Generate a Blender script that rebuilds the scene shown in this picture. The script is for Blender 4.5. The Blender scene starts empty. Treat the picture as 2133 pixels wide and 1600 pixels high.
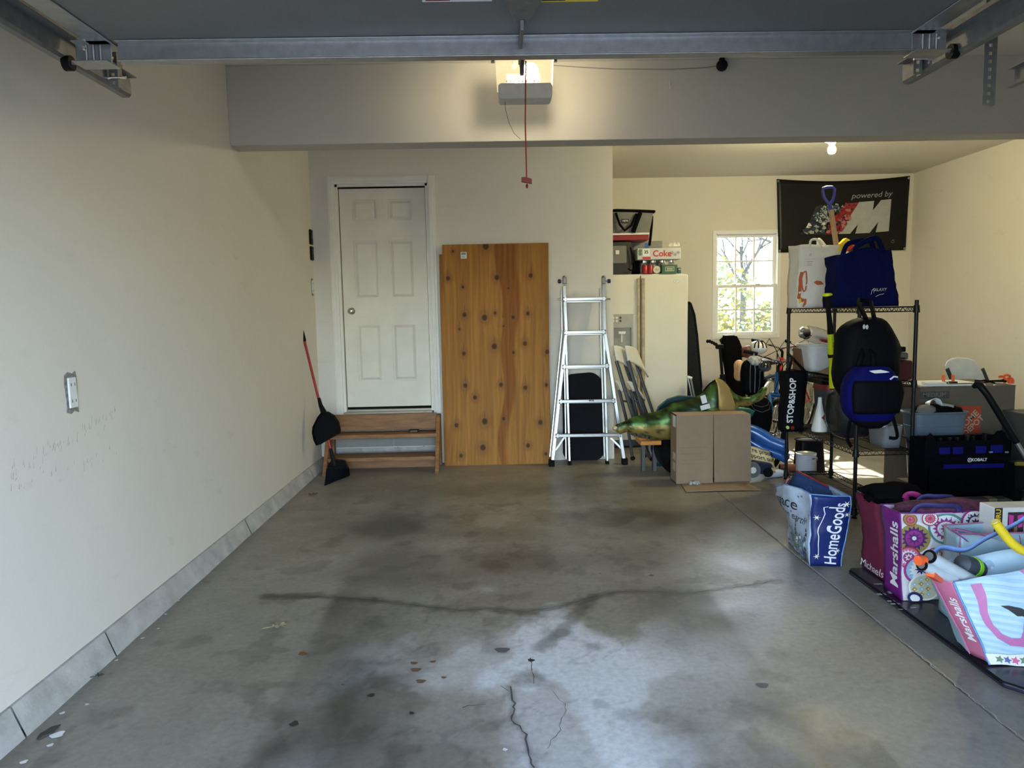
import bpy, bmesh, math, random
import numpy as np
from math import pi, sin, cos, radians
from mathutils import Vector, Matrix, Euler, noise as mnoise
random.seed(7)
C = bpy.context.scene.collection
scene = bpy.context.scene

# ---------------------------------------------------------------- camera
FPX, YAW, PITCH, ROLL, CAMH = 1500.0, 0.018265, 0.098732, -0.020, 1.40
cam_fwd = Vector((sin(YAW) * cos(PITCH), cos(YAW) * cos(PITCH), -sin(PITCH)))
_r0 = Vector((cos(YAW), -sin(YAW), 0)); _u0 = _r0.cross(cam_fwd)
cam_r = _r0 * cos(ROLL) + _u0 * sin(ROLL)
cam_u = -_r0 * sin(ROLL) + _u0 * cos(ROLL)
EYE = Vector((0, 0, CAMH))
cd = bpy.data.cameras.new('camera'); cam = bpy.data.objects.new('camera', cd); C.objects.link(cam)
cd.sensor_width = 36; cd.lens = FPX / 2133 * 36; cd.clip_start = 0.02; cd.clip_end = 500
M = Matrix((cam_r, cam_u, -cam_fwd)).transposed().to_4x4(); M.translation = EYE
cam.matrix_world = M
scene.camera = cam

# ---------------------------------------------------------------- light
scene.view_settings.view_transform = 'Standard'; scene.view_settings.look = 'None'
scene.view_settings.gamma = 1; scene.view_settings.use_curve_mapping = False
scene.view_settings.exposure = 0.42
scene.cycles.max_bounces = 8; scene.cycles.diffuse_bounces = 5
scene.cycles.sample_clamp_indirect = 6; scene.cycles.transparent_max_bounces = 12
wd = bpy.data.worlds.new('sky'); scene.world = wd; wd.use_nodes = True
wn = wd.node_tree.nodes; wl = wd.node_tree.links
sky = wn.new('ShaderNodeTexSky'); sky.sky_type = 'NISHITA'; sky.sun_disc = False
sky.sun_elevation = radians(38.8); sky.sun_rotation = radians(0); sky.dust_density = 1.0; sky.ozone_density = 1.5
hs = wn.new('ShaderNodeHueSaturation'); hs.inputs['Saturation'].default_value = 0.85; wl.new(sky.outputs[0], hs.inputs['Color'])
wl.new(hs.outputs[0], wn['Background'].inputs[0]); wn['Background'].inputs[1].default_value = 1.95
sd = bpy.data.lights.new('sun', 'SUN'); sun = bpy.data.objects.new('sun', sd); C.objects.link(sun)
sd.energy = 22.0; sd.angle = radians(0.6); sd.color = (1, 0.93, 0.80)
sun.rotation_euler = Vector((-0.02, -cos(radians(38.8)), -sin(radians(38.8)))).to_track_quat('-Z', 'Y').to_euler()
sun.location = (3, 14, 8)
LAMP_OPENER, LAMP_BULB = 165.0, 1450.0        # emission strengths of the two lit bulbs
LAMP_COL = (1.0, 0.87, 0.60)

# ---------------------------------------------------------------- measuring helpers: a photograph direction met with a real plane
def ray(px, py): return cam_fwd + cam_r * ((px - 1066.5) / FPX) - cam_u * ((py - 800) / FPX)
def atY(px, py, Y): d = ray(px, py); return EYE + d * (Y / d.y)
def atX(px, py, X): d = ray(px, py); return EYE + d * (X / d.x)
def atZ(px, py, Z=0.0): d = ray(px, py); return EYE + d * ((Z - CAMH) / d.z)

# ---------------------------------------------------------------- materials
MATS = {}
def nd(nt, t, **k):
    n = nt.nodes.new(t)
    for a, b in k.items():
        if a in n.inputs: n.inputs[a].default_value = b
        else: setattr(n, a, b)
    return n
def mat(name, col, rough=0.6, metal=0.0, var=0.08, scale=14.0, bump=0.0, bscale=120.0, alpha=None, emit=None, estr=1.0, spec=0.5, sheen=0, stretch=None, coat=0, trans=0):
    if name in MATS: return MATS[name]
    m = bpy.data.materials.new(name); m.use_nodes = True; MATS[name] = m
    nt = m.node_tree; b = nt.nodes['Principled BSDF']
    b.inputs['Roughness'].default_value = rough; b.inputs['Metallic'].default_value = metal
    b.inputs['Specular IOR Level'].default_value = spec; b.inputs['Coat Weight'].default_value = coat
    b.inputs['Sheen Weight'].default_value = sheen; b.inputs['Transmission Weight'].default_value = trans
    tc = nd(nt, 'ShaderNodeTexCoord'); mp = nd(nt, 'ShaderNodeMapping'); nt.links.new(tc.outputs['Object'], mp.inputs[0])
    if stretch: mp.inputs['Scale'].default_value = stretch
    nz = nd(nt, 'ShaderNodeTexNoise', Scale=scale, Detail=5.0, Roughness=0.6); nt.links.new(mp.outputs[0], nz.inputs['Vector'])
    cr = nd(nt, 'ShaderNodeValToRGB'); c = np.array(col[:3])
    cr.color_ramp.elements[0].position = 0.3; cr.color_ramp.elements[1].position = 0.7
    cr.color_ramp.elements[0].color = (*np.clip(c * (1 - var), 0, 1), 1); cr.color_ramp.elements[1].color = (*np.clip(c * (1 + var), 0, 1), 1)
    nt.links.new(nz.outputs[0], cr.inputs[0]); nt.links.new(cr.outputs[0], b.inputs['Base Color'])
    if bump:
        n2 = nd(nt, 'ShaderNodeTexNoise', Scale=bscale, Detail=3.0); nt.links.new(mp.outputs[0], n2.inputs['Vector'])
        bp = nd(nt, 'ShaderNodeBump', Strength=bump, Distance=0.002); nt.links.new(n2.outputs[0], bp.inputs['Height']); nt.links.new(bp.outputs[0], b.inputs['Normal'])
    if emit: b.inputs['Emission Color'].default_value = (*emit, 1); b.inputs['Emission Strength'].default_value = estr
    if alpha is not None: b.inputs['Alpha'].default_value = alpha
    m.diffuse_color = (*col[:3], 1)
    return m
BLACK = mat('black_plastic', (0.005, 0.005, 0.006), 0.45, spec=.12)
BLACKF = mat('black_fabric', (0.004, 0.004, 0.005), 0.9, spec=.03, bump=0.4, bscale=300, sheen=0)
BLKRUB = mat('black_rubber', (0.007, 0.007, 0.007), 0.8, spec=.1)
WIREB = mat('black_epoxy_wire', (0.007, 0.007, 0.008), 0.4, spec=.25)
GALV = mat('galvanized_steel', (0.40, 0.41, 0.41), 0.38, 0.85, var=0.14, scale=30, bump=0.1)
GALVD = mat('dull_galvanized_steel', (0.24, 0.24, 0.235), 0.5, 0.7, var=0.14, scale=30)
ALU = mat('aluminium', (0.42, 0.43, 0.44), 0.30, 0.95, var=0.10, scale=25, stretch=(1, 1, 8))
CHROME = mat('chrome', (0.8, 0.8, 0.8), 0.12, 1.0, var=0.02)
WHITEP = mat('white_plastic', (0.72, 0.72, 0.70), 0.4)
WHITEPT = mat('white_trim_paint', (0.74, 0.72, 0.66), 0.45, var=0.05, scale=6)
GREYP = mat('grey_plastic', (0.12, 0.125, 0.13), 0.5)
DGREY = mat('dark_grey_plastic', (0.06, 0.062, 0.066), 0.5)
PINE = mat('old_pine', (0.23, 0.105, 0.036), 0.55, var=0.35, scale=5, stretch=(1, 8, 8), bump=0.15)
CARD = mat('brown_cardboard', (0.27, 0.19, 0.122), 0.85, var=0.05, scale=20)
REDP = mat('red_plastic', (0.22, 0.008, 0.012), 0.4)
ORANGE = mat('orange_plastic', (0.85, 0.12, 0.03), 0.4)
YELLOW = mat('yellow_plastic', (0.85, 0.62, 0.03), 0.4)
BLUEP = mat('blue_plastic', (0.02, 0.10, 0.42), 0.4)
NAVY = mat('navy_nonwoven', (0.004, 0.007, 0.055), 0.85, spec=.06, bump=0.3, bscale=400)
ROYAL = mat('royal_blue_nylon', (0.003, 0.004, 0.085), 0.7, spec=.08, bump=0.3, bscale=300)
WHITEINK = mat('white_ink', (0.75, 0.75, 0.75), 0.6, var=0.02)
GREYINK = mat('grey_ink', (0.30, 0.30, 0.31), 0.6, var=0.02)
BLACKINK = mat('black_ink', (0.015, 0.015, 0.02), 0.6, var=0.02)

# ---------------------------------------------------------------- object helpers
OFF = {}
def tag(o, label=None, cat=None, group=None, kind=None):
    if label: o['label'] = label
    if cat: o['category'] = cat
    if group: o['group'] = group
    if kind: o['kind'] = kind
    return o
def thing(name, label, cat, loc, group=None, world=True, rz=0.0, kind=None):
    o = bpy.data.objects.new(name, None); C.objects.link(o); o.location = loc; o.rotation_euler = (0, 0, rz); o.empty_display_size = 0.1
    OFF[o.name] = Vector(loc) if world else Vector((0, 0, 0))
    return tag(o, label, cat, group, kind)
def V(*a): return Vector(a)
class MB:
    def __init__(s): s.v = []; s.f = []; s.m = []; s.cur = 0
    def add(s, vs, fs):
        n = len(s.v); s.v += [Vector(v) for v in vs]; s.f += [[i + n for i in f] for f in fs]; s.m += [s.cur] * len(fs); return s
    def mi(s, i): s.cur = i; return s
    def box(s, lo, hi, R=None, piv=None):
        (a, b, c), (d, e, f) = lo, hi
        vs = [V(x, y, z) for z in (c, f) for y in (b, e) for x in (a, d)]
        if R is not None:
            p = Vector(piv) if piv is not None else (Vector(lo) + Vector(hi)) / 2
            vs = [R @ (v - p) + p for v in vs]
        return s.add(vs, [(0, 2, 3, 1), (4, 5, 7, 6), (0, 1, 5, 4), (2, 6, 7, 3), (0, 4, 6, 2), (1, 3, 7, 5)])
    def cbox(s, c, sz, rot=(0, 0, 0)):
        c = Vector(c); h = Vector(sz) / 2
        return s.box(c - h, c + h, Euler(rot).to_matrix())
    def bar(s, p, q, w, h, up=(0, 0, 1)):
        p, q = Vector(p), Vector(q); d = (q - p).normalized(); u = Vector(up)
        x = d.cross(u)
        if x.length < 1e-4: x = d.cross(V(1, 0, 0))
        x.normalize(); u = x.cross(d)
        vs = [e + x * (a * w / 2) + u * (b * h / 2) for e in (p, q) for a, b in ((-1, -1), (1, -1), (1, 1), (-1, 1))]
        return s.add(vs, [(3, 2, 1, 0), (4, 5, 6, 7)] + [(i, (i + 1) % 4, 4 + (i + 1) % 4, 4 + i) for i in range(4)])
    def tube(s, pts, r, n=8, cap=True, flat=1.0, upv=None):
        pts = [Vector(p) for p in pts]; R = r if isinstance(r, (list, tuple)) else [r] * len(pts)
        base = len(s.v); prev = None
        for i, p in enumerate(pts):
            d = (pts[min(i + 1, len(pts) - 1)] - pts[max(i - 1, 0)]).normalized()
            if prev is None:
                a = Vector(upv) if upv else (V(0, 0, 1) if abs(d.z) < 0.9 else V(1, 0, 0))
            else: a = prev
            x = d.cross(a)
            if x.length < 1e-5: x = d.cross(V(0.3, 1, 0.2))
            x.normalize(); u = x.cross(d).normalized(); prev = u
            for k in range(n):
                t = 2 * pi * k / n; s.v.append(p + x * (R[i] * flat * cos(t)) + u * (R[i] * sin(t)))
        m = len(pts)
        for i in range(m - 1):
            for k in range(n):
                s.f.append([base + i * n + k, base + i * n + (k + 1) % n, base + (i + 1) * n + (k + 1) % n, base + (i + 1) * n + k]); s.m.append(s.cur)
        if cap:
            s.f.append([base + k for k in range(n)][::-1]); s.f.append([base + (m - 1) * n + k for k in range(n)]); s.m += [s.cur] * 2
        return s
    def cyl(s, p, q, r, r2=None, n=16): return s.tube([p, q], [r, r if r2 is None else r2], n)
    def lathe(s, c, prof, n=24, axis='z', cap=False):
        c = Vector(c); base = len(s.v)
        for r, h in prof:
            for k in range(n):
                t = 2 * pi * k / n; a, b = r * cos(t), r * sin(t)
                s.v.append(c + (V(a, b, h) if axis == 'z' else V(a, h, b) if axis == 'y' else V(h, a, b)))
        for i in range(len(prof) - 1):
            for k in range(n):
                s.f.append([base + i * n + k, base + i * n + (k + 1) % n, base + (i + 1) * n + (k + 1) % n, base + (i + 1) * n + k]); s.m.append(s.cur)
        if cap: s.f.append([base + k for k in range(n)][::-1]); s.f.append([base + (len(prof) - 1) * n + k for k in range(n)]); s.m += [s.cur] * 2
        return s
    def ell(s, c, rad, n=16, k=10, R=None):
        c = Vector(c); base = len(s.v); R = R or Matrix.Identity(3)
        for i in range(k + 1):
            a = pi * i / k
            for j in range(n):
                t = 2 * pi * j / n; s.v.append(c + R @ V(rad[0] * sin(a) * cos(t), rad[1] * sin(a) * sin(t), -rad[2] * cos(a)))
        for i in range(k):
            for j in range(n):
                s.f.append([base + i * n + j, base + i * n + (j + 1) % n, base + (i + 1) * n + (j + 1) % n, base + (i + 1) * n + j]); s.m.append(s.cur)
        return s
    def prism(s, pts, d):
        """closed outline (3D points in a plane) given thickness vector d"""
        pts = [Vector(p) for p in pts]; d = Vector(d); n = len(pts)
        return s.add(pts + [p + d for p in pts], [list(range(n))[::-1], list(range(n, 2 * n))] + [(i, (i + 1) % n, n + (i + 1) % n, n + i) for i in range(n)])
    def grid(s, fn, nu, nv):
        vs = [fn(i / nu, j / nv) for j in range(nv + 1) for i in range(nu + 1)]
        w = nu + 1
        return s.add(vs, [(j * w + i, j * w + i + 1, (j + 1) * w + i + 1, (j + 1) * w + i) for j in range(nv) for i in range(nu)])
    def build(s, name, mats, parent=None, smooth=False, bevel=0, solid=0, sub=0, label=None, kind=None, off=None, clean=False):
        o0 = OFF.get(parent.name, Vector((0, 0, 0))) if parent else Vector((0, 0, 0))
        if off is not None: o0 = Vector(off)
        me = bpy.data.meshes.new(name); me.from_pydata([v - o0 for v in s.v], [], s.f)
        for m in (mats if isinstance(mats, (list, tuple)) else [mats]): me.materials.append(m)
        me.polygons.foreach_set('material_index', s.m)
        bm = bmesh.new(); bm.from_mesh(me)
        if clean: bmesh.ops.remove_doubles(bm, verts=bm.verts, dist=1e-5)
        bmesh.ops.recalc_face_normals(bm, faces=bm.faces); bm.to_mesh(me); bm.free()
        if smooth: me.shade_smooth(); me.set_sharp_from_angle(angle=radians(40 if smooth is True else smooth))
        o = bpy.data.objects.new(name, me); C.objects.link(o)
        if parent: o.parent = parent
        if off is not None and not parent: o.location = o0
        OFF[o.name] = o0
        if bevel:
            b = o.modifiers.new('bevel', 'BEVEL'); b.width = bevel; b.segments = 2; b.limit_method = 'ANGLE'; b.angle_limit = radians(40)
        if solid: q = o.modifiers.new('solid', 'SOLIDIFY'); q.thickness = solid; q.offset = 0
        if sub: q = o.modifiers.new('sub', 'SUBSURF'); q.levels = sub; q.render_levels = sub
        if label: o['label'] = label
        if kind: o['kind'] = kind
        return o
def struct(name, mb, m, parent=None, **k): return mb.build(name, m, parent, kind=None if parent else 'structure', **k)
def copy_tree(o, parent=None):
    c = o.copy(); C.objects.link(c); c.parent = parent; OFF[c.name] = OFF.get(o.name, Vector((0, 0, 0)))
    for ch in list(o.children): copy_tree(ch, c)
    return c
def fn(p, s=1.0, seed=0.0): return mnoise.noise(Vector(p) * s + V(seed, seed * 1.7, -seed))

# ---- 2D marks and lettering laid on a surface given by S(u, v) -> point (u, v in metres)
def text2d(body, size, bold=0.0, shear=0.0, align='CENTER'):
    cu = bpy.data.curves.new('t', 'FONT'); cu.body = body; cu.size = size; cu.offset = bold * size; cu.shear = shear; cu.align_x = align; cu.align_y = 'CENTER'; cu.resolution_u = 3
    o = bpy.data.objects.new('t', cu); C.objects.link(o)
    dg = bpy.context.evaluated_depsgraph_get(); me = bpy.data.meshes.new_from_object(o.evaluated_get(dg))
    vs = [(v.co.x, v.co.y) for v in me.vertices]; fs = [list(p.vertices) for p in me.polygons]
    bpy.data.objects.remove(o); bpy.data.curves.remove(cu); bpy.data.meshes.remove(me)
    return vs, fs
def tr2(m, dx=0, dy=0, rot=0, sx=1, sy=1):
    vs, fs = m; c, s = cos(rot), sin(rot)
    return [(c * x * sx - s * y * sy + dx, s * x * sx + c * y * sy + dy) for x, y in vs], fs
def poly2(pts): return list(pts), [list(range(len(pts)))]
def disc2(x, y, r, n=18, ry=None): return [(x + r * cos(2 * pi * k / n), y + (ry or r) * sin(2 * pi * k / n)) for k in range(n)], [list(range(n))]
def ring2(x, y, r, w, n=24):
    vs = [(x + q * cos(2 * pi * k / n), y + q * sin(2 * pi * k / n)) for q in (r, r - w) for k in range(n)]
    return vs, [[k, (k + 1) % n, n + (k + 1) % n, n + k] for k in range(n)]
def star2(x, y, r, k=6, w=0.3, r2=None):
    n = 2 * k; pts = [(x + (r if i % 2 == 0 else r * w) * cos(2 * pi * i / n), y + (r if i % 2 == 0 else r * w) * sin(2 * pi * i / n)) for i in range(n)]
    return pts + [(x, y)], [[i, (i + 1) % n, n] for i in range(n)]
def rect2(x0, y0, x1, y1, nx=1, ny=1):
    vs = [(x0 + (x1 - x0) * i / nx, y0 + (y1 - y0) * j / ny) for j in range(ny + 1) for i in range(nx + 1)]; w = nx + 1
    return vs, [[j * w + i, j * w + i + 1, (j + 1) * w + i + 1, (j + 1) * w + i] for j in range(ny) for i in range(nx)]
def stroke2(pts, w):
    vs = []; n = len(pts)
    for i, p in enumerate(pts):
        a = pts[max(i - 1, 0)]; b = pts[min(i + 1, n - 1)]; dx, dy = b[0] - a[0], b[1] - a[1]; l = math.hypot(dx, dy) or 1
        ww = w[i] if isinstance(w, (list, tuple)) else w
        vs += [(p[0] - dy / l * ww / 2, p[1] + dx / l * ww / 2), (p[0] + dy / l * ww / 2, p[1] - dx / l * ww / 2)]
    return vs, [[2 * i, 2 * i + 1, 2 * i + 3, 2 * i + 2] for i in range(n - 1)]
def fine(m, step=.012, top=4):
    vs0, fs0 = m
    if not vs0 or max(max(p[0] for p in vs0) - min(p[0] for p in vs0), max(p[1] for p in vs0) - min(p[1] for p in vs0)) < step * 3: return m
    bm = bmesh.new(); vv = [bm.verts.new((x, y, 0)) for x, y in vs0]
    for f in fs0:
        try: bm.faces.new([vv[i] for i in f])
        except ValueError: pass
    for _ in range(top):
        bmesh.ops.triangulate(bm, faces=bm.faces[:]); L = [e for e in bm.edges if e.calc_length() > step * 2]
        if not L: break
        bmesh.ops.subdivide_edges(bm, edges=L, cuts=1)
    bmesh.ops.triangulate(bm, faces=bm.faces[:])
    bm.verts.index_update(); r = [(v.co.x, v.co.y) for v in bm.verts], [[v.index for v in f.verts] for f in bm.faces]; bm.free(); return r
def decal(S, shapes, parent, name='print', off=0.0015, thick=0.0):
    """shapes: list of (2D mesh, material); later ones lie a hair above earlier ones"""
    mb = MB(); ms = []
    for k, (m, mt) in enumerate(shapes):
        vs, fs = m if getattr(S, 'planar', False) else fine(m)
        if mt not in ms: ms.append(mt)
        mb.mi(ms.index(mt)); out = []
        for u, v in vs:
            p = S(u, v); e = 1e-3; n = (S(u + e, v) - p).cross(S(u, v + e) - p)
            n = n.normalized() if n.length > 0 else V(0, -1, 0)
            out.append(p + n * (off + 0.00025 * k))
        mb.add(out, fs)
    return mb.build(name, ms, parent, kind='stuff' if name == 'print' else None)
def plane_S(o, ux, uy):
    o, ux, uy = Vector(o), Vector(ux).normalized(), Vector(uy).normalized()
    f = lambda u, v: o + ux * u + uy * v
    f.planar = True; return f

# ---------------------------------------------------------------- painted grids (albedo per vertex, for wood figure, stains, prints)
def attr_mat(name, rough=0.6, metal=0.0, var=0.06, scale=40, bump=0.0, bscale=150, rvar=0.0, spec=0.5, stretch=None, coat=0):
    m = bpy.data.materials.new(name); m.use_nodes = True; nt = m.node_tree; b = nt.nodes['Principled BSDF']
    at = nd(nt, 'ShaderNodeAttribute'); at.attribute_name = 'Col'
    tc = nd(nt, 'ShaderNodeTexCoord'); mp = nd(nt, 'ShaderNodeMapping'); nt.links.new(tc.outputs['Object'], mp.inputs[0])
    if stretch: mp.inputs['Scale'].default_value = stretch
    nz = nd(nt, 'ShaderNodeTexNoise', Scale=scale, Detail=6.0, Roughness=0.65); nt.links.new(mp.outputs[0], nz.inputs['Vector'])
    mr = nd(nt, 'ShaderNodeMapRange'); mr.inputs[1].default_value = 0.25; mr.inputs[2].default_value = 0.75; mr.inputs[3].default_value = 1 - var; mr.inputs[4].default_value = 1 + var
    nt.links.new(nz.outputs[0], mr.inputs[0])
    mx = nd(nt, 'ShaderNodeVectorMath', operation='SCALE'); nt.links.new(at.outputs['Color'], mx.inputs[0]); nt.links.new(mr.outputs[0], mx.inputs['Scale'])
    nt.links.new(mx.outputs[0], b.inputs['Base Color'])
    b.inputs['Roughness'].default_value = rough; b.inputs['Metallic'].default_value = metal; b.inputs['Specular IOR Level'].default_value = spec; b.inputs['Coat Weight'].default_value = coat
    if rvar:
        n3 = nd(nt, 'ShaderNodeTexNoise', Scale=3.0, Detail=4.0); nt.links.new(tc.outputs['Object'], n3.inputs['Vector'])
        m3 = nd(nt, 'ShaderNodeMapRange'); m3.inputs[1].default_value = 0.3; m3.inputs[2].default_value = 0.7; m3.inputs[3].default_value = rough - rvar; m3.inputs[4].default_value = rough + rvar
        nt.links.new(n3.outputs[0], m3.inputs[0]); nt.links.new(m3.outputs[0], b.inputs['Roughness'])
    if bump:
        n2 = nd(nt, 'ShaderNodeTexNoise', Scale=bscale, Detail=4.0); nt.links.new(mp.outputs[0], n2.inputs['Vector'])
        bp = nd(nt, 'ShaderNodeBump', Strength=bump, Distance=0.002); nt.links.new(n2.outputs[0], bp.inputs['Height']); nt.links.new(bp.outputs[0], b.inputs['Normal'])
    return m
def painted(name, P, col, m, parent=None, kind=None, smooth=True, off=None, solid=0):
    """P: (ny, nx, 3) points; col: (ny, nx, 3) linear albedo"""
    ny, nx = P.shape[:2]; me = bpy.data.meshes.new(name); o0 = np.array(OFF.get(parent.name, Vector((0, 0, 0))) if parent else (0, 0, 0), dtype=float)
    vs = (P.reshape(-1, 3) - o0).astype(np.float32); i = np.arange((ny - 1) * (nx - 1)); j, k = divmod(i, nx - 1); a = j * nx + k
    fs = np.stack([a, a + 1, a + nx + 1, a + nx], 1).astype(np.int32)
    me.vertices.add(len(vs)); me.vertices.foreach_set('co', vs.ravel()); me.loops.add(fs.size); me.loops.foreach_set('vertex_index', fs.ravel())
    me.polygons.add(len(fs)); me.polygons.foreach_set('loop_start', np.arange(0, fs.size, 4, dtype=np.int32)); me.update(calc_edges=True)
    ca = me.color_attributes.new('Col', 'FLOAT_COLOR', 'POINT'); cc = np.ones((len(vs), 4), np.float32); cc[:, :3] = np.clip(col.reshape(-1, 3), 0, 1); ca.data.foreach_set('color', cc.ravel())
    me.materials.append(m)
    if smooth: me.shade_smooth()
    o = bpy.data.objects.new(name, me); C.objects.link(o)
    if parent: o.parent = parent
    OFF[o.name] = Vector(o0)
    if kind: o['kind'] = kind
    if solid: q = o.modifiers.new('solid', 'SOLIDIFY'); q.thickness = solid; q.offset = -1
    return o
_rng = np.random.default_rng(3)
_tab = _rng.random((256, 256))
def vnoise(x, y, seed=0):
    x = np.asarray(x, float) + seed * 17.3; y = np.asarray(y, float) + seed * 31.7
    xi = np.floor(x).astype(int); yi = np.floor(y).astype(int); fx = x - xi; fy = y - yi; fx = fx * fx * (3 - 2 * fx); fy = fy * fy * (3 - 2 * fy)
    g = lambda a, b: _tab[a % 256, b % 256]
    return (g(xi, yi) * (1 - fx) + g(xi + 1, yi) * fx) * (1 - fy) + (g(xi, yi + 1) * (1 - fx) + g(xi + 1, yi + 1) * fx) * fy
def fbm(x, y, seed=0, oct=5):
    s = 0; a = 0.5; t = 0
    for k in range(oct): s = s + a * vnoise(x * 2 ** k, y * 2 ** k, seed + k * 3); t += a; a *= 0.5
    return s / t
def sstep(a, b, x): t = np.clip((x - a) / (b - a), 0, 1); return t * t * (3 - 2 * t)
def mixc(a, b, t): return a * (1 - t[..., None]) + np.array(b) * t[..., None]
def dpoly(X, Y, pts):
    d = np.full(X.shape, 1e9)
    for (ax, ay), (bx, by) in zip(pts, pts[1:]):
        vx, vy = bx - ax, by - ay; L = vx * vx + vy * vy or 1e-9
        t = np.clip(((X - ax) * vx + (Y - ay) * vy) / L, 0, 1); d = np.minimum(d, np.hypot(X - ax - t * vx, Y - ay - t * vy))
    return d

# ---------------------------------------------------------------- room dimensions
XL, XR, D1, D2, XC, CEIL, ALC = -1.68, 4.83, 6.72, 8.40, 1.08, 2.985, 2.905
def wall_mat(name, col, scuff=0.28):
    m = mat(name, col, 0.75, var=0.025, scale=1.6, bump=0.25, bscale=260, spec=0.25)
    nt = m.node_tree; b = nt.nodes['Principled BSDF']; src = b.inputs['Base Color'].links[0].from_socket
    tc = nd(nt, 'ShaderNodeTexCoord'); mp = nd(nt, 'ShaderNodeMapping'); mp.inputs['Scale'].default_value = (1, 2.2, 5); nt.links.new(tc.outputs['Object'], mp.inputs[0])
    n = nd(nt, 'ShaderNodeTexNoise', Scale=2.2, Detail=9.0, Roughness=0.68); nt.links.new(mp.outputs[0], n.inputs['Vector'])
    r = nd(nt, 'ShaderNodeMapRange'); r.inputs[1].default_value = 0.60; r.inputs[2].default_value = 0.82; r.inputs[4].default_value = scuff; nt.links.new(n.outputs[0], r.inputs[0])
    mx = nd(nt, 'ShaderNodeMix', data_type='RGBA'); nt.links.new(r.outputs[0], mx.inputs[0]); nt.links.new(src, mx.inputs[6]); mx.inputs[7].default_value = (0.35, 0.32, 0.27, 1)
    nt.links.new(mx.outputs[2], b.inputs['Base Color']); return m
WALL = wall_mat('cream_wall_paint', (0.68, 0.642, 0.58))
CEILM = wall_mat('ceiling_paint', (0.68, 0.65, 0.58), 0.1)
BEAMM = wall_mat('beam_paint', (0.52, 0.49, 0.43), 0.05)
CONC = mat('foundation_concrete', (0.40, 0.39, 0.37), 0.85, var=0.22, scale=9, bump=0.6, bscale=90)
# walls
w = MB(); z0, z1 = 0.119, 0.088
w.prism([(XL, 0.05, z0 + 0.002), (XL, D1 + 0.03, z1), (XL, D1 + 0.03, CEIL), (XL, 0.05, CEIL)], (-0.14, 0, 0)); struct('wall_left', w, WALL)
struct('wall_house_blocker', MB().box((XL - 0.14, D2, 0), (XC - 0.12, D2 + 0.14, CEIL)).box((XL - 0.14, D1 + 0.14, 0), (XL, D2, CEIL)), WALL)  # unseen house walls added to block light leaking past the door
bb = struct('baseboard_left', MB().prism([(XL - 0.14, 0.05, -0.05), (XL + 0.002, 0.05, -0.05), (XL + 0.002, 0.05, 0.05), (XL - 0.14, 0.05, 0.05)], (0, 6.7, 0)), CONC)
ys = [0.05, 2.345, 2.925, 4.6, 6.20, D1 - 0.002]
for a, b in zip(ys, ys[1:]):
    m = MB(); za, zb = z0 + (z1 - z0) * a / 6.7, z0 + (z1 - z0) * b / 6.7; n = 8
    def cf(u, v, a=a + 0.004, b=b - 0.004, za=za, zb=zb):
        y = a + (b - a) * u; z = (za + (zb - za) * u) * v; x = XL + 0.052 - 0.04 * v + 0.005 * fn((y * 3, z * 6, 1))
        return V(x, y, z)
    m.grid(cf, n * 3, 4); m.grid(lambda u, v: V(cf(u, 1).x * (1 - v) + (XL - 0.01) * v, cf(u, 1).y, cf(u, 1).z), n * 3, 1)
    m.box((XL - 0.01, a + 0.004, 0), (XL + 0.004, b - 0.004, min(za, zb) - 0.002)); m.build('curb_block', CONC, bb, smooth=True)
struct('wall_right', MB().box((XR, 0.05, 0), (XR + 0.14, D2 + 0.14, CEIL)), WALL)
# door wall with opening
DXL, DXR, DZB, DZT = -1.455, -0.615, 0.50, 2.590
w = MB().box((XL - 0.14, D1, 0), (DXL, D1 + 0.14, CEIL)).box((DXR, D1, 0), (XC, D1 + 0.14, CEIL)).box((DXL, D1, DZT), (DXR, D1 + 0.14, CEIL)).box((DXL, D1, 0), (DXR, D1 + 0.14, DZB - 0.02))
struct('wall_back', w, WALL)
struct('wall_return', MB().box((XC - 0.12, D1 + 0.14, 0), (XC, D2, CEIL)), WALL)
WX0, WX1, WZ0, WZ1 = 2.515, 3.295, 1.055, 2.285
w = MB().box((XC - 0.12, D2, 0), (WX0, D2 + 0.14, CEIL)).box((WX1, D2, 0), (XR, D2 + 0.14, CEIL)).box((WX0, D2, 0), (WX1, D2 + 0.14, WZ0)).box((WX0, D2, WZ1), (WX1, D2 + 0.14, CEIL))
struct('wall_alcove', w, WALL)
struct('ceiling', MB().box((XL - 0.14, 0.05, CEIL), (XR + 0.14, 4.84, CEIL + 0.2)).box((XL - 0.14, 4.84, ALC), (XR + 0.14, D2 + 0.14, CEIL + 0.2)), CEILM)
struct('trim_1', MB().box((XL, 4.75, 2.495), (XR, 4.93, CEIL)), BEAMM, bevel=0.004)
OX0, OX1 = -1.33, 1.46
w = MB().box((XL - 0.14, 0.05, 0), (OX0, 0.25, CEIL)).box((OX1, 0.05, 0), (1.95, 0.25, CEIL)).box((OX0, 0.05, 2.16), (OX1, 0.25, CEIL)).box((1.95, 0.05, 2.16), (4.65, 0.25, CEIL)).box((4.65, 0.05, 0), (XR + 0.14, 0.25, CEIL))
struct('wall_front', w, WALL)
d2 = struct('door_2', MB().box((1.95, 0.16, 0), (4.65, 0.20, 0.53)), mat('grey_door_skin', (0.42, 0.42, 0.42), 0.5))
for k in (1, 2, 3): MB().box((1.95, 0.16, 0.535 * k), (4.65, 0.20, 0.535 * k + 0.53)).build('door_panel', MATS['grey_door_skin'], d2)
# alcove foundation curbs
m = MB().box((XC, D2 - 0.035, 0), (XR, D2, 0.20)).box((XR - 0.035, 0.3, 0), (XR, D2 - 0.035, 0.20)); struct('baseboard_alcove', m, CONC)

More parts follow.
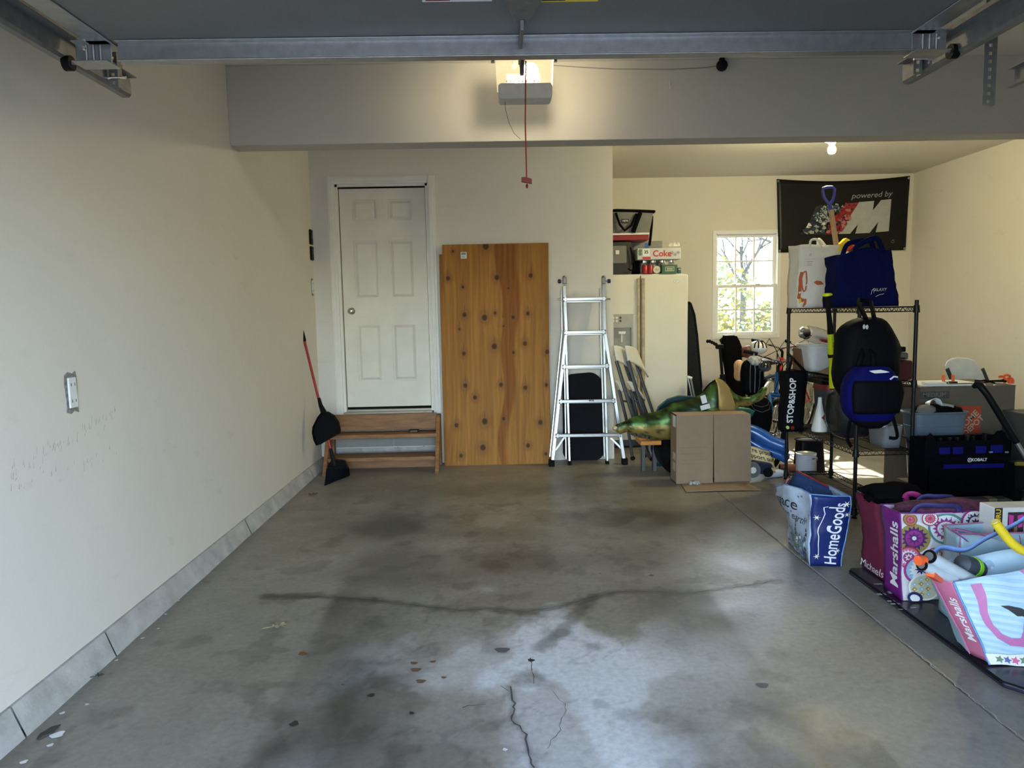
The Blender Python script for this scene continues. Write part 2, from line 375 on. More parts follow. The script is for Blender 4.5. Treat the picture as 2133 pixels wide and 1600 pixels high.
# ---------------------------------------------------------------- floor with joint, stains, cracks and painted glare
xs = np.concatenate([np.arange(-1.82, 1.655, 0.012), [1.6575, 1.6585, 1.6625, 1.6635], np.arange(1.672, 2.4, 0.014), np.arange(2.45, 5.0, 0.05)])
ysf = np.concatenate([np.arange(0.05, 2.0, 0.08), np.arange(2.02, 6.75, 0.013), np.arange(6.78, 8.5, 0.05)])
X, Y = np.meshgrid(xs, ysf)
Z = np.where(np.abs(X - 1.6605) < 0.0022, -0.008, 0.0); P = np.stack([X, Y, Z], -1)
wx = X + 0.16 * (fbm(X * 3, Y * 3, 1) - 0.5) + 0.05 * (fbm(X * 14, Y * 14, 2) - 0.5); wy = Y + 0.20 * (fbm(X * 3, Y * 3, 5) - 0.5) + 0.05 * (fbm(X * 14, Y * 14, 6) - 0.5)
base = np.ones(X.shape + (3,)) * np.array((0.225, 0.206, 0.170))
base *= (0.84 + 0.32 * fbm(X * 1.8, Y * 1.8, 3, 7))[..., None]; base *= (0.86 + 0.28 * fbm(X * 11, Y * 11, 9, 5))[..., None]
def blob(cx, cy, rx, ry, soft=0.6): return 1 - sstep(1 - soft, 1 + soft, np.hypot((wx - cx) / rx, (wy - cy) / ry))
# paler area painted in the bay's middle, crisp sided
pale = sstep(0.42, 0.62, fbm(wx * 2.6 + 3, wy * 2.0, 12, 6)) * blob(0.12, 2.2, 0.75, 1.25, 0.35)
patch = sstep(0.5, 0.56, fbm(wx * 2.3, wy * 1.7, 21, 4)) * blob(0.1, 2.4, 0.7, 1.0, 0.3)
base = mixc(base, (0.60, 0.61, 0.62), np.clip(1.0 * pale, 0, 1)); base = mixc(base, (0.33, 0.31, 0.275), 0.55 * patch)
base = mixc(base, (0.40, 0.395, 0.38), 0.55 * blob(1.32, 3.55, 0.30, 0.5) + 0.25 * blob(1.3, 2.6, .25, 1.0))  # first blob: glare of the back window painted into the floor colour
base = mixc(base, (0.36, 0.345, 0.31), 0.35 * blob(-0.25, 4.0, 1.0, 0.35) * sstep(.4, .6, fbm(wx * 4, wy * 4, 4)))
# tyre bands
fl = 1 - sstep(3.3, 3.75, wy + 0.15 * (fbm(X * 2, Y * 2, 8) - 0.5)); en = 0.45 + 0.75 * sstep(0.35, 0.7, fbm(X * 2.5, Y * 1.2, 14))
tl = sstep(-0.87, -0.81, X + 0.02 * (Y - 3)) * (1 - sstep(-0.62, -0.22, wx)) * fl; tr = sstep(0.42, 0.78, wx) * (1 - sstep(0.985, 1.05, X)) * fl
base *= (1 - 0.66 * np.clip(tl * en, 0, 1))[..., None]; base *= (1 - 0.62 * np.clip(tr * en, 0, 1))[..., None]
tl2 = sstep(-0.90, -0.8, X) * (1 - sstep(-0.58, -0.48, X)) * sstep(3.5, 3.8, Y) * (1 - sstep(5.4, 5.9, Y)); tyr2 = sstep(0.72, 0.85, X) * (1 - sstep(1.05, 1.15, X)) * sstep(3.5, 3.8, Y) * (1 - sstep(5.4, 5.9, Y))
base *= (1 - 0.16 * (tl2 + tyr2))[..., None]
for cx, cy, rx, ry, s, so in ((-0.74, 4.70, 0.25, 0.26, 0.72, 0.45), (0.95, 4.66, 0.27, 0.24, 0.60, 0.45), (-0.70, 4.70, 0.44, 0.5, 0.25, 0.5), (0.93, 4.66, 0.42, 0.5, 0.22, 0.5),
        (-0.6, 3.95, 0.30, 0.30, 0.38, 0.6), (0.05, 3.95, 0.33, 0.20, 0.34, 0.7), (0.7, 3.95, 0.3, 0.16, 0.33, 0.7), (-0.35, 3.70, 0.35, 0.12, 0.3, 0.7), (0.35, 5.7, 0.5, 0.2, 0.25, 0.7), (-0.7, 5.6, 0.6, 0.25, 0.18, 0.7), (-0.45, 2.15, 0.4, 0.3, 0.32, 0.6), (0.85, 2.2, 0.35, 0.28, 0.38, 0.5), (-0.15, 4.45, 0.3, 0.1, 0.2, 0.8), (0.45, 4.9, 0.35, 0.1, 0.22, 0.8)):
    base *= (1 - s * blob(cx, cy, rx, ry, so))[..., None]
base = mixc(base, (0.42, 0.40, 0.36), 0.25 * sstep(0.55, 0.7, fbm(wx * 5, wy * 5, 31)) * blob(0.1, 4.9, 1.1, 0.5))
sp = sstep(0.60, 0.72, fbm(X * 7, Y * 7, 41, 4)); base *= (1 - 0.28 * sp * (X < 1.2) * (1 - sstep(5.2, 6, Y)))[..., None]
sp2 = sstep(0.70, 0.78, fbm(X * 25, Y * 25, 44, 3)); base *= (1 - 0.15 * sp2)[..., None]
FP = lambda L: [tuple(atZ(*q)[:2]) for q in L]
crackA = FP([(550, 1243), (620, 1242), (700, 1245), (770, 1250), (870, 1262), (960, 1272), (1020, 1268), (1100, 1275), (1170, 1262), (1230, 1245), (1290, 1233), (1350, 1232), (1420, 1238), (1500, 1228), (1560, 1220), (1615, 1210)])
crackB = FP([(1235, 1240), (1205, 1275), (1185, 1300), (1160, 1325), (1125, 1352)])
crackC = FP([(1060, 1430), (1072, 1465), (1066, 1500), (1094, 1530), (1100, 1562), (1113, 1600)])
nz = fbm(X * 22, Y * 22, 51, 3)
dA = dpoly(X, Y, crackA) + 0.05 * (nz - 0.5); wA = 0.018 + 0.032 * fbm(X * 3, Y * 0.5, 52); base *= (1 - 0.42 * (1 - sstep(wA * 0.5, wA * 1.2, dA)))[..., None]
base *= (1 - 0.48 * (1 - sstep(0.016, 0.05, dpoly(X, Y, crackB) + 0.05 * (nz - 0.5))))[..., None]
base *= (1 - 0.40 * (1 - sstep(0.005, 0.018, dpoly(X, Y, crackC) + 0.02 * (nz - 0.5))))[..., None]
base *= (1 - 0.45 * (1 - sstep(0.03, 0.06, dpoly(X, Y, FP([(560, 1244), (655, 1240)])) + 0.03 * (nz - 0.5))))[..., None]
veins = 1 - sstep(0.004, 0.018, np.abs(fbm(wx * 2.4, wy * 2.4, 61, 5) - 0.5)); base *= (1 - 0.22 * veins * blob(0.1, 2.7, 1.1, 1.1, 0.4))[..., None]
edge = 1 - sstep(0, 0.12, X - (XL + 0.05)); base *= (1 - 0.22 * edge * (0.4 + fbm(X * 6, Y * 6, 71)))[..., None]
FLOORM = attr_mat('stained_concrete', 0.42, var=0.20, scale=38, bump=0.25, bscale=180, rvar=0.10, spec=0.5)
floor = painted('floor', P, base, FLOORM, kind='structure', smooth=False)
m = MB(); m.box((XL - 0.14, 0.05, -0.2), (XR + 0.14, D2 + 0.14, -0.012)); m.build('slab_underside', CONC, floor)
def ribbon(pts, w, name='crack', mt=None, z=0.0012):
    out = []
    for a, b in zip(pts, pts[1:]):
        n = max(2, int(math.dist(a, b) / 0.02))
        for k in range(n): out.append((a[0] + (b[0] - a[0]) * k / n + random.uniform(-.006, .006), a[1] + (b[1] - a[1]) * k / n + random.uniform(-.006, .006)))
    out.append(pts[-1]); ws = [w * random.uniform(.5, 1.3) for _ in out]
    vs, fs = stroke2(out, ws); MB().add([(x, y, z) for x, y in vs], fs).build(name, mt, floor)
CRK = mat('dark_crack', (0.07, 0.07, 0.072), 0.9)
PALEJ = mat('pale_joint_filler', (0.42, 0.41, 0.39), 0.9)
ribbon(crackA, 0.004, mt=CRK); ribbon(crackC, 0.006, mt=CRK); ribbon(FP([(1103, 1372), (1110, 1395), (1112, 1425)]), 0.003, mt=CRK)
ribbon(FP([(962, 1474), (985, 1470), (1012, 1468)]), 0.004, mt=CRK); ribbon(FP([(1045, 1430), (1060, 1440)]), 0.004, mt=CRK); ribbon(FP([(1150, 1440), (1180, 1475), (1165, 1520), (1140, 1560)]), 0.002, mt=CRK)
ribbon([(1.6605, 0.4), (1.6605, 4.2)], 0.0045, 'joint_filler', PALEJ, 0.0006); ribbon(FP([(1740, 1226), (1860, 1222)]), 0.002, mt=PALEJ)
OILS = mat('black_oil_spot', (0.02, 0.02, 0.02), 0.35); RUST = mat('rust_mark', (0.14, 0.08, 0.04), 0.8)
def spot(px, py, r, mt=OILS, name='oil_spot'):
    c = atZ(px, py); n = 14; a0 = random.random() * 6
    MB().add([(c.x + r * (1 + .25 * sin(3 * t + a0)) * cos(t), c.y + r * .9 * (1 + .2 * cos(2 * t + a0)) * sin(t), 0.0015) for t in [2 * pi * k / n for k in range(n)]], [list(range(n))]).build(name, mt, floor)
for a in ((780, 1248, .018), (773, 1449, .014), (613, 1508, .016), (857, 1486, .009), (1106, 1376, .014), (1357, 1199, .014), (1250, 1195, .006), (714, 1427, .005)): spot(*a)
for a in ((862, 1382, .015), (866, 1396, .02), (876, 1420, .018), (902, 1379, .012), (630, 1362, .018), (924, 1412, .01)): spot(*a, RUST, 'rust_mark')
for a in ((1046, 1355, .03), (1588, 1428, .022)): spot(*a, mat('damp_mark', (0.10, 0.10, 0.11), 0.6), 'damp_mark')
FLAKE = mat('white_paint_flake', (0.7, 0.7, 0.7), 0.8)
for px, py, r in ((120, 1531, .022), (130, 1486, .009), (105, 1553, .01), (50, 1588, .011), (181, 1468, .007), (243, 1376, .007), (1052, 1562, .008), (1050, 1417, .005), (1228, 1325, .004), (372, 1252, .006), (345, 1280, .007), (330, 1310, .006), (297, 1330, .008), (420, 1215, .004), (805, 1022, .006), (775, 996, .007), (950, 985, .005)): spot(px, py, r, FLAKE, 'paint_flake')

# ---------------------------------------------------------------- door_1 with casing, six panels, knob, threshold
dr = thing('door_1', None, None, (-1.03, D1, DZB), kind='structure')
DOORM = mat('door_white_paint', (0.72, 0.69, 0.60), 0.42, var=0.05, scale=5, bump=0.1, bscale=200)
lx0, lx1, lz0, lz1, ly = -1.425, -0.643, 0.545, 2.560, D1 + 0.035
m = MB().box((lx0, ly + 0.014, lz0), (lx1, ly + 0.04, lz1))
W = lx1 - lx0; H = lz1 - lz0; pw = (W - 0.115 * 2 - 0.105) / 2
cols = [(lx0 + 0.115, lx0 + 0.115 + pw), (lx1 - 0.115 - pw, lx1 - 0.115)]; rows = [(lz0 + 0.24, lz0 + 0.24 + 0.535), (lz0 + 1.01, lz0 + 1.01 + 0.53), (lz0 + 1.72, lz0 + 1.72 + 0.19)]
for a, b in ((lx0, cols[0][0]), (cols[0][1], cols[1][0]), (cols[1][1], lx1)): m.box((a, ly, lz0), (b, ly + 0.015, lz1))
zz = [lz0] + [q for r in rows for q in r] + [lz1]
for a, b in cols:
    for i in range(0, len(zz), 2): m.box((a, ly, zz[i]), (b, ly + 0.015, zz[i + 1]))
leaf = m.build('door_leaf', DOORM, dr)
for a, b in cols:
    for c, e in rows:
        f = MB(); g = 0.012; h = 0.036
        A = [(a + g, ly + 0.0145, c + g), (b - g, ly + 0.0145, c + g), (b - g, ly + 0.0145, e - g), (a + g, ly + 0.0145, e - g)]; B = [(a + h, ly + 0.001, c + h), (b - h, ly + 0.001, c + h), (b - h, ly + 0.001, e - h), (a + h, ly + 0.001, e - h)]
        f.add(A + B, [(4, 5, 6, 7)] + [(i, (i + 1) % 4, 4 + (i + 1) % 4, 4 + i) for i in range(4)]); f.build('raised_panel', DOORM, leaf)
def casing(x0, x1, z0c, z1c, y, wd_, mt, par):
    for lo, hi in (((x0 - wd_, y - 0.017, z0c), (x0, y, z1c + wd_)), ((x1, y - 0.017, z0c), (x1 + wd_, y, z1c + wd_)), ((x0, y - 0.017, z1c), (x1, y, z1c + wd_))):
        q = MB().box(lo, hi)
        a, b = Vector(lo), Vector(hi)
        if b.z - a.z > b.x - a.x: q.box((a.x + .012, a.y - .006, a.z), (b.x - .022, a.y, b.z))
        else: q.box((a.x, a.y - .006, a.z + .022), (b.x, a.y, b.z - .012))
        q.build('casing_board', mt, par, bevel=0.003)
casing(DXL, DXR, DZB - 0.02, DZT, D1, 0.068, WHITEPT, dr)
for lo, hi in (((DXL, D1, DZB), (DXL + 0.022, D1 + 0.13, DZT)), ((DXR - 0.022, D1, DZB), (DXR, D1 + 0.13, DZT)), ((DXL, D1, DZT - 0.022), (DXR, D1 + 0.13, DZT))): MB().box(lo, hi).build('jamb', WHITEPT, dr)
MB().box((DXL + .02, D1 + 0.02, DZT - 0.034), (DXR - .02, D1 + 0.035, DZT - 0.02)).box((DXL + 0.02, D1 + 0.06, DZB), (DXR - .02, D1 + 0.075, lz0)).build('weatherstrip', BLKRUB, dr)
MB().box((DXL + 0.01, D1 - 0.035, DZB - 0.022), (DXR - 0.01, D1 + 0.12, DZB + 0.004)).box((DXL + .02, D1 + .02, DZB), (DXR - .02, D1 + .10, DZB + .022)).build('threshold', mat('worn_aluminium_sill', (0.36, 0.33, 0.27), 0.45, 0.5), dr, bevel=0.003)
k = atY(733, 648, ly); MB().lathe((k.x, k.y, k.z), [(0.032, 0), (0.032, -0.006), (0.016, -0.012), (0.012, -0.03), (0.024, -0.04), (0.029, -0.052), (0.026, -0.064), (0.014, -0.070), (0.0, -0.071)], 24, 'y').build('door_knob', mat('satin_nickel', (0.55, 0.52, 0.47), 0.22, 0.95), dr, smooth=60)
# boards below the sill
BRD = mat('grey_fibre_board', (0.24, 0.235, 0.22), 0.8, var=0.05)
fb = tag(MB().box((XL + 0.08, D1 - 0.012, 0.0), (-0.60, D1 - 0.001, 0.16)).build('trim_2', CONC), kind='structure')
for a, b in ((XL + 0.09, -1.005), (-1.0, -0.60)): MB().box((a, D1 - 0.016, 0.17), (b, D1 - 0.002, DZB - 0.04)).build('fibre_board', BRD, fb)
for q in ((820 + 3, 933), (829, 932), (883, 929), (752, 937)): c = atY(*q, D1 - 0.016); MB().lathe(c, [(0.006, 0), (0.006, -.002), (0, -.003)], 8, 'y').build('screw_head', GALVD, fb)

# ---------------------------------------------------------------- window_1
wn1 = thing('window_1', None, None, ((WX0 + WX1) / 2, D2, WZ0), kind='structure')
VIN = mat('white_vinyl', (0.78, 0.78, 0.76), 0.35, var=0.02)
t = 0.032
for lo, hi in (((WX0 - .01, D2 - 0.012, WZ0 - .01), (WX0 + t, D2 + 0.10, WZ1 + .01)), ((WX1 - t, D2 - 0.012, WZ0 - .01), (WX1 + .01, D2 + 0.10, WZ1 + .01)), ((WX0 + t, D2 - 0.012, WZ1 - t), (WX1 - t, D2 + 0.10, WZ1 + .01)), ((WX0 + t, D2 - 0.012, WZ0 - .01), (WX1 - t, D2 + 0.10, WZ0 + t))): MB().box(lo, hi).build('window_frame', VIN, wn1, bevel=0.003)
GLASS = bpy.data.materials.new('window_glass'); GLASS.use_nodes = True
nt = GLASS.node_tree; nt.nodes.clear(); o_ = nd(nt, 'ShaderNodeOutputMaterial'); a_ = nd(nt, 'ShaderNodeBsdfTransparent'); a_.inputs[0].default_value = (.93, .95, .95, 1); g_ = nd(nt, 'ShaderNodeBsdfGlossy', Roughness=0.02); x_ = nd(nt, 'ShaderNodeMixShader'); fr = nd(nt, 'ShaderNodeFresnel', IOR=1.45)
nt.links.new(fr.outputs[0], x_.inputs[0]); nt.links.new(a_.outputs[0], x_.inputs[1]); nt.links.new(g_.outputs[0], x_.inputs[2]); nt.links.new(x_.outputs[0], o_.inputs[0])
zm = atY(1550, 596, D2 + .03).z
def sash(z0s, z1s, y):
    s = MB(); a, b = WX0 + t, WX1 - t; q = 0.035
    s.box((a, y, z0s), (a + q, y + .03, z1s)).box((b - q, y, z0s), (b, y + .03, z1s)).box((a + q, y, z1s - q), (b - q, y + .03, z1s)).box((a + q, y, z0s), (b - q, y + .03, z0s + q))
    so = s.build('sash', VIN, wn1, bevel=0.003); ww = (b - a - 2 * q) / 3; hh = (z1s - z0s - 2 * q) / 2
    for i in (1, 2): MB().box((a + q + ww * i - .009, y + .008, z0s + q), (a + q + ww * i + .009, y + .024, z1s - q)).build('muntin', VIN, so)
    MB().box((a + q, y + .0085, z0s + q + hh - .009), (b - q, y + .0235, z0s + q + hh + .009)).build('muntin', VIN, so)
    for i in range(3):
        for j in range(2): MB().box((a + q + ww * i + .0095, y + .014, z0s + q + hh * j + .0095), (a + q + ww * (i + 1) - .0095, y + .018, z0s + q + hh * (j + 1) - .0095)).build('pane', GLASS, so)
sash(zm - 0.018, WZ1 - t, D2 + 0.055); sash(WZ0 + t, zm + 0.018, D2 + 0.022)
MB().cbox(((WX0 + WX1) / 2 - .14, D2 + .02, zm + .02), (.05, .02, .012)).build('sash_lock', VIN, wn1); MB().cbox(((WX0 + WX1) / 2 + .14, D2 + .02, zm + .02), (.05, .02, .012)).build('sash_lock', VIN, wn1)

# ---------------------------------------------------------------- outdoors
GR = mat('driveway_asphalt', (0.17, 0.17, 0.17), 0.9, var=0.15, scale=8)
tag(MB().box((-25, -40, -0.3), (30, 0.049, -0.03)).build('driveway', GR), kind='structure')
LAWN = mat('leaf_strewn_lawn', (0.14, 0.13, 0.07), 0.95, var=0.4, scale=3)
tag(MB().box((-30, D2 + 0.15, -0.4), (40, 70, -0.05)).build('lawn', LAWN), kind='structure')
BARK = mat('pale_bark', (0.10, 0.09, 0.075), 0.9, var=0.2)
def grow(mb, p, d, L, r, k, rnd):
    q = p + d * L; pts = [p, p + d * L * .5 + V(rnd.uniform(-.04, .04) * L, rnd.uniform(-.04, .04) * L, 0), q]
    mb.tube(pts, [r, r * .85, r * .7], 5 if k > 2 else 3, cap=False)
    if k == 0: return
    for i in range(3 if k > 1 else 4):
        a = rnd.uniform(0.3, 0.75); th = rnd.uniform(0, 2 * pi); x = d.cross(V(.3, .2, .9)).normalized(); y = d.cross(x)
        grow(mb, p + d * L * rnd.uniform(.6, 1), (d * cos(a) + (x * cos(th) + y * sin(th)) * sin(a) + V(0, 0, .08)).normalized(), L * rnd.uniform(.55, .75), r * .55, k - 1, rnd)
tl_ = ['bare pale tree outside the window, nearest its left side', 'bare forked tree seen in the middle of the window', 'thick trunked bare tree seen at the right of the window', 'slender bare tree further off behind the left panes', 'slender bare tree further off behind the right panes']
for k, (x, y, h, r) in enumerate(((4.2, 18.5, 1.9, .06), (6.8, 20, 2.4, .08), (9.6, 24, 3.6, .16), (4.6, 30, 3.0, .1), (13.5, 32, 3.4, .12))):
    rn = random.Random(k + 5); m = MB(); m.tube([(x, y, -.1), (x + .05, y, h)], [r * 1.3, r], 7); tt = thing('bare_tree', tl_[k], 'tree', (x, y, -.05)); m.build('trunk', BARK, tt)
    m = MB()
    for j in range(4): a = j * 1.6 + k; grow(m, V(x + .05, y, h * (.75 + .08 * j)), V(.5 * cos(a), .5 * sin(a), .8).normalized(), h * .42, r * .6, 3, rn)
    m.build('branches', BARK, tt, kind='stuff')
def leafball(cx, cy, cz, R, n, rn, ms, mb):
    for _ in range(n):
        d = Vector((rn.gauss(0, 1), rn.gauss(0, 1), rn.gauss(0, 1))).normalized() * R * rn.random() ** .4; p = V(cx, cy, cz) + V(d.x, d.y, d.z * .8)
        if p.z < -.05: continue
        a = Vector((rn.gauss(0, 1), rn.gauss(0, 1), rn.gauss(0, 1))).normalized(); b = a.cross(V(rn.random(), rn.random(), 1)).normalized(); s = rn.uniform(.04, .09)
        mb.mi(rn.randrange(ms)); mb.add([p + a * s, p + b * s * .6, p - a * s, p - b * s * .6], [(0, 1, 2, 3)])
LV = [mat('pale_green_leaf', (0.26, 0.28, 0.16), 0.6), mat('yellow_leaf', (0.40, 0.34, 0.12), 0.6), mat('grey_green_leaf', (0.20, 0.23, 0.17), 0.6)]
for k, (x, y, R, lab) in enumerate(((3.0, 11.4, .95, 'leafy pale bush outside the window, low on the left'), (5.1, 11.9, 1.1, 'leafy pale bush outside behind the middle panes'), (7.6, 14.4, 1.4, 'yellowish leafy bush outside at the right of the window'), (3.9, 15.2, 1.75, 'grey green bush further back, between the two nearer bushes on the left'))):
    rn = random.Random(k); m = MB(); leafball(x, y, R * .72, R, 3200, rn, 3, m); o = m.build('garden_bush', [LV[k % 3], LV[(k + 1) % 3], LV[0]], None, off=(x, y, 0)); tag(o, lab, 'bush')

# ---------------------------------------------------------------- overhead: open sectional door, tracks, opener
DSK = mat('sectional_door_skin', (0.14, 0.14, 0.136), 0.45, var=0.04, scale=60, bump=0.15, bscale=350)
gd = thing('garage_door', 'grey overhead sectional garage door raised flat under the ceiling', 'garage door', (0.08, 1.5, 2.33))
DX0, DX1, ZD = -1.31, 1.47, 2.303
for k in range(4):
    y1 = 2.545 - k * 0.535; y0 = y1 - 0.53
    p = MB().box((DX0, y0, ZD), (DX1, y1, ZD + 0.045)).build('door_section', DSK, gd, bevel=0.004)
    for x0, x1 in ((DX0 + .001, DX0 + 0.075), (DX1 - 0.075, DX1 - .001)): MB().box((x0, y0 + .004, ZD - 0.006), (x1, y1 - .004, ZD - .0005)).build('end_stile', GALV, p, bevel=0.002)
    if k: MB().box((0.06, y1 - .03, ZD - .02), (0.13, y1 + .04, ZD - .001)).build('hinge', GALV, p)
# U-shaped stiffening strut, pairs of flanges
SY = 2.50
m = MB().box((DX0 + 0.09, SY - .028, ZD - .053), (DX1 - 0.06, SY - .024, ZD)).box((DX0 + .09, SY - .028, ZD - .057), (DX1 - .06, SY + .02, ZD - .053)).box((DX0 + .09, SY - .052, ZD - .004), (DX1 - .06, SY - .028, ZD - .0008)).box((DX0 + .09, SY - .040, ZD - .062), (DX1 - .06, SY - .028, ZD - .057))
m.build('stiffening_strut', GALV, gd, bevel=0.0015)
for sx, x in ((-1, DX0 + .005), (1, DX1 - .005)):
    m = MB()
    a, b = (x - .05, x + .065) if sx < 0 else (x - .065, x + .05)
    m.box((a, SY - .03, ZD - .065), (b, SY - .026, ZD + .0))
    for q in (.3, .5, .7): c = a + (b - a) * q; m.cyl((c, SY - .030, ZD - .058), (c, SY - .030, ZD - .008), .006, n=8)
    m.box((a, SY - .06, ZD - .006), (b, SY - .026, ZD - .002)).box((a, SY - .06, ZD - .069), (b, SY + .02, ZD - .065))
    tb = m.build('top_roller_bracket', GALV, gd, bevel=0.001)
    MB().cyl((x - .02 * sx, SY - .01, ZD - .058), (x + .105 * sx, SY - .01, ZD - .058), .0055, n=10).build('roller_stem', GALV, tb)
    MB().cyl((x + .075 * sx, SY - .01, ZD - .058), (x + .10 * sx, SY - .01, ZD - .058), .024, n=20).build('roller', BLACK, tb, smooth=True)
    MB().lathe((x + .02 * sx, SY - .032, ZD - .02), [(.008, 0), (.008, -.005), (0, -.007)], 8, 'y').build('bolt', CHROME, tb)
m = MB(); zc = ZD - 0.012
m.prism([(0.035, 2.02, zc), (0.155, 2.02, zc), (0.150, 2.16, zc), (0.105, 2.37, zc), (0.085, 2.37, zc), (0.040, 2.16, zc)], (0, 0, .008)); m.box((0.089, 2.30, zc - .03), (0.101, 2.46, zc))
ab = m.build('arm_bracket', GALVD, gd, bevel=0.002)
MB().lathe((0.098, 2.09, zc), [(.009, 0), (.009, -.006), (0, -.009)], 8).build('bolt', CHROME, ab)
# stickers on the door's inside
for px0, px1, mt, nm in ((880, 1025, WHITEINK, 'white'), (1120, 1245, YELLOW, 'yellow')):
    a = atZ(px0, 4, ZD - .001); b = atZ(px1, 3, ZD - .001); q = MB().box((a.x, a.y - .10, ZD - .0016), (b.x, a.y, ZD - .0006)).build('warning_sticker', mt, gd, label=nm + ' warning sticker')
    MB().box((a.x + .01, a.y - .03, ZD - .002), (b.x - .02, a.y - .022, ZD - .0016)).box((a.x + .01, a.y - .016, ZD - .002), (a.x + .08, a.y - .008, ZD - .0016)).build('print', REDP if nm == 'white' else BLACKINK, q)
# horizontal tracks
def track(x, y0, y1, z, s, label):
    t = thing('door_track', label, 'track', (x, y1, z))
    prof = [(-.030, .038), (-.030, .034), (-.003, .034), (-.003, -.018), (-.010, -.026), (-.028, -.026), (-.030, -.018), (-.034, -.018), (-.032, -.030), (-.008, -.030), (.001, -.020), (.001, .038)]
    m = MB().prism([(x - s * a, y0, z + b) for a, b in prof], (0, y1 - y0, 0)); m.build('rail', GALVD, t)
    # stiffening angle
    MB().box((min(x, x + s * .004), y0, z + .036), (max(x, x + s * .004), y1 - .05, z + .075)).box((min(x, x - s * .035), y0, z + .036), (max(x, x - s * .035), y1 - .02, z + .039)).build('stiffening_angle', GALVD, t)
    return t
def strap(x, y, z0, z1, t, name='hanger_strap', w=.03):
    m = MB(); n = int((z1 - z0) / .028); hw = w / 2
    for a, b in ((-hw, -.006), (.006, hw)): m.box((x + a, y - .0012, z0), (x + b, y + .0012, z1))
    for k in range(n + 1): z = z0 + (z1 - z0) * k / n; m.box((x - .006, y - .0012, max(z0, z - .008)), (x + .006, y + .0012, min(z1, z + .008)))
    m.box((x + hw, y - .0012, z0), (x + hw + .002, y + .03, z1)); return m.build(name, GALVD, t)
ta = track(-1.395, 0.3, 2.905, 2.285, -1, 'galvanized horizontal door track along the left wall')
tb = track(1.555, 0.3, 2.80, 2.262, 1, 'galvanized horizontal door track at the right of the raised door')
strap(-1.375, 2.74, 2.245, CEIL, ta); strap(1.53, 2.66, 2.225, CEIL, tb); strap(1.80, 2.67, 2.115, CEIL, tb, w=.045)
MB().bar((1.575, 2.30, 2.33), (1.80, 2.30, 2.33), .04, .004).build('cross_brace', GALVD, tb)
for t_, x, y in ((ta, -1.375, 2.74), (tb, 1.53, 2.66)): MB().cyl((x - .02, y - .01, 2.275), (x + .05, y - .01, 2.275), .005, n=8).build('bolt', CHROME, t_)
tc_ = track(1.86, 0.3, 2.62, 2.19, -1, 'horizontal door track of the next bay, rightmost of the three tracks')
strap(1.885, 2.50, 2.15, CEIL, tc_)
# torsion lift at the far left: the curved cable and roller
m = MB(); m.tube([(-1.36, 0.35, 2.36), (-1.36, 1.6, 2.40), (-1.36, 2.36, 2.34)], .006, 6); m.build('lift_cable', BLACK, gd)

op = thing('garage_door_opener', 'white garage door opener with glowing yellow lens hung under the ceiling', 'door opener', (0.17, 4.1, CEIL))
OXa, OXb, OY = 0.02, 0.345, 4.15; zt, zb = 2.83, 2.585
OPW = mat('opener_housing', (0.62, 0.60, 0.55), 0.5)
def rrect(x0, x1, z0, z1, r, y, n=5):
    pts = []
    for cx, cz, a in ((x1 - r, z1 - r, 0), (x0 + r, z1 - r, 90), (x0 + r, z0 + r, 180), (x1 - r, z0 + r, 270)):
        for k in range(n + 1): t = radians(a + 90 * k / n); pts.append((cx + r * cos(t), y, cz + r * sin(t)))
    return pts
m = MB().prism(rrect(OXa + .012, OXb - .012, zb, zb + .085, .02, OY - .01), (0, .13, 0)); m.build('lower_housing', OPW, op, smooth=True, bevel=.004)
m = MB().box((OXa + .06, OY + .24, zb + .085), (OXb - .06, OY + .37, zt - .03)); m.build('motor_housing', OPW, op, bevel=.01)
LENS = mat('opener_lens', (0.9, 0.82, 0.55), 0.4, emit=(1.0, 0.83, 0.42), estr=0.75, alpha=0.55)
def lensf(u, v):
    x = OXa + (OXb - OXa) * u; e = (abs(u - .5) * 2) ** 6; z = zb + .085 + (zt - zb - .085) * v
    return V(x * (1 - .04 * (1 - v)) + .17 * .04 * (1 - v), OY + .03 * e + .006 * cos(v * 3) + .004 * sin(v * 20), z)
m = MB().grid(lensf, 16, 10)
m.grid(lambda u, v: lensf(0, v) + V(0, u * .13, 0), 3, 10); m.grid(lambda u, v: lensf(1, v) + V(0, u * .13, 0), 3, 10); m.grid(lambda u, v: lensf(u, 0) + V(0, v * .13, 0), 8, 2)
ln = m.build('lamp_lens', LENS, op, smooth=True)
for k in range(9): x = OXa + .06 + k * .022; MB().add([(x - .005, OY - .002, zb + .09), (x + .005, OY - .002, zb + .09), (x, OY - .002, zb + .104)], [(0, 1, 2)]).build('lens_vent', OPW, ln)
BE = mat('lit_bulb_opener', (1, .9, .7), emit=LAMP_COL, estr=LAMP_OPENER)
MB().ell((.215, OY + .045, zb + .16), (.045, .034, .050)).build('lamp_bulb', BE, op, smooth=True)
MB().cyl((.215, OY + .08, zb + .16), (.215, OY + .15, zb + .16), .014).build('bulb_socket', WHITEP, op)
for x in (OXa - .015, OXb + .012):
    m = MB().box((x - .010, OY + .05, zt - .035), (x + .010, OY + .053, CEIL)); m.box((x - .010, OY + .03, zt - .035), (x - .008, OY + .053, zt + .04)); hb = m.build('hanger_bracket', GALVD, op)
    for z in (zt - .02, zt + .0, zt + .02): MB().cyl((x + .002, OY + .0515, z), (x + .002, OY + .047, z), .005, n=8).build('bolt', BLACK, hb)
rl = MB().bar((.105, .3, 2.46), (.125, OY + .12, 2.80), .022, .028).build('rail', GALVD, op)
c3 = atY(1087, 140, 3.70)
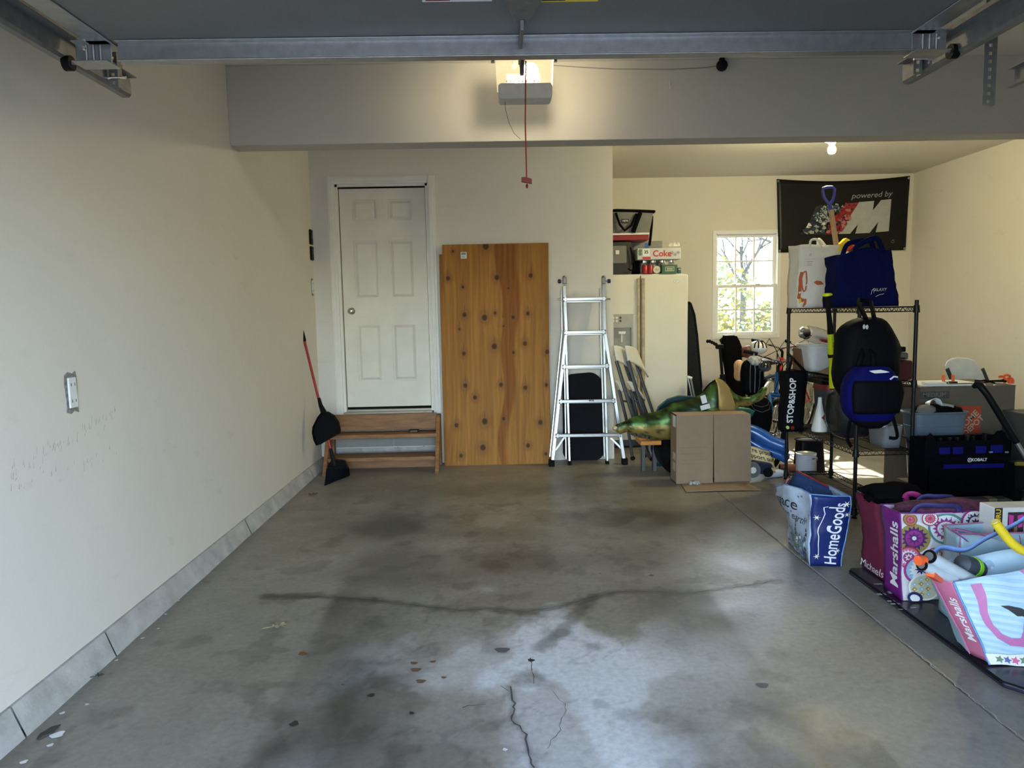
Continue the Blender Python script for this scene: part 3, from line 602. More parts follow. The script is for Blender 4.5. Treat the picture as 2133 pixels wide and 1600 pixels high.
m = MB().cbox((c3.x, 3.7, c3.z + .06), (.030, .12, .06)).cbox((c3.x, 3.69, c3.z), (.020, .03, .08)); tr_ = m.build('trolley', GREYP, op, bevel=.003)
MB().bar((.095, 2.44, zc - .01), (c3.x - .01, 3.68, c3.z + .01), .005, .03).build('door_arm', GALVD, op)
a = atY(1097, 374, 3.7)
MB().tube([(c3.x + .02, 3.7, c3.z + .03), (a.x - .002, 3.7, (a.z + c3.z) / 2), (a.x, 3.7, a.z)], .0038, 6).build('release_cord', mat('red_cord', (0.45, 0.05, 0.03), .8), op)
m = MB().prism([(a.x - .026, 3.69, a.z + .010), (a.x - .006, 3.69, a.z + .012), (a.x + .026, 3.69, a.z + .002), (a.x + .026, 3.69, a.z - .022), (a.x - .026, 3.69, a.z - .012)], (0, .02, 0)); m.ell((a.x + .001, 3.7, a.z - .032), (.007, .007, .012), 8, 6)
m.build('release_handle', REDP, op, bevel=.003)
q = [atY(*p, OY + .05) for p in ((1051, 206), (1053, 228), (1060, 255), (1071, 278), (1084, 290))]
MB().tube(q, .0016, 5).build('antenna_wire', GREYP, op)
# round sensor and its thin wire on the beam
c = atY(1505, 135, 4.72); sn = thing('motion_sensor', 'small round black sensor stuck on the beam with a thin wire', 'sensor', c)
m = MB().lathe((c.x, 4.75, c.z), [(.030, 0), (.036, -.012), (.034, -.03), (.02, -.042), (0, -.045)], 20, 'y'); m.cbox((c.x, 4.735, c.z + .037), (.03, .02, .02)); m.build('body', BLACK, sn, smooth=True)
MB().tube([atY(x, y, 4.735) for x, y in ((1150, 136), (1205, 140), (1280, 144), (1400, 144.5), (1470, 141), (1497, 137))], .0018, 5).build('wire', GREYP, sn)
c = atY(1395, 178, 4.745); tag(MB().tube([c + V(0, 0, .03), c, c + V(.002, -.012, -.012), c + V(-.003, -.008, -.022)], .003, 6).build('screw_hook', WHITEP, None, off=c), 'tiny white screw hook on the beam face right of the opener', 'hook')

# ceiling lamp with bare bulb
b0 = atY(1733, 300, 5.90); b0.z = atY(1733, 289, 5.9).z
lm = thing('ceiling_lamp', 'round white ceiling lampholder with a bare lit bulb in the alcove', 'lamp', b0)
MB().lathe(b0, [(.05, ALC - b0.z), (.05, .0), (.055, -.004), (.055, -.02), (.03, -.03), (.022, -.045)], 24).build('lamp_holder', WHITEP, lm, smooth=True)
MB().lathe(b0, [(.014, -.045), (.018, -.055), (.030, -.075), (.031, -.095), (.022, -.113), (0, -.12)], 20).build('lamp_bulb', mat('lit_bulb_ceiling', (1, .95, .85), emit=(1, .905, .50), estr=LAMP_BULB), lm, smooth=True)

# ---------------------------------------------------------------- things on the left wall
def wallplate(px, py, h, w_, label, mt, cut=False, lit=None):
    c = atX(px, py, XL); t = thing('wall_outlet' if cut else 'wall_switch', label, 'outlet' if cut else 'switch', c)
    if cut:
        n = 28; pts = [(XL + .001, c.y + w_ * .52 * max(-1, min(1, 1.5 * cos(a))) * (1 + .1 * sin(5 * a)), c.z + h * .68 * max(-1, min(1, 1.5 * sin(a))) * (1 + .06 * cos(7 * a))) for a in [2 * pi * k / n for k in range(n)]]
        MB().prism(pts, (.001, 0, 0)).build('cut_edge', mat('torn_drywall', (.20, .20, .19), .9, var=.6, scale=60), t)
        MB().box((XL + .002, c.y - w_ * .34, c.z - h * .52), (XL + .010, c.y + w_ * .34, c.z + h * .52)).build('receptacle', WHITEP, t, bevel=.003)
        for dz in (-.28, .28):
            m = MB()
            for dy in (-.08, .08): m.box((XL + .0102, c.y + dy * w_ * 2 - .0015, c.z + dz * h - .006), (XL + .0108, c.y + dy * w_ * 2 + .0015, c.z + dz * h + .006))
            m.build('socket_slots', BLACK, t)
    else:
        MB().box((XL + .0005, c.y - w_ / 2, c.z - h / 2), (XL + .02, c.y + w_ / 2, c.z + h / 2)).build('housing', mt, t, bevel=.008)
        MB().box((XL + .02, c.y - w_ * .25, c.z - h * .1), (XL + .023, c.y + w_ * .25, c.z + h * .3)).build('push_button', DGREY, t, bevel=.001)
wallplate(148, 818, .115, .075, 'exposed white outlet in a rough cut on the left wall, low and nearest', WHITEP, True)
wallplate(650, 598, .115, .06, 'exposed outlet in a rough cut on the left wall near the white door', WHITEP, True)
wallplate(645.5, 494, .135, .075, 'upper black door opener button plate on the left wall', BLACK); wallplate(647.5, 528, .125, .075, 'lower black door opener button plate on the left wall', BLACK)

rn = random.Random(12); m = MB()
for k in range(95):
    px = rn.uniform(20, 245); py = 1010 - px * .62 + rn.gauss(0, 9) if k < 70 else 1030 - px * .35 + rn.gauss(0, 6); c = atX(px, py, XL); h = rn.uniform(.006, .03); w_ = rn.uniform(.001, .0022)
    m.add([(XL + .0008, c.y - w_, c.z), (XL + .0008, c.y + w_, c.z), (XL + .0008, c.y + w_ * .4 + .003, c.z + h), (XL + .0008, c.y - w_ * .4 + .003, c.z + h)], [(0, 1, 2, 3)])
for k in range(40):
    c = atX(rn.uniform(280, 620), rn.uniform(640, 980), XL); l = rn.uniform(.01, .06); a_ = rn.gauss(0, .5); m.add([(XL + .0008, c.y, c.z), (XL + .0008, c.y + l * cos(a_), c.z + l * sin(a_)), (XL + .0008, c.y + l * cos(a_), c.z + l * sin(a_) + .0015)], [(0, 1, 2)])
m.build('scuff_marks', mat('faint_scuff', (.42, .39, .35), .8), bpy.data.objects['wall_left'], kind='stuff')

# ---------------------------------------------------------------- wooden steps
st = thing('wooden_steps', 'worn brown wooden steps with open treads below the white door', 'steps', (-1.06, 6.45, 0))
sx0, sx1 = -1.575, -0.548
ztop = atY(800, 862, 6.62).z
for x in (sx0, sx1 - .035):
    MB().prism([(x, 6.262, 0), (x, 6.32, 0), (x, 6.60, ztop - .25), (x, 6.66, ztop - .02), (x, 6.57, ztop - .02), (x, 6.50, ztop - .12)], (.035, 0, 0)).build('stringer', PINE, st, bevel=.003)
    MB().box((x, 6.62, 0), (x + .035, 6.70, ztop - .02)).build('rear_post', PINE, st, bevel=.003)
zt1 = atY(800, 895, 6.60).z
MB().box((sx0 - .002, 6.585, zt1), (sx1 - .035, 6.625, ztop)).build('apron_board', PINE, st, bevel=.003)
z2 = atY(800, 905, 6.47).z; MB().box((sx0 + .03, 6.45, z2 - .034), (sx1 - .02, 6.64, z2 + .002)).build('tread', PINE, st, bevel=.004)
z3 = atY(800, 953, 6.36).z; MB().box((sx0 + .036, 6.35, z3 - .034), (sx1 - .036, 6.58, z3 + .002)).build('tread', PINE, st, bevel=.004)
MB().box((sx0 + .036, 6.56, .0), (sx1 - .036, 6.58, .09)).build('kick_board', PINE, st)
c = atY(863, 897, 6.56); tb_ = thing('tape_dispenser', 'small dark oval tin lying on the upper wooden tread', 'tin', (c.x, 6.54, z2 + .002))
MB().prism(rrect(c.x - .045, c.x + .045, z2 + .003, z2 + .027, .011, 6.52), (0, .05, 0)).build('body', BLACK, tb_, smooth=True, bevel=.003); MB().prism(rrect(c.x - .033, c.x + .033, z2 + .007, z2 + .022, .006, 6.5195), (0, -.002, 0)).build('lid_plate', mat('dark_tin', (.08, .06, .05), .3, .6), tb_)

# ---------------------------------------------------------------- broom with clipped dustpan
bt = atX(628, 676, -1.655); bb_ = atZ(706, 985, .18); bb_ = V(-1.40, 6.08, .18)
br = thing('broom', 'black angled broom with red handle leaning in the left corner', 'broom', (-1.40, 6.05, 0))
top = atY(626, 676, 6.30); bot = atY(694, 958, 6.08); u = (top - bot).normalized()
MB().cyl(bot, top - u * .15, .0115, n=12).build('handle', mat('red_enamel', (0.28, 0.012, 0.015), .35), br, smooth=True)
MB().tube([top - u * .155, top - u * .14, top - u * .02, top], [.014, .016, .016, .010], 12).build('grip', BLKRUB, br, smooth=True)
MB().tube([bot - u * .05, bot + u * .10], [.024, .014], 12).build('handle_socket', BLACK, br, smooth=True)
def pl(pts, Y, d): return MB().prism([atY(x, y, Y) for x, y in pts], d)
bc = [(695, 957), (718, 960), (730, 992), (727, 995), (676, 1013), (674, 1012), (679, 975), (684, 968)]
PB = lambda x, y: atY(x, y, 6.10 - max(0, (y - 957)) * .0030)
m = MB(); f1 = [PB(*q) for q in ((693, 957), (717, 960), (724, 975), (680, 978), (683, 968))]; m.prism(f1, (0, .045, 0)); m.build('brush_head', BLACK, br, bevel=.004)
m = MB(); BRS = mat('charcoal_bristles', (.006, .007, .010), .9, spec=.05, var=.5, scale=60, stretch=(8, 8, 1))
for k in range(34):
    s = k / 33; a = PB(681 + 42 * s, 977 - 2 * s); b = atZ(677 + 49 * s, 1011 - 20 * s, .004)
    for dy in (0, .02, .04): m.bar(a + V(0, dy, 0), b + V(0, dy, 0), .009, .009)
m.build('bristles', BRS, br, kind='stuff')
dp = thing('dustpan', 'black plastic dustpan clipped on the red broom handle', 'dustpan', atY(680, 890, 6.16))
yd = 6.13
outl = [(664, 868), (672, 858), (684, 858), (697, 866), (706, 880), (709.5, 896), (708, 903), (690, 913), (668, 926), (662, 927), (656, 915), (653, 900), (654, 888)]
pts = [atY(x, y, yd - (y - 858) * .0006) for x, y in outl]; m = MB().prism(pts, (0, .010, 0)); m.build('pan', mat('matte_black_plastic', (.004, .004, .005), .7, spec=.08), dp, bevel=.003)
m = MB()
for a, b in zip(pts[:6] + pts[-4:], pts[1:7] + (pts[-3:] + [pts[0]])): m.bar(a + V(0, -.02, 0), b + V(0, -.02, 0), .006, .045, up=(0, 1, 0)) if (a - b).length > .001 else 0
m.build('pan_rim', MATS['matte_black_plastic'], dp)
MB().tube([atY(664, 829, yd + .05), atY(668, 845, yd + .04), atY(676, 862, yd + .01)], [.014, .019, .026], 12, upv=(0, 1, 0)).build('clip_handle', BLACK, dp, smooth=True)

# ---------------------------------------------------------------- plywood sheets
def plywood(TL, TR, BR, BL, seed, name, label, thick=.017):
    t = thing(name, label, 'plywood', (BL + BR) / 2); nx, ny = 210, 440
    u, v = np.meshgrid(np.linspace(0, 1, nx), np.linspace(0, 1, ny)); q = [np.array(p) for p in (BL, BR, TL, TR)]
    P = (q[0] * ((1 - u) * (1 - v))[..., None] + q[1] * (u * (1 - v))[..., None] + q[2] * ((1 - u) * v)[..., None] + q[3] * (u * v)[..., None])
    x = u * 1.0; y = v * 2.1; yy = y
    kn = [(.05, .85, 12), (.19, .81, 8), (.51, .85, 14), (.83, .855, 12), (.41, .99, 18), (.20, .685, 12), (.39, .67, 16), (.49, .69, 9), (.80, .685, 11), (.66, .67, 10), (.19, .51, 11), (.48, .54, 16), (.77, .55, 12), (.66, .51, 8), (.20, .365, 12), (.54, .365, 12), (.77, .35, 12), (.29, .31, 12), (.11, .185, 12), (.38, .20, 17), (.56, .21, 10), (.91, .19, 13), (.36, .08, 16), (.79, .085, 12), (.15, .045, 11), (.96, .045, 9), (.10, .97, 7), (.62, .80, 6), (.84, .86, 5), (.15, .62, 6), (.57, .63, 6), (.98, .51, 12), (.97, .36, 10)]
    gx = x.copy(); K = np.zeros_like(x); HL = np.zeros_like(x)
    for a, b, r in kn:
        r = r * .0016; dx, dy = (x - a) * 1.0, (y - b * 2.1); d = np.hypot(dx, dy * .85); gx += np.sign(dx) * -0.018 * np.exp(-(dx / .04) ** 2 - (dy / .10) ** 2) * 1.0
        K = np.maximum(K, 1 - sstep(r * .7, r * 1.25, d)); HL = np.maximum(HL, .75 * np.exp(-((d - r * 1.6) / (r * 1.1)) ** 2)); K = np.maximum(K, .6 * (1 - sstep(.0015, .004, np.abs(dx))) * np.exp(-((dy - .06) / .05) ** 2) * (1 if b > .1 else 0))
    g = fbm(gx * 60 + seed, yy * 1.6, seed + 3, 4); g2 = fbm(gx * 9 + .8 * fbm(x * 3, y * 3, seed), yy * .9, seed + 9, 3); rings = .5 + .5 * np.sin((gx * 60 + 9 * fbm(gx * 3, yy * 1.3, seed + 5, 3)) * 2.0)
    col = np.ones(x.shape + (3,)) * np.array((.36, .165, .036)); col *= (.70 + .60 * g)[..., None]; col *= (.88 + .12 * rings)[..., None]; col *= (.85 + .3 * g2)[..., None]
    wv = .025 * np.sin(y * 7) + .02 * np.sin(y * 3 + 1)
    st_ = (sstep(.52, .535, x + wv - .02 * (y < 1.4)) * (1 - sstep(.66, .70, x + .06 * (y - 1.2) * -1 + wv * .8))) * (y > .0); col = mixc(col, col * np.array((.66, .50, .42)), .9 * st_)
    col = mixc(col, col * np.array((.8, .72, .7)), sstep(.0, .1, .12 - x) * sstep(.45, .3, y)); col = mixc(col, col * .78, .5 * sstep(.55, .9, fbm(x * 1.5, y * .8, seed + 20)))
    col = mixc(col, (.20, .085, .03), HL * .6); col = mixc(col, (.045, .022, .012), K * .9)
    m = attr_mat(name + '_face' + str(seed), .62, spec=.2, var=.1, scale=30, stretch=(14, 14, 1), bump=.1, bscale=60)
    painted('face_veneer', P, col, m, t)
    n = Vector(np.cross(q[1] - q[0], q[2] - q[0])).normalized(); n = -n if n.y < 0 else n; e = .0006
    MB().prism([p + n * e for p in (BL, BR, TR, TL)], n * thick).build('core_plies', mat('plywood_edge', (.22, .12, .05), .8, var=.3, scale=80), t)
    return t, lambda uu, vv: BL + (TL - BL) * (vv / 2.1) + (BR - BL) * uu
BLp, BRp = atY(928, 970, 6.57), atY(1146, 967.5, 6.56); BLp.z = BRp.z = 0.001
TLp = atY(921, 510, 6.668); TRp = TLp + (BRp - BLp)
t1, S1 = plywood(TLp, TRp, BRp, BLp, 4, 'plywood_sheet', 'knotty brown plywood sheet leaning on the wall, front one, with a white barcode sticker')
a = atY(966, 532, 6.66); sS = plane_S(a + V(0, -.008, 0), (1, 0, 0), (0, .045, 1))
sk = decal(sS, [(rect2(-.027, -.030, .027, .030), WHITEINK)] + [(rect2(-.021 + .006 * k, .004, -.018 + .006 * k + .0015 * (k % 2), .024), BLACKINK) for k in range(7)] + [(rect2(-.018, -.020, .016, -.017), BLACKINK), (rect2(-.018, -.010, .008, -.007), BLACKINK)], t1, 'price_sticker')
decal(sS, [(text2d('E', .07), BLACKINK)], t1, 'pencil_mark') if 0 else None
BL2, BR2 = V(BLp.x - .012, 6.605, .001), V(BRp.x + .012, 6.60, .001); TL2 = atY(917.5, 530, 6.69); TR2 = atY(1148, 522, 6.69)
TL2.x = BL2.x; TR2 = TL2 + (BR2 - BL2)
plywood(TL2, TR2, BR2, BL2, 11, 'plywood_sheet', 'rear plywood sheet, only its edges showing behind the front sheet')

# ---------------------------------------------------------------- ladder
def lean(px, py, Y0, k, dz=0.0):
    d = ray(px, py); t = (Y0 + k * CAMH) / (d.y - k * d.z); return EYE + d * t
la = thing('folding_ladder', 'silver aluminium multi position ladder leaning on the wall beside the plywood', 'ladder', (0.80, 6.46, 0))
def LP(px, py, off=0.0): p = lean(px, py, 6.45, .095); p.y += off; p.z = max(p.z, 0.0); return p
def rail(pts, w, h, off=0, name='side_rail', mt=ALU):
    m = MB(); q = [LP(x, y, off) for x, y in pts]
    for a, b in zip(q, q[1:]): m.bar(a, b, w, h, up=(0, -1, 0))
    return m.build(name, mt, la, bevel=.003)
rail([(1175, 596), (1179, 690), (1151, 958)], .030, .05); rail([(1257, 592), (1259, 690), (1299, 955)], .030, .05)
rail([(1179, 690), (1187, 962)], .020, .035, .035); rail([(1258, 690), (1266, 962)], .020, .035, .035)
rail([(1170, 604), (1172, 690), (1146, 955)], .014, .04, .075); rail([(1252, 600), (1253, 690), (1261, 955)], .014, .04, .075); rail([(1176, 690), (1181, 960)], .014, .03, .09)
for yl, xl, xr in ((623, 1172, 1262), (692, 1174, 1261), (763, 1170, 1268), (835, 1163, 1281), (906, 1156, 1293)):
    m = MB(); a, b = LP(xl, yl + 1, -.012), LP(xr, yl - 1, -.012); m.bar(a + V(.03, 0, 0), b - V(.03, 0, 0), .035, .030, up=(0, 0, 1))
    for e, s in ((a, 1), (b, -1)): m.bar(e, e + V(.035 * s, 0, 0), .038, .042, up=(0, 0, 1))
    r = m.build('rung', ALU, la, bevel=.004)
    for e, s in ((a, 1), (b, -1)):
        for dz in (-.012, .012): MB().lathe(e + V(.008 * s, -.026, dz), [(.006, .004), (.006, 0), (0, -.002)], 8, 'y').build('rivet', CHROME, r)
    m = MB(); a, b = LP(max(xl, 1178), yl + 5, .07), LP(min(xr, 1258), yl + 4, .07); m.bar(a, b, .03, .022, up=(0, 0, 1)); m.build('rear_rung', ALU, la, bevel=.003)
for x, s in ((1176, -1), (1257, 1)):
    c = LP(x, 585, -.01); m = MB(); m.cbox(c + V(0, .0, .0), (.035, .05, .06)); m.ell(c + V(0, 0, .03), (.02, .03, .018), 10, 6); hg = m.build('hinge', GALVD, la, bevel=.006)
    MB().cyl(c, c + V(.045 * s, 0, -.004), .009).build('hinge_pin', CHROME, hg); MB().lathe(c + V(.035 * s, 0, -.004), [(.0, 0), (.017, .0), (.02, .01 * s), (.018, .026 * s), (0, .03 * s)], 14, 'x').build('lock_knob', mat('navy_knob', (.01, .015, .08), .4), la, smooth=True)
    c2 = LP(1168 if s < 0 else 1263, 623, -.005); MB().cyl(c2, c2 + V(.035 * s, 0, 0), .008).build('lock_pin', CHROME, la)
for a, b in (((1157, 938), (1176, 910)), ((1272, 912), (1297, 937))): m = MB(); m.bar(LP(*a, -.005), LP(*b, -.005), .016, .006, up=(0, -1, 0)); m.build('brace', ALU, la)
for x, y in ((1149, 961), (1301, 957)):
    c = LP(x, y); m = MB(); m.box((c.x - .026, c.y - .035, 0.001), (c.x + .026, c.y + .035, .06)); m.build('rubber_foot', BLKRUB, la, bevel=.006)
for x in (1187, 1266): c = LP(x, 962, .035); MB().box((c.x - .016, c.y - .02, .001), (c.x + .016, c.y + .02, .03)).build('rubber_foot', BLKRUB, la, bevel=.003)
a = LP(1231, 834, -.032); S = plane_S(a, (1, 0, 0), (0, 0, 1)); decal(S, [(rect2(-.022, -.006, .022, .006), BLACKINK), (rect2(-.012, -.002, .012, .002), WHITEINK)], la, 'maker_label')

# black board behind the ladder
bd = thing('plastic_board', 'black rounded plastic board standing on end behind the ladder', 'board', (0.78, 6.64, 0))
pts = []
for cx, cy, r, a0 in ((1228, 803, 27, 0), (1196, 803, 24, 90), (1190, 942, 17, 180), (1240, 942, 17, 270)):
    for k in range(7): t = radians(a0 + 15 * k); pts.append(lean(cx + r * cos(t), cy - r * sin(t), 6.615, .04))
m = MB().prism(pts, (0, .022, 0)); m.build('panel', mat('textured_black', (.005, .006, .008), .6, spec=.08, bump=.5, bscale=90), bd, bevel=.004)
m = MB()
for k in range(9):
    y = 800 + k * 17
    m.bar(lean(1183, y, 6.613, .04), lean(1246, y, 6.613, .04), .004, .004)
m.build('moulded_rib', MATS['textured_black'], bd, kind='stuff')

# ---------------------------------------------------------------- folded chairs leaning on the fridge
FRM = mat('charcoal_tube', (.045, .047, .052), .45, .3); SEATW = mat('white_moulded_plastic', (.66, .64, .58), .45)
def folded_chair(dx, Y, label):
    t = thing('folding_chair', label, 'chair', atZ(1340 + dx, 960, 0), 'folded chairs by the fridge')
    A = lambda x, y, o=0: atY(x + dx, y, Y + o)
    ft = A(1358 - .25 * dx, 955, .0); ft.z = .012
    MB().tube([A(1284, 752), A(1312, 846), A(1340, 935), ft], .017, 8, flat=.6).build('back_frame', FRM, t, smooth=True)
    b = A(1298, 748, .36); MB().tube([b, A(1333, 850, .34), A(1362, 945, .3)], .015, 8, flat=.6).build('back_frame', FRM, t, smooth=True)
    ft2 = A(1318, 952, .05); ft2.z = .012
    MB().tube([A(1290, 812, .02), A(1306, 880, .03), ft2], .014, 8, flat=.6).build('leg', FRM, t, smooth=True); ft3 = A(1352, 950, .3); ft3.z = .012
    MB().tube([A(1306, 812, .30), A(1330, 880, .3), ft3], .014, 8, flat=.6).build('leg', FRM, t, smooth=True)
    def bk(u, v):  # curved white back rest, edge toward the viewer
        p = A(1277 + 9 * v ** 2 * 0, 718, 0); q = A(1285, 752, 0); o = .36 * u
        x0 = 1278 + 6 * v; y0 = 720 + 32 * v + 14 * (u ** 1.5); r = A(x0 + 26 * u + 16 * u * v, y0 + 20 * v * u, o); r.x += .03 * sin(pi * u); return r
    MB().grid(bk, 10, 8).build('backrest', SEATW, t, smooth=True, solid=.014)
    def st_(u, v):
        x0 = 1281 + 14 * v; y0 = 795 + 20 * v + 20 * u; r = A(x0 + 24 * u, y0 - 4 * sin(pi * v), .01 + .30 * u); r.z += .03 * sin(pi * u); return r
    MB().grid(st_, 8, 6).build('seat', SEATW, t, smooth=True, solid=.016)
    MB().tube([A(1296, 835, .03), A(1316, 838, .30)], .009, 8).build('cross_bar', FRM, t)
    for p in (ft, ft2, ft3): MB().ell(p + V(0, 0, .008), (.024, .024, .02), 10, 6).build('foot_cap', BLACK, t, smooth=True)
folded_chair(0, 6.58, 'folded white and charcoal chair, the left one leaning by the fridge')
folded_chair(24, 6.66, 'folded white and charcoal chair, the right one leaning by the fridge')

# ---------------------------------------------------------------- fridge
FY = 7.20
fr_ = thing('refrigerator', 'cream side by side refrigerator with water dispenser in the alcove', 'refrigerator', (1.50, FY + .35, 0))
FRG = mat('cream_fridge_enamel', (.66, .63, .53), .38, var=.03, scale=3, bump=.2, bscale=220); FRT = mat('worn_beige_trim', (.42, .34, .20), .5, var=.3, scale=12)
fx0 = XC + .012; fx1 = atY(1433, 640, FY).x; fxd = atY(1334, 640, FY).x; ftz = atY(1400, 572, FY).z
MB().box((fx0, FY + .065, .02), (fx1, FY + .75, ftz - .01)).build('cabinet', FRG, fr_, bevel=.006)
MB().box((fx0, FY + .055, .02), (fx1, FY + .065, ftz - .014)).build('door_gasket', DGREY, fr_)
fd = MB().box((fxd + .006, FY, .09), (fx1, FY + .055, ftz)).build('fridge_door', FRG, fr_, bevel=.010)
zd0, zd1 = atY(1300, 740, FY).z, atY(1300, 655, FY).z; xa, xb = fx0 + .001, atY(1319, 700, FY).x
z = MB().box((fx0, FY, .09), (fxd - .006, FY + .055, zd0)).box((fx0, FY, zd1), (fxd - .006, FY + .055, ftz)).box((xb, FY, zd0), (fxd - .006, FY + .055, zd1)); fz = z.build('freezer_door', FRG, fr_, bevel=.004)
GRB = mat('grey_beige_plastic', (.36, .35, .31), .5)
zc_ = atY(1300, 683, FY).z
ds = MB().box((xa, FY - .004, zc_), (xb, FY + .055, zd1)).box((xa, FY - .004, zd0), (xb, FY + .055, zd0 + .02)).box((xb - .02, FY - .004, zd0 + .02), (xb, FY + .055, zc_)).box((xa, FY + .045, zd0 + .02), (xb - .02, FY + .055, zc_)).build('dispenser', GRB, fr_, bevel=.002)
for r_ in range(2):
    for c_ in range(4): x = xa + .025 + .036 * c_; MB().lathe((x, FY - .004, zd1 - .032 - .032 * r_), [(.012, 0), (.012, -.003), (0, -.003)], 12, 'y').build('button', WHITEP if c_ < 3 else DGREY, ds)
a = atY(1296, 700, FY); MB().prism([(a.x - .04, FY + .005, a.z + .045), (a.x + .04, FY + .005, a.z + .045), (a.x + .03, FY + .005, a.z + .02), (a.x - .03, FY + .005, a.z + .02)], (0, .035, 0)).build('nozzle', WHITEP, ds)
MB().box((a.x - .006, FY + .02, a.z - .06), (a.x + .006, FY + .03, a.z + .02)).build('lever', WHITEP, ds)
MB().box((xa + .01, FY - .006, zd1 - .085), (xa + .075, FY - .004, zd1 - .02)).build('tape', mat('masking_tape', (.7, .6, .42), .8), ds) if 0 else None
for x0_, x1_ in ((fxd - .036, fxd - .009), (fxd + .009, fxd + .040)): MB().box((x0_, FY - .03, .35), (x1_, FY - .001, ftz - .03)).build('door_handle', FRT, fr_, bevel=.006)
c = atY(1409, 586, FY - .001); S = plane_S(c, (1, 0, 0), (0, 0, 1))
decal(S, [(disc2(0, 0, .030, 24, .017), GREYINK), (disc2(0, 0, .027, 24, .0145), WHITEP), (text2d('C -', .018, .02), BLACKINK)], fr_, 'emblem')
MB().box((fx0, FY + .07, ftz - .01), (fx1 - .02, FY + .12, ftz + .012)).build('hinge_cover', WHITEP, fr_)
TZ = ftz + .013

# things on top of the fridge
def bx_(px0, py0, px1, py1, Y, dep, zmin=None):
    a = atY(px0, py1, Y); b = atY(px1, py0, Y); z0_ = a.z if zmin is None else zmin; return (a.x, Y, z0_), (b.x, Y + dep, b.z)
GCL = mat('grey_cooler_fabric', (.17, .165, .155), .8, bump=.3, bscale=300); XM = fx0 + .005
# lower row
lo, hi = bx_(1277, 504, 1317, 571, FY + .10, .30, TZ); cb = thing('cooler_bag', 'grey and black lunch cooler bag, lowest on the left of the fridge top', 'cooler bag', (XM + .12, FY + .2, TZ))
m = MB()
def bag1(u, v):
    a = 2 * pi * u; e = 1 + .10 * sin(pi * v); cx, cy = (XM + hi[0] + .02) / 2, FY + .26; hx, hy = (hi[0] + .02 - XM) / 2, .15
    q = 4; x = abs(cos(a)) ** (2 / q) * math.copysign(1, cos(a)); y = abs(sin(a)) ** (2 / q) * math.copysign(1, sin(a)); return V(cx + hx * x * (e - .08), cy + hy * y * e, TZ + (hi[2] - TZ) * v)
m.grid(bag1, 32, 8); m.add([bag1(k / 32, 1) for k in range(32)], [list(range(32))]); m.add([bag1(k / 32, 0) for k in range(32)], [list(range(32))]); m.build('body', mat('dark_cooler_fabric', (.035, .037, .038), .85), cb, smooth=True)
pz0, pz1 = atY(1290, 549, FY + .1).z, atY(1290, 512, FY + .1).z; pp = MB().box((XM, FY + .085, pz0), (atY(1305, 540, FY + .1).x, FY + .11, pz1)).build('front_pocket', GCL, cb, bevel=.01)
MB().box((XM + .10, FY + .078, pz0 + .09), (XM + .135, FY + .084, pz0 + .13)).build('white_tag', WHITEP, cb)
MB().tube([atY(x, y, FY + .07) for x, y in ((1313, 515), (1318, 535), (1322, 556), (1316, 564), (1308, 560))], .008, 6).build('strap', BLACKF, cb, smooth=True)
lo, hi = bx_(1318, 541, 1337, 571, FY + .08, .25, TZ); bl = thing('black_pouch', 'slumped black pouch beside the jars on the fridge', 'pouch', (lo[0], FY + .2, TZ)); MB().box((lo[0], FY + .18, TZ), (hi[0], FY + .34, hi[2])).build('body', BLACKF, bl, bevel=.015)
MB().tube([(lo[0] + .01, FY + .17, hi[2] - .02), (lo[0] + .04, FY + .15, hi[2] - .08), (lo[0] + .08, FY + .17, hi[2] - .02)], .006, 6).build('strap', BLACKF, bl)
z504 = atY(1300, 503, FY + .2).z
gb = thing('grey_carton', 'plain grey carton behind the soda case on the fridge', 'carton', (atY(1350, 540, FY + .45).x, FY + .5, TZ)); lo, hi = bx_(1312, 502, 1379, 571, FY + .45, .2, TZ); MB().box((XM + .14, FY + .43, TZ), hi).build('body', mat('grey_cardboard', (.24, .24, .235), .8), gb, bevel=.004)
a = atY(1347, 512, FY + .44); MB().box((a.x - .02, FY + .428, a.z - .025), (a.x + .02, FY + .4295, a.z + .025)).build('blue_label', BLUEP, gb)
# red and white hard cooler
hc = thing('hard_cooler', 'small red hard cooler with white lid between the two cooler bags', 'cooler', (XM + .2, FY + .3, z504)); x1 = atY(1352, 495, FY + .12).x
MB().box((XM, FY + .12, z504 + .002), (x1, FY + .42, z504 + .055)).build('body', REDP, hc, bevel=.006); MB().box((XM, FY + .11, z504 + .055), (x1 + .002, FY + .43, z504 + .075)).build('lid', WHITEP, hc, bevel=.004)
zY = z504 + .076
# YETI style soft cooler: flared trapezoid
yc = thing('soft_cooler', 'large grey soft cooler with black straps topmost on the fridge', 'cooler bag', (XM + .2, FY + .3, zY)); zt_ = atY(1340, 436, FY + .15).z
def ycf(u, v): x0 = XM; x1b, x1t = atY(1352, 490, FY + .15).x, atY(1361, 440, FY + .15).x; return V(x0 + (x1b + (x1t - x1b) * v - x0) * u, FY + .13 - .03 * sin(pi * u) * sin(pi * v), zY + (zt_ - zY) * v - .012 * u * v)
m = MB(); m.grid(ycf, 10, 8); m.grid(lambda u, v: ycf(1, v) + V(0, .25 * u, 0), 6, 8); m.grid(lambda u, v: ycf(0, v) + V(0, .25 * u, 0), 2, 8); m.grid(lambda u, v: ycf(u, 1) + V(0, .25 * v, .0), 10, 4); m.grid(lambda u, v: ycf(u, 0) + V(0, .25 * v, 0), 4, 2); m.grid(lambda u, v: ycf(u, v) + V(0, .25, 0), 4, 3)
m.build('body', GCL, yc, smooth=True)
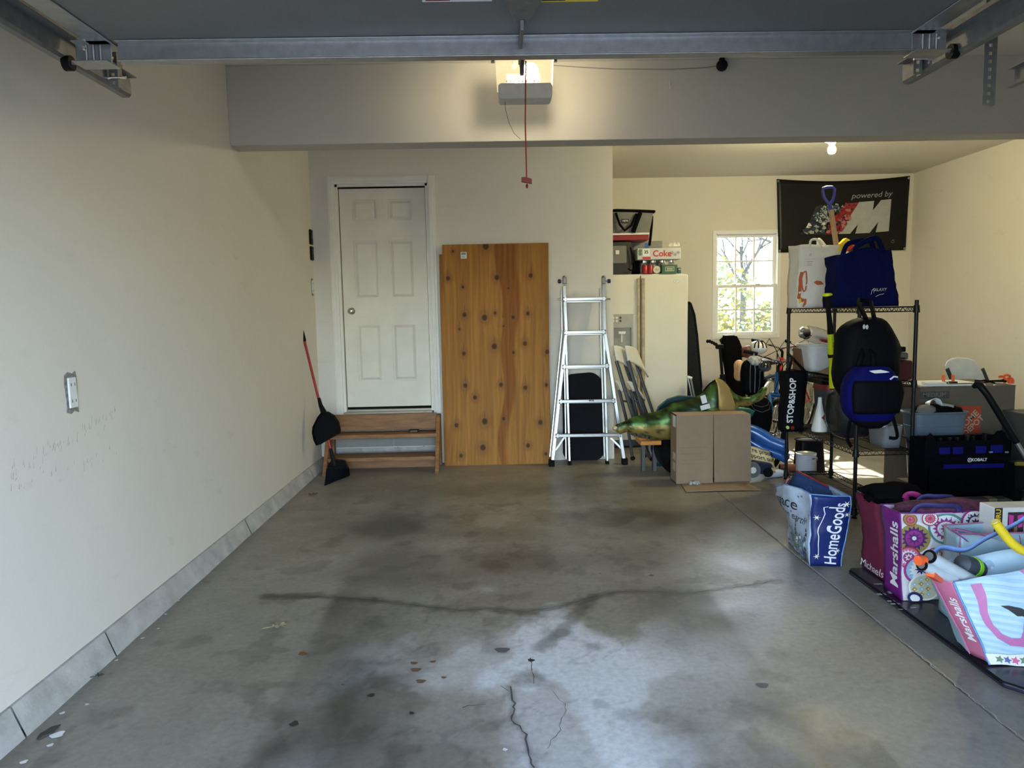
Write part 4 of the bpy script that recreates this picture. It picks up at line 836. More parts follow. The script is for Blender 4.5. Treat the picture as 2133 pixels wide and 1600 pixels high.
m = MB(); m.tube([ycf(0.0, .93) + V(0, -.012, 0), ycf(.25, .97) + V(0, -.012, .0), ycf(.7, .95) + V(0, -.012, 0), ycf(1, .93) + V(.005, -.01, 0), ycf(1, .93) + V(.012, .25, 0)], .014, 8); m.build('zipper_rim', BLACKF, yc, smooth=True)
for x0_, x1_ in ((.12, .16), (.72, .66)): MB().tube([ycf(x0_, .85) + V(0, -.02, 0), ycf(x0_ * .9 + .01, .4) + V(0, -.025, 0), ycf(x1_ - .04, .02) + V(0, -.022, 0)], .022, 8, flat=1).build('strap', BLACKF, yc, smooth=True)
MB().tube([ycf(.22, .85) + V(0, -.02, 0), ycf(.30, .35) + V(0, -.035, 0), ycf(.42, .08) + V(0, -.05, 0), ycf(.55, .3) + V(0, -.035, 0), ycf(.64, .8) + V(0, -.02, 0)], .012, 6).build('carry_strap', BLACKF, yc, smooth=True)
yS = lambda u, v: ycf(.42 + u / .42, .50 + v / .26) + V(0, -.006, 0)
decal(yS, [(rect2(-.032, -.022, .032, .022), BLACKINK), (text2d('YETI', .026, .02), WHITEINK)], yc, 'logo_badge')
MB().tube([ycf(1, .8) + V(.012, .1, 0), ycf(1, .4) + V(.03, .12, 0), ycf(1, .0) + V(.03, .1, -.05), ycf(1, .0) + V(.02, .1, -.12)], .014, 6).build('side_strap', BLACKF, yc, smooth=True)
# jars tray and soda case
JY = FY + .10; gx0, gx1 = atY(1338, 560, JY).x, atY(1408, 560, JY).x; jz0, jz1 = TZ, atY(1370, 541, JY).z
JG = mat('jar_glass', (.55, .56, .54), .08, spec=.8, alpha=.45); RJ = mat('red_can', (.30, .02, .03), .35, .3)
for k in range(4):
    x = gx0 + .03 + k * (gx1 - gx0 - .06) / 3; j = thing('mason_jar', ['glass jar at the left end under the soda case', 'second glass jar from the left under the soda case', 'third glass jar from the left under the soda case', 'glass jar at the right end under the soda case'][k], 'jar', (x, JY + .07, jz0), 'glass jars under the soda case')
    MB().lathe((x, JY + .07, jz0), [(.0, .002), (.034, .002), (.036, .01), (.036, .10), (.026, .118), (.026, .13)], 16).build('glass', JG, j, smooth=True); MB().lathe((x, JY + .07, jz0), [(.029, .118), (.030, .137), (0, .138)], 16).build('lid', CHROME, j, smooth=True)
g0 = atY(1376, 560, JY).x
for k, (xa_, lab) in enumerate(((gx0 + .022, 'left red drink can in front of the jars on the fridge'), (gx0 + .075, 'right red drink can in front of the jars on the fridge'))):
    cc = thing('drink_can', lab, 'can', (xa_, JY - .03, jz0), 'red cans on the fridge'); MB().lathe((xa_, JY - .02, jz0), [(0, .001), (.024, .001), (.030, .008), (.030, .078), (.024, .088), (0, .088)], 16).build('body', RJ, cc, smooth=True); MB().lathe((xa_, JY - .02, jz0), [(.024, .089), (.022, .092), (0, .0905)], 16).build('can_top', ALU, cc)
tn = thing('round_tin', 'small round cream tin with script between cans and green carton', 'tin', (gx0 + .135, JY - .04, jz0)); MB().lathe((gx0 + .138, JY - .02, jz0 + .042), [(.0, -.018), (.036, -.018), (.038, -.012), (.038, .02), (0, .02)], 20, 'y').build('body', mat('cream_tin', (.6, .55, .42), .5), tn, smooth=True)
decal(plane_S((gx0 + .138, JY - .0385, jz0 + .042), (1, 0, 0), (0, 0, 1)), [(text2d('Ball', .03, .01, .3), GREYINK)], tn, 'lettering')
gc = thing('green_carton', 'small green carton in front of the jars on the fridge', 'carton', (g0, JY - .03, jz0)); GCM = mat('bottle_green_card', (.035, .10, .06), .6); MB().box((g0, JY - .06, jz0 + .001), (gx1, JY + .015, jz0 + .088)).build('body', GCM, gc, bevel=.002)
decal(plane_S(((g0 + gx1) / 2, JY - .061, jz0 + .045), (1, 0, 0), (0, 0, 1)), [(rect2(-.045, -.022, .045, .022), mat('cream_ink', (.55, .55, .45), .6)), (rect2(-.041, -.018, .041, .018), GCM), (rect2(-.03, .001, .03, .008), MATS['cream_ink']), (rect2(-.03, -.012, .03, -.007), MATS['cream_ink'])], gc, 'print')
tx = thing('teal_packet', 'tiny dark teal packet at the right end of the fridge top', 'packet', atY(1415, 571, JY)); a = atY(1415, 560, JY); MB().box((a.x - .014, JY - .01, TZ), (a.x + .014, JY + .03, a.z + .012)).build('body', mat('teal_card', (.02, .09, .13), .6), tx); MB().box((a.x - .009, JY - .012, a.z - .01), (a.x + .009, JY - .0105, a.z)).build('print', WHITEINK, tx)
ck = thing('soda_case', 'silver soda can case with red lettering lying on the jars', 'case', (gx0, JY, jz1 + .002)); cz0 = jz0 + .140; a = atY(1327, 541, JY - .03); b = atY(1417, 515, JY - .03)
SIL = mat('silver_card', (.52, .52, .52), .38, .35, var=.04); bd_ = MB().box((a.x, JY - .05, cz0), (b.x, JY + .30, cz0 + (b.z - a.z))).build('carton', SIL, ck, bevel=.006)
cS = plane_S(((a.x + b.x) / 2, JY - .0515, cz0 + (b.z - a.z) / 2), (1, 0, 0), (0, 0, 1)); REDINK = mat('red_ink', (.5, .01, .02), .5)
decal(cS, [(tr2(text2d('Coke', .085, .02), .03, 0), REDINK), (rect2(-.165, -.02, -.095, .05), WHITEINK), (tr2(text2d('35', .045, .03), -.13, .018), BLACKINK), (rect2(-.165, -.05, -.085, -.03), REDINK)] + [(disc2(-.19 + .0 * k, .03 - .03 * k, .018, 10), mat('teal_green_ink', (.1, .2, .12), .6)) for k in range(2)] + [(tr2(star2(0, 0, .02, 5, .5), .13 + .03 * k, .01 * (-1) ** k), GREYINK) for k in range(3)], ck, 'print')
m = MB()
for k in range(9): m.add([(b.x - .12 + .012 * k, JY - .05, cz0 + .13), (b.x - .105 + .012 * k, JY - .05, cz0 + .13), (b.x - .115 + .012 * k, JY - .045 + .01 * (k % 2), cz0 + .16 + .012 * (k % 3))], [(0, 1, 2)])
m.build('torn_edge', SIL, ck, kind='stuff')

# ---------------------------------------------------------------- black panel and crutch right of the fridge
MESHB = mat('black_perforated', (.010, .011, .013), .7, spec=.15, var=.6, scale=90, bump=.6, bscale=120)
bp_ = thing('folded_mesh_panel', 'tall black textured folded panel standing right of the fridge', 'panel', (2.13, 7.4, 0))
Yp = 7.35; o1 = [atY(x, y, Yp) for x, y in ((1434, 628), (1439, 629), (1445, 650), (1449, 655), (1452, 690), (1458, 760), (1463, 812))]; e = [V(o1[-1].x + .05, Yp, .01), V(o1[0].x, Yp, .01)]
MB().prism(o1 + e, (0, .10, 0)).build('panel', MESHB, bp_, bevel=.004)
m = MB(); m.tube([atY(x, y, Yp - .008) for x, y in ((1434, 629), (1439, 632), (1447, 655), (1453, 700), (1462, 808))], .008, 6); m.build('edge_frame', BLACK, bp_)
cr_ = thing('crutch', 'thin silver crutch leaning beside the black panel', 'crutch', (2.04, 7.2, 0)); a = atY(1433, 785, 7.12); b = atY(1446, 850, 7.1); b2 = V(b.x + .02, 7.1, .01)
MB().tube([a, b, b2], .009, 8).build('shaft', ALU, cr_, smooth=True); MB().tube([a + V(.03, 0, -.02), b + V(.03, .02, 0), b2], .009, 8).build('shaft', ALU, cr_, smooth=True); MB().tube([a + V(-.01, 0, .0), a + V(.04, 0, -.015)], .014, 8).build('hand_grip', WHITEP, cr_)

# ---------------------------------------------------------------- cardboard box with its flap on the floor
cbx = thing('cardboard_box', 'plain brown cardboard box standing open with its flap on the floor', 'box', (1.70, 5.73, 0))
BXH = atY(1480, 864, 5.64).z; x0, x1, y0, y1 = 1.405, 2.0, 5.645, 5.84; xm = atY(1486, 930, 5.64).x
MB().box((x0, y0 + .004, .004), (x0 + .006, y1, BXH)).box((x1 - .006, y0 + .004, .004), (x1, y1, BXH)).box((x0, y1 - .006, .004), (x1, y1, BXH)).box((x0, y0 + .004, .004), (x1, y1, .010)).box((x0, y0 + .004, BXH - .006), (x1, y1, BXH)).build('walls', CARD, cbx)
fl1 = MB(); fl1.grid(lambda u, v: V(x0 + (xm - x0 - .004) * u, y0 + .002 - .012 * u * (1 - .3 * v), .008 + (BXH - .008) * v), 6, 10); fl1.build('front_flap', CARD, cbx, solid=.005)
fl2 = MB(); fl2.grid(lambda u, v: V(xm + .010 * (1 - v) + (x1 - xm) * u, y0 - .002 + .006 * u, .014 + (BXH - .016) * v), 6, 10); fl2.build('front_flap', CARD, cbx, solid=.005)
MB().grid(lambda u, v: V(x0 + .01 + (x1 - x0 - .02) * u - .05 * (1 - v) * (u - .6), y0 - .01 - .25 * v, .007 + .004 * sin(u * 3) * v), 8, 4).build('bottom_flap', CARD, cbx, solid=.005)
for k in range(4): z = .30 - .05 * k + (.02 if k == 3 else 0); MB().box((x0 + .03, y0 - .0145, z), (xm - .05 - .03 * (k % 2), y0 - .0125, z + .0018)).build('crease', mat('crease_brown', (.24, .165, .10), .9), cbx)
for zz_, hh in ((.46, .09), (.10, .07), (.19, .06)): MB().box((x0 - .0012, 5.70 - .03, zz_), (x0 - .0003, 5.76, zz_ + hh)).build('shipping_label', WHITEINK if zz_ > .4 else mat('tan_paper', (.5, .42, .3), .8), cbx)
MB().box((x0 + .0, y0 - .001, BXH), (x1, y1, BXH + .001)).build('top_tape', mat('packing_tape', (.42, .31, .20), .35), cbx) if 0 else None
a = atZ(1447, 1004, .03); m = MB()
for k in range(9): m.ell(a + V(.018 * (k - 4) * .5, -.01 + .01 * (k % 3), -.012 + .008 * (k % 2)), (.014, .012, .012), 8, 5)
tag(m.build('plastic_wrap', mat('clear_crumpled_plastic', (.6, .6, .6), .15, alpha=.5), None, smooth=True, off=(a.x, a.y, 0)), 'bit of crumpled clear plastic at the cardboard box foot', 'plastic')

# ---------------------------------------------------------------- shiny foil balloon in dinosaur form
FOIL = bpy.data.materials.new('green_gold_foil'); FOIL.use_nodes = True; nt = FOIL.node_tree; b_ = nt.nodes['Principled BSDF']; b_.inputs['Metallic'].default_value = .45; b_.inputs['Roughness'].default_value = .38
at_ = nd(nt, 'ShaderNodeAttribute'); at_.attribute_name = 'Col'; nt.links.new(at_.outputs['Color'], b_.inputs['Base Color'])
tcn = nd(nt, 'ShaderNodeTexCoord'); n2 = nd(nt, 'ShaderNodeTexNoise', Scale=16.0, Detail=2.0); bpn = nd(nt, 'ShaderNodeBump', Strength=.5, Distance=.012); nt.links.new(tcn.outputs['Object'], n2.inputs['Vector']); nt.links.new(n2.outputs[0], bpn.inputs['Height']); nt.links.new(bpn.outputs[0], b_.inputs['Normal'])
fbn = thing('foil_balloon', 'slumped shiny green and gold foil animal balloon draped behind the cardboard box', 'balloon', (1.75, 6.0, .45))
def puff(name, top, bot, Y, thick, colf, nseg=60):
    """inflated sheet between an upper and a lower outline given along its length"""
    T = np.array([[*atY(x, y, Y)] for x, y in top]); B = np.array([[*atY(x, y, Y)] for x, y in bot])
    def rs(A, n): t = np.linspace(0, 1, len(A)); tt = np.linspace(0, 1, n); return np.stack([np.interp(tt, t, A[:, k]) for k in range(3)], 1)
    T, B = rs(T, nseg), rs(B, nseg); nv = 14; P = []; Cc = []
    for side in (-1, 1):
        v = np.linspace(0, 1, nv)[None, :]; s = np.linspace(0, 1, nseg)[:, None]
        pts = T[:, None, :] * (1 - v[..., None]) + B[:, None, :] * v[..., None]; w_ = np.linalg.norm(T - B, axis=1)[:, None]
        bul = np.sqrt(np.clip(1 - (2 * v - 1) ** 2, 0, 1)) * np.minimum(thick, w_ * .45) * np.sqrt(np.clip(np.sin(pi * np.clip(s * .98 + .01, 0, 1)), 0, 1)) ** .5
        pts = pts.copy(); pts[..., 1] += side * bul; pts[..., 1] += side * .006 * np.sin(s * 60) * bul / thick
        o = painted(name, pts, colf(s + 0 * v, v + 0 * s, side), FOIL, fbn)
    return o
def bodycol(s, v, side):
    gr = np.array((.022, .050, .010)); go = np.array((.30, .22, .06)); n = fbm(s * 18, v * 5, 3, 4)
    t = sstep(.42, .60, v + .5 * (n - .5)); c = np.ones(s.shape + (3,)) * gr * (.2 + 2.6 * sstep(.35, .65, fbm(s * 34, v * 9, 7, 3)))[..., None]; c = mixc(c, go, t)
    sp = sstep(.60, .64, fbm(s * 70, v * 16, 9, 2)) * (v > .55) * (s > .1); return mixc(c, (.02, .02, .01), sp * .85)
puff('body', [(1279, 889), (1284, 884), (1300, 878), (1318, 868), (1345, 862), (1372, 856), (1400, 840), (1430, 833), (1460, 822), (1480, 800), (1497, 790), (1515, 800), (1530, 820), (1545, 826), (1562, 826), (1578, 818), (1588, 806), (1596, 806)],
     [(1280, 896), (1290, 905), (1305, 900), (1318, 908), (1340, 914), (1370, 918), (1400, 916), (1430, 914), (1460, 912), (1480, 905), (1500, 900), (1518, 885), (1535, 860), (1548, 848), (1562, 846), (1578, 842), (1592, 828), (1598, 812)], 6.02, .085, bodycol)
puff('dorsal_fin', [(1489, 790), (1497, 788), (1507, 793), (1518, 806), (1527, 828), (1531, 842)], [(1495, 800), (1496, 830), (1497, 850), (1502, 858), (1512, 860), (1530, 860)], 5.93, .014, lambda s, v, sd_: np.ones(s.shape + (3,)) * np.array((.42, .29, .10)), 20)
puff('side_fin', [(1520, 858), (1540, 848), (1560, 850), (1572, 856)], [(1522, 866), (1542, 872), (1558, 878), (1568, 866)], 5.95, .02, lambda s, v, sd_: np.ones(s.shape + (3,)) * np.array((.02, .10, .08)), 16)
MB().ell(atY(1281, 892, 5.95), (.022, .03, .02), 12, 8).build('nose', mat('ivory_foil', (.6, .52, .3), .3, .3), fbn, smooth=True)
m = MB()
for k in range(6): a = atY(1312 + 9 * k, 903 + 2 * k, 5.93); m.add([a + V(-.012, 0, .01), a + V(.012, 0, .01), a + V(0, -.003, -.03)], [(0, 1, 2)])
m.build('printed_teeth', BLACKINK, fbn, kind='stuff')
for px, py, sx_ in ((1466, 832, (.022, .034)), (1469, 848, (.04, .02))): a = atY(px, py, 5.925); MB().cbox(a, (sx_[0] * 2, .002, sx_[1] * 2), (0, radians(-15), 0)).build('tag', WHITEINK, fbn)
# teal fabric arch behind the balloon
tf = thing('pop_up_tent', 'dark teal folded pop up fabric hoop arching behind the balloon', 'tent', (1.65, 6.22, .2))
pa = [atY(x, y, 6.2) for x, y in ((1364, 870), (1372, 848), (1390, 833), (1412, 826), (1440, 827), (1470, 838))]
def tent(u, v): i = u * (len(pa) - 1); k = min(int(i), len(pa) - 2); p = pa[k].lerp(pa[k + 1], i - k); return V(p.x, p.y + .12 * sin(pi * min(v * 1.2, 1)), p.z * (1 - v) + .03 * v)
MB().grid(tent, 20, 8).build('fabric', mat('teal_nylon', (.008, .035, .04), .55, bump=.3), tf, smooth=True, solid=.004); MB().tube(pa, .010, 8).build('hoop', mat('teal_edge', (.01, .06, .06), .5), tf, smooth=True)
# tub, orange board
tu = thing('storage_tub', 'black tub with grey rim tipped forward beside the cardboard box', 'tub', (1.44, 6.05, 0))
tc2 = V(1.50, 6.12, .17); Rm = Euler((radians(-65), radians(0), radians(15))).to_matrix()
pr = [(0, -.15), (.13, -.15), (.145, -.1), (.155, .14)]; m = MB(); m.lathe((0, 0, 0), pr, 28); m.v = [Rm @ v + tc2 for v in m.v]; m.build('shell', BLACK, tu, smooth=True, solid=.006)
m = MB(); m.lathe((0, 0, 0), [(.155, .13), (.172, .13), (.172, .148), (.155, .148), (.155, .13)], 28); m.v = [Rm @ v + tc2 for v in m.v]; m.build('rim', mat('grey_rim', (.22, .21, .19), .6), tu, smooth=True)
ob = thing('orange_board', 'short orange board end sticking out under the balloon head', 'board', atY(1348, 922, 6.1)); a = atY(1333, 918, 6.08); b = atY(1364, 926, 6.08); MB().box((a.x, 6.05, b.z), (b.x + .05, 6.30, a.z)).build('board', mat('orange_board_paint', (.55, .22, .03), .5), ob, bevel=.004)
MB().box((a.x + .03, 6.15, 0.001), (a.x + .06, 6.2, b.z)).build('leg', DGREY, ob); MB().box((b.x, 6.15, 0.001), (b.x + .03, 6.2, b.z)).build('leg', DGREY, ob)

# ---------------------------------------------------------------- scooter and folded stroller under the window
sc_ = thing('scooter', 'black upright scooter pole with braided curved grip below the window', 'scooter', (2.42, 7.6, 0)); Ys = 7.55
MB().cyl(atY(1505, 790, Ys), atY(1500, 726, Ys), .016, n=12).build('handle_post', BLACK, sc_, smooth=True)
a = atY(1508, 800, Ys); MB().tube([V(a.x + .02, Ys, .10), atY(1507, 830, Ys), atY(1505, 780, Ys)], .028, 10).build('steering_column', BLACK, sc_, smooth=True)
MB().cbox(atY(1499, 722, Ys), (.08, .05, .05)).build('clamp_head', BLACK, sc_, bevel=.01)
MB().tube([atY(x, y, Ys) for x, y in ((1496, 721), (1490, 718), (1483, 712), (1474, 711))], .012, 8).build('grip', BLKRUB, sc_, smooth=True)
for k in range(5): MB().ell(atY(1474 + 4.5 * k, 711 + 2.2 * max(0, k - 1), Ys), (.017, .016, .019), 8, 6).build('grip_bead', BLKRUB, sc_, smooth=True)
a = V(a.x + .02, Ys, .05); MB().cbox(a + V(0, -.22, .03), (.12, .5, .03)).build('deck', BLACK, sc_, bevel=.008)
for dy in (0, -.46): MB().lathe(a + V(0, dy, .0), [(.0, -.015), (.045, -.015), (.05, 0), (.045, .015), (0, .015)], 18, 'x').build('wheel', BLKRUB, sc_)
sr = thing('folded_stroller', 'tall black folded stroller with looped handles in front of the window', 'stroller', (2.60, 7.75, 0)); Yt = 7.7
def tap(u, v):
    c = atY(1519 + 1 * v, 700, Yt); b_ = V(2.62, Yt, .02); h = .115 - .02 * v + .01 * sin(v * 9); a = 2 * pi * u; z = .02 + (c.z - .02) * v; return V(b_.x + (c.x - b_.x) * v + h * cos(a) * (1 if v < .97 else .75), Yt + .06 * sin(a), z)
m = MB().grid(tap, 20, 18); m.add([tap(k / 20, 1) for k in range(20)], [list(range(20))]); m.build('folded_body', BLACKF, sr, smooth=True)
MB().tube([atY(x, y, Yt) for x, y in ((1507, 722), (1500, 708), (1506, 704), (1512, 702))], .012, 8).build('handle_loop', BLACK, sr, smooth=True)
MB().tube([atY(x, y, Yt) for x, y in ((1530, 708), (1540, 716), (1545, 730), (1543, 745), (1534, 742))], .016, 8).build('handle_loop', BLACK, sr, smooth=True)
MB().tube([atY(x, y, Yt - .02) for x, y in ((1530, 728), (1548, 730), (1549, 742), (1530, 740))], .014, 8).build('hinge_arm', BLACK, sr, smooth=True)
MB().cbox(atY(1518, 701, Yt), (.11, .10, .03)).build('top_cap', BLACK, sr, bevel=.01)

# ---------------------------------------------------------------- bicycles
def bicycle(label, loc, rz, frame_mt, accent, lean_=0.0, wr=.31, group='bicycles crowded under the window'):
    t = thing('bicycle', label, 'bicycle', loc, group, world=False, rz=rz); t.rotation_euler = Euler((lean_, 0, rz)); wb = 1.0 * wr / .31; z = wr
    FA, RA = V(-wb / 2, 0, z), V(wb / 2, 0, z); BB = V(.10, 0, z - .03); ST = V(.22, 0, z + .42); HT = V(-.28, 0, z + .52); HB = V(-.325, 0, z + .34)
    for A in (FA, RA):
        m = MB(); n = 36; m.tube([A + V(wr * .96 * cos(2 * pi * k / n), 0, wr * .96 * sin(2 * pi * k / n)) for k in range(n + 1)], .022, 8, cap=False); w_ = m.build('tyre', BLKRUB, t, smooth=True)
        m = MB(); m.tube([A + V(wr * .87 * cos(2 * pi * k / n), 0, wr * .87 * sin(2 * pi * k / n)) for k in range(n + 1)], .010, 6, cap=False); rm = m.build('rim', CHROME, t, smooth=True)
        m = MB()
        for k in range(20): a = 2 * pi * k / 20; m.tube([A + V(.02 * cos(a + .6), .02 * (-1) ** k, .02 * sin(a + .6)), A + V(wr * .86 * cos(a), 0, wr * .86 * sin(a))], .0016, 3, cap=False)
        m.build('spokes', CHROME, t, kind='stuff'); MB().cyl(A + V(0, -.05, 0), A + V(0, .05, 0), .018, n=10).build('hub', CHROME, t)
    m = MB()
    for p, q, r in ((HT + V(0, 0, -.02), ST, .018), (HB, BB, .021), (ST, BB, .017), (ST + V(0, .0, -.03), RA + V(0, .05, 0), .009), (ST + V(0, 0, -.03), RA + V(0, -.05, 0), .009), (BB, RA + V(0, .05, 0), .010), (BB, RA + V(0, -.05, 0), .010)): m.cyl(p, q, r, n=10)
    m.cyl(HT, HB, .022, n=12); m.build('frame', frame_mt, t, smooth=True)
    m = MB(); 
    for s in (-1, 1): m.tube([HB + V(-.005, .055 * s, -.02), FA + V(.0, .06 * s, .20), FA + V(0, .06 * s, 0)], [.018, .020, .013], 10)
    m.tube([HB + V(-.005, -.06, -.02), HB + V(-.005, .06, -.02)], .02, 8); m.build('fork', accent, t, smooth=True)
    MB().cyl(ST, ST + V(.03, 0, .14), .013, n=10).build('seat_post', CHROME, t); sp_ = ST + V(.03, 0, .16)
    m = MB().ell(sp_ + V(.02, 0, 0), (.13, .075, .035), 16, 8); m.build('saddle', BLKRUB, t, smooth=True)
    MB().tube([HT, HT + V(.0, 0, .06), HT + V(-.06, 0, .09)], .014, 10).build('stem', BLACK, t, smooth=True); hc_ = HT + V(-.06, 0, .10)
    MB().tube([hc_ + V(.06, -.30, .06), hc_ + V(0, -.12, .03), hc_, hc_ + V(0, .12, .03), hc_ + V(.06, .30, .06)], .012, 8).build('handlebar', CHROME, t, smooth=True)
    for s in (-1, 1):
        MB().cyl(hc_ + V(.03, .20 * s, .048), hc_ + V(.06, .32 * s, .062), .017, n=10).build('grip', BLKRUB, t, smooth=True)
        MB().tube([hc_ + V(.0, .16 * s, .03), hc_ + V(-.04, .18 * s, .01), hc_ + V(-.03, .27 * s, .02)], .006, 6).build('brake_lever', CHROME, t)
        MB().tube([hc_ + V(-.01, .15 * s, .03), hc_ + V(-.12, .08 * s, .10), hc_ + V(-.10, .0, -.03), HB + V(-.03, .02 * s, .02)], .004, 5).build('brake_cable', BLACK, t, smooth=True)
        MB().cyl(BB + V(-.0, .05 * s, 0), BB + V(.14 * s, .06 * s, -.08 * s), .010, n=8).build('crank', CHROME, t); MB().cbox(BB + V(.15 * s, .11 * s, -.085 * s), (.09, .08, .02)).build('pedal', BLACK, t, bevel=.004)
    MB().lathe(BB + V(0, -.045, 0), [(.05, 0), (.09, 0), (.095, .004), (.05, .004)], 24, 'y').build('chainring', CHROME, t)
    return t
REDF = mat('red_bike_paint', (.50, .012, .02), .3, .0, coat=.6); WHF = mat('white_bike_paint', (.65, .65, .65), .25, coat=.6); BLF = mat('blue_bike_paint', (.01, .10, .32), .25, .2, coat=.6); BKF = mat('black_bike_paint', (.015, .015, .018), .3, coat=.5)
bicycle('red bicycle nearest the wire shelf under the window', (3.02, 7.50, 0), radians(50), REDF, WHF, .06, .37)
bicycle('blue bicycle in front of the red one', (2.45, 6.70, 0), radians(82), BLF, BLF, .12, .30)
bicycle('black and white bicycle behind the others against the window wall', (3.10, 8.18, 0), radians(182), BKF, WHF, -.06)
# clutter hung on the bikes
def blobbag(name, label, cat, c, r, mt, seed, extra=None, amp=.18, sq=3.0):
    t = thing(name, label, cat, (c[0], c[1], c[2] - r[2]))
    def f(u, v):
        a = 2 * pi * u; ph = pi * v; s = max(sin(ph), 0) ** (2 / sq); cx = math.copysign(abs(cos(a)) ** (2 / sq), cos(a)) * s; cy = math.copysign(abs(sin(a)) ** (2 / sq), sin(a)) * s; cz = -math.copysign(abs(cos(ph)) ** (2 / sq), cos(ph))
        k = 1 + amp * fn((cx * 1.3, cy * 1.3, cz * 1.3), 1.6, seed); return V(c[0] + r[0] * cx * k, c[1] + r[1] * cy * k, c[2] + r[2] * cz * (1 + .3 * amp * fn((cx, cy, 0), 2, seed)))
    MB().grid(f, 28, 18).build('body', mt, t, smooth=80, clean=True)
    if extra: extra(t, f)
    return t
def bpx(t, f):
    for du in (-.05, .0, .05): MB().tube([f(.75 + du, v) + V(0, -.006, 0) for v in (.25, .4, .6, .8)], .004, 5).build('zip', DGREY if du else GREYP, t)
    MB().tube([f(.72, .9), f(.75, .97) + V(0, -.03, .05), f(.78, .9)], .008, 6).build('haul_loop', GREYINK, t, smooth=True)
blobbag('backpack', 'black backpack with pale grey zips hung on the bicycles', 'backpack', tuple(atY(1566, 786, 6.30)), (.095, .08, .16), BLACKF, 2, bpx)
blobbag('knit_hat', 'pale grey patterned cap lying on the black backpack', 'cap', tuple(atY(1571, 752, 6.27)), (.055, .05, .045), mat('grey_pattern_knit', (.35, .34, .32), .9, var=.7, scale=30), 5)
def duf(t, f):
    for dv in (0, .08): MB().tube([f(.60 + .3 * k, .75 - dv - .12 * sin(pi * k)) + V(0, -.005, 0) for k in (0, .25, .5, .75, 1)],   .002, 5).build('piping', DGREY, t)
blobbag('duffel_bag', 'black duffel bag with thin grey piping below the hanging backpack', 'bag', tuple(atY(1580, 868, 6.05)), (.105, .08, .17), BLACKF, 8, duf)
blobbag('paper_bag', 'small yellow and peach plastic bag squeezed left of the black backpack', 'bag', tuple(atY(1540, 772, 6.8)), (.045, .06, .10), mat('peach_plastic', (.65, .40, .20), .4, var=.3, scale=10), 12)
def hel(t, f):
    for k in range(4): MB().tube([f(.60 + .08 * k, v) + V(0, -.004, 0) for v in (.5, .65, .8, .92)], .007, 5).build('helmet_vent', BLACK, t, smooth=True)
blobbag('bicycle_helmet', 'white and black bicycle helmet hanging at the handlebars', 'helmet', tuple(atY(1580, 724, 6.75)), (.075, .10, .065), WHF, 15, hel, .05, 2.2)
blobbag('baseball_glove', 'red and brown baseball glove in the tangle by the helmet', 'glove', tuple(atY(1564, 733, 6.8)), (.075, .06, .06), mat('red_brown_leather', (.16, .04, .035), .5, var=.6, scale=12), 18, None, .4)
blobbag('bicycle_helmet', 'dark bicycle helmet lowest of the two, above the blue frame', 'helmet', tuple(atY(1592, 764, 6.22)), (.055, .07, .045), mat('dark_shell', (.05, .05, .06), .25, coat=.5), 25, hel, .05, 2.2)
# blue vinyl roll, yard sign paper, bottle, wheel, stick, brown log, paint can, black bin
vr = thing('pool_float', 'rolled blue vinyl pool float on the floor behind the cardboard box', 'float', (2.2, 6.05, .1)); VB = mat('blue_vinyl', (.012, .09, .36), .3, coat=.4, bump=.2, bscale=30)
for k, (dy, r) in enumerate(((0, .055), (.07, .05), (.03, .045))):
    a, b = atY(1550, 893 + 10 * k, 6.0 + dy), atY(1642, 934 + 12 * k, 5.88 + dy); MB().tube([a.lerp(b, s) + V(0, 0, .012 * sin(s * 7 + k)) for s in (0, .2, .4, .6, .8, .97, 1)], [r, r, r * 1.1, r, r * 1.05, r, r * .4], 12, flat=1.1).build('rolled_layer', VB, vr, smooth=True)
ps = thing('paper_sign', 'crumpled cream sign reading proud support our local', 'sign', atY(1590, 960, 5.8)); CRM = mat('cream_paper', (.62, .54, .34), .8); Ysn = 5.86
def sgn(u, v): p = atY(1558 + 52 * u - 4 * v, 968 - 40 * v + 12 * u, Ysn); p.y += .03 * sin(u * 7) * (1 - v) + .04 * v; p.y -= .10 * (1 - v); return p
MB().grid(sgn, 14, 10).build('sheet', CRM, ps, smooth=True, solid=.002)
sS_ = lambda u, v: sgn(.5 + u / .2, .5 + v / .16) + V(0, -.003, 0)
decal(sS_, [(tr2(text2d("we're proud", .046, .015), .0, .052), BLACKINK), (tr2(text2d('support our', .046, .015), -.002, .008), BLACKINK), (tr2(text2d('local f  ne', .042, .015), -.0, -.036), BLACKINK)], ps, 'lettering', off=.002)
bo = thing('white_bottle', 'white plastic bottle lying on the floor left of the shelf post', 'bottle', atZ(1615, 998)); p0 = atZ(1594, 996, .0) + V(0, 0, .036); d_ = V(1, .10, 0).normalized(); m = MB(); m.tube([p0, p0 + d_ * .004, p0 + d_ * .12, p0 + d_ * .15, p0 + d_ * .16, p0 + d_ * .19], [.03, .036, .034, .024, .020, .020], 16); m.build('body', mat('blue_white_plastic', (.6, .62, .72), .3), bo, smooth=True); MB().cyl(p0 + d_ * .165, p0 + d_ * .195, .023, n=16).build('cap', WHITEP, bo, smooth=True)
tr3 = thing('toy_wheel_truck', 'grey wheeled toy with dark blue body beside the cream sign', 'toy', atZ(1575, 998)); a = atY(1567, 979, 5.70)
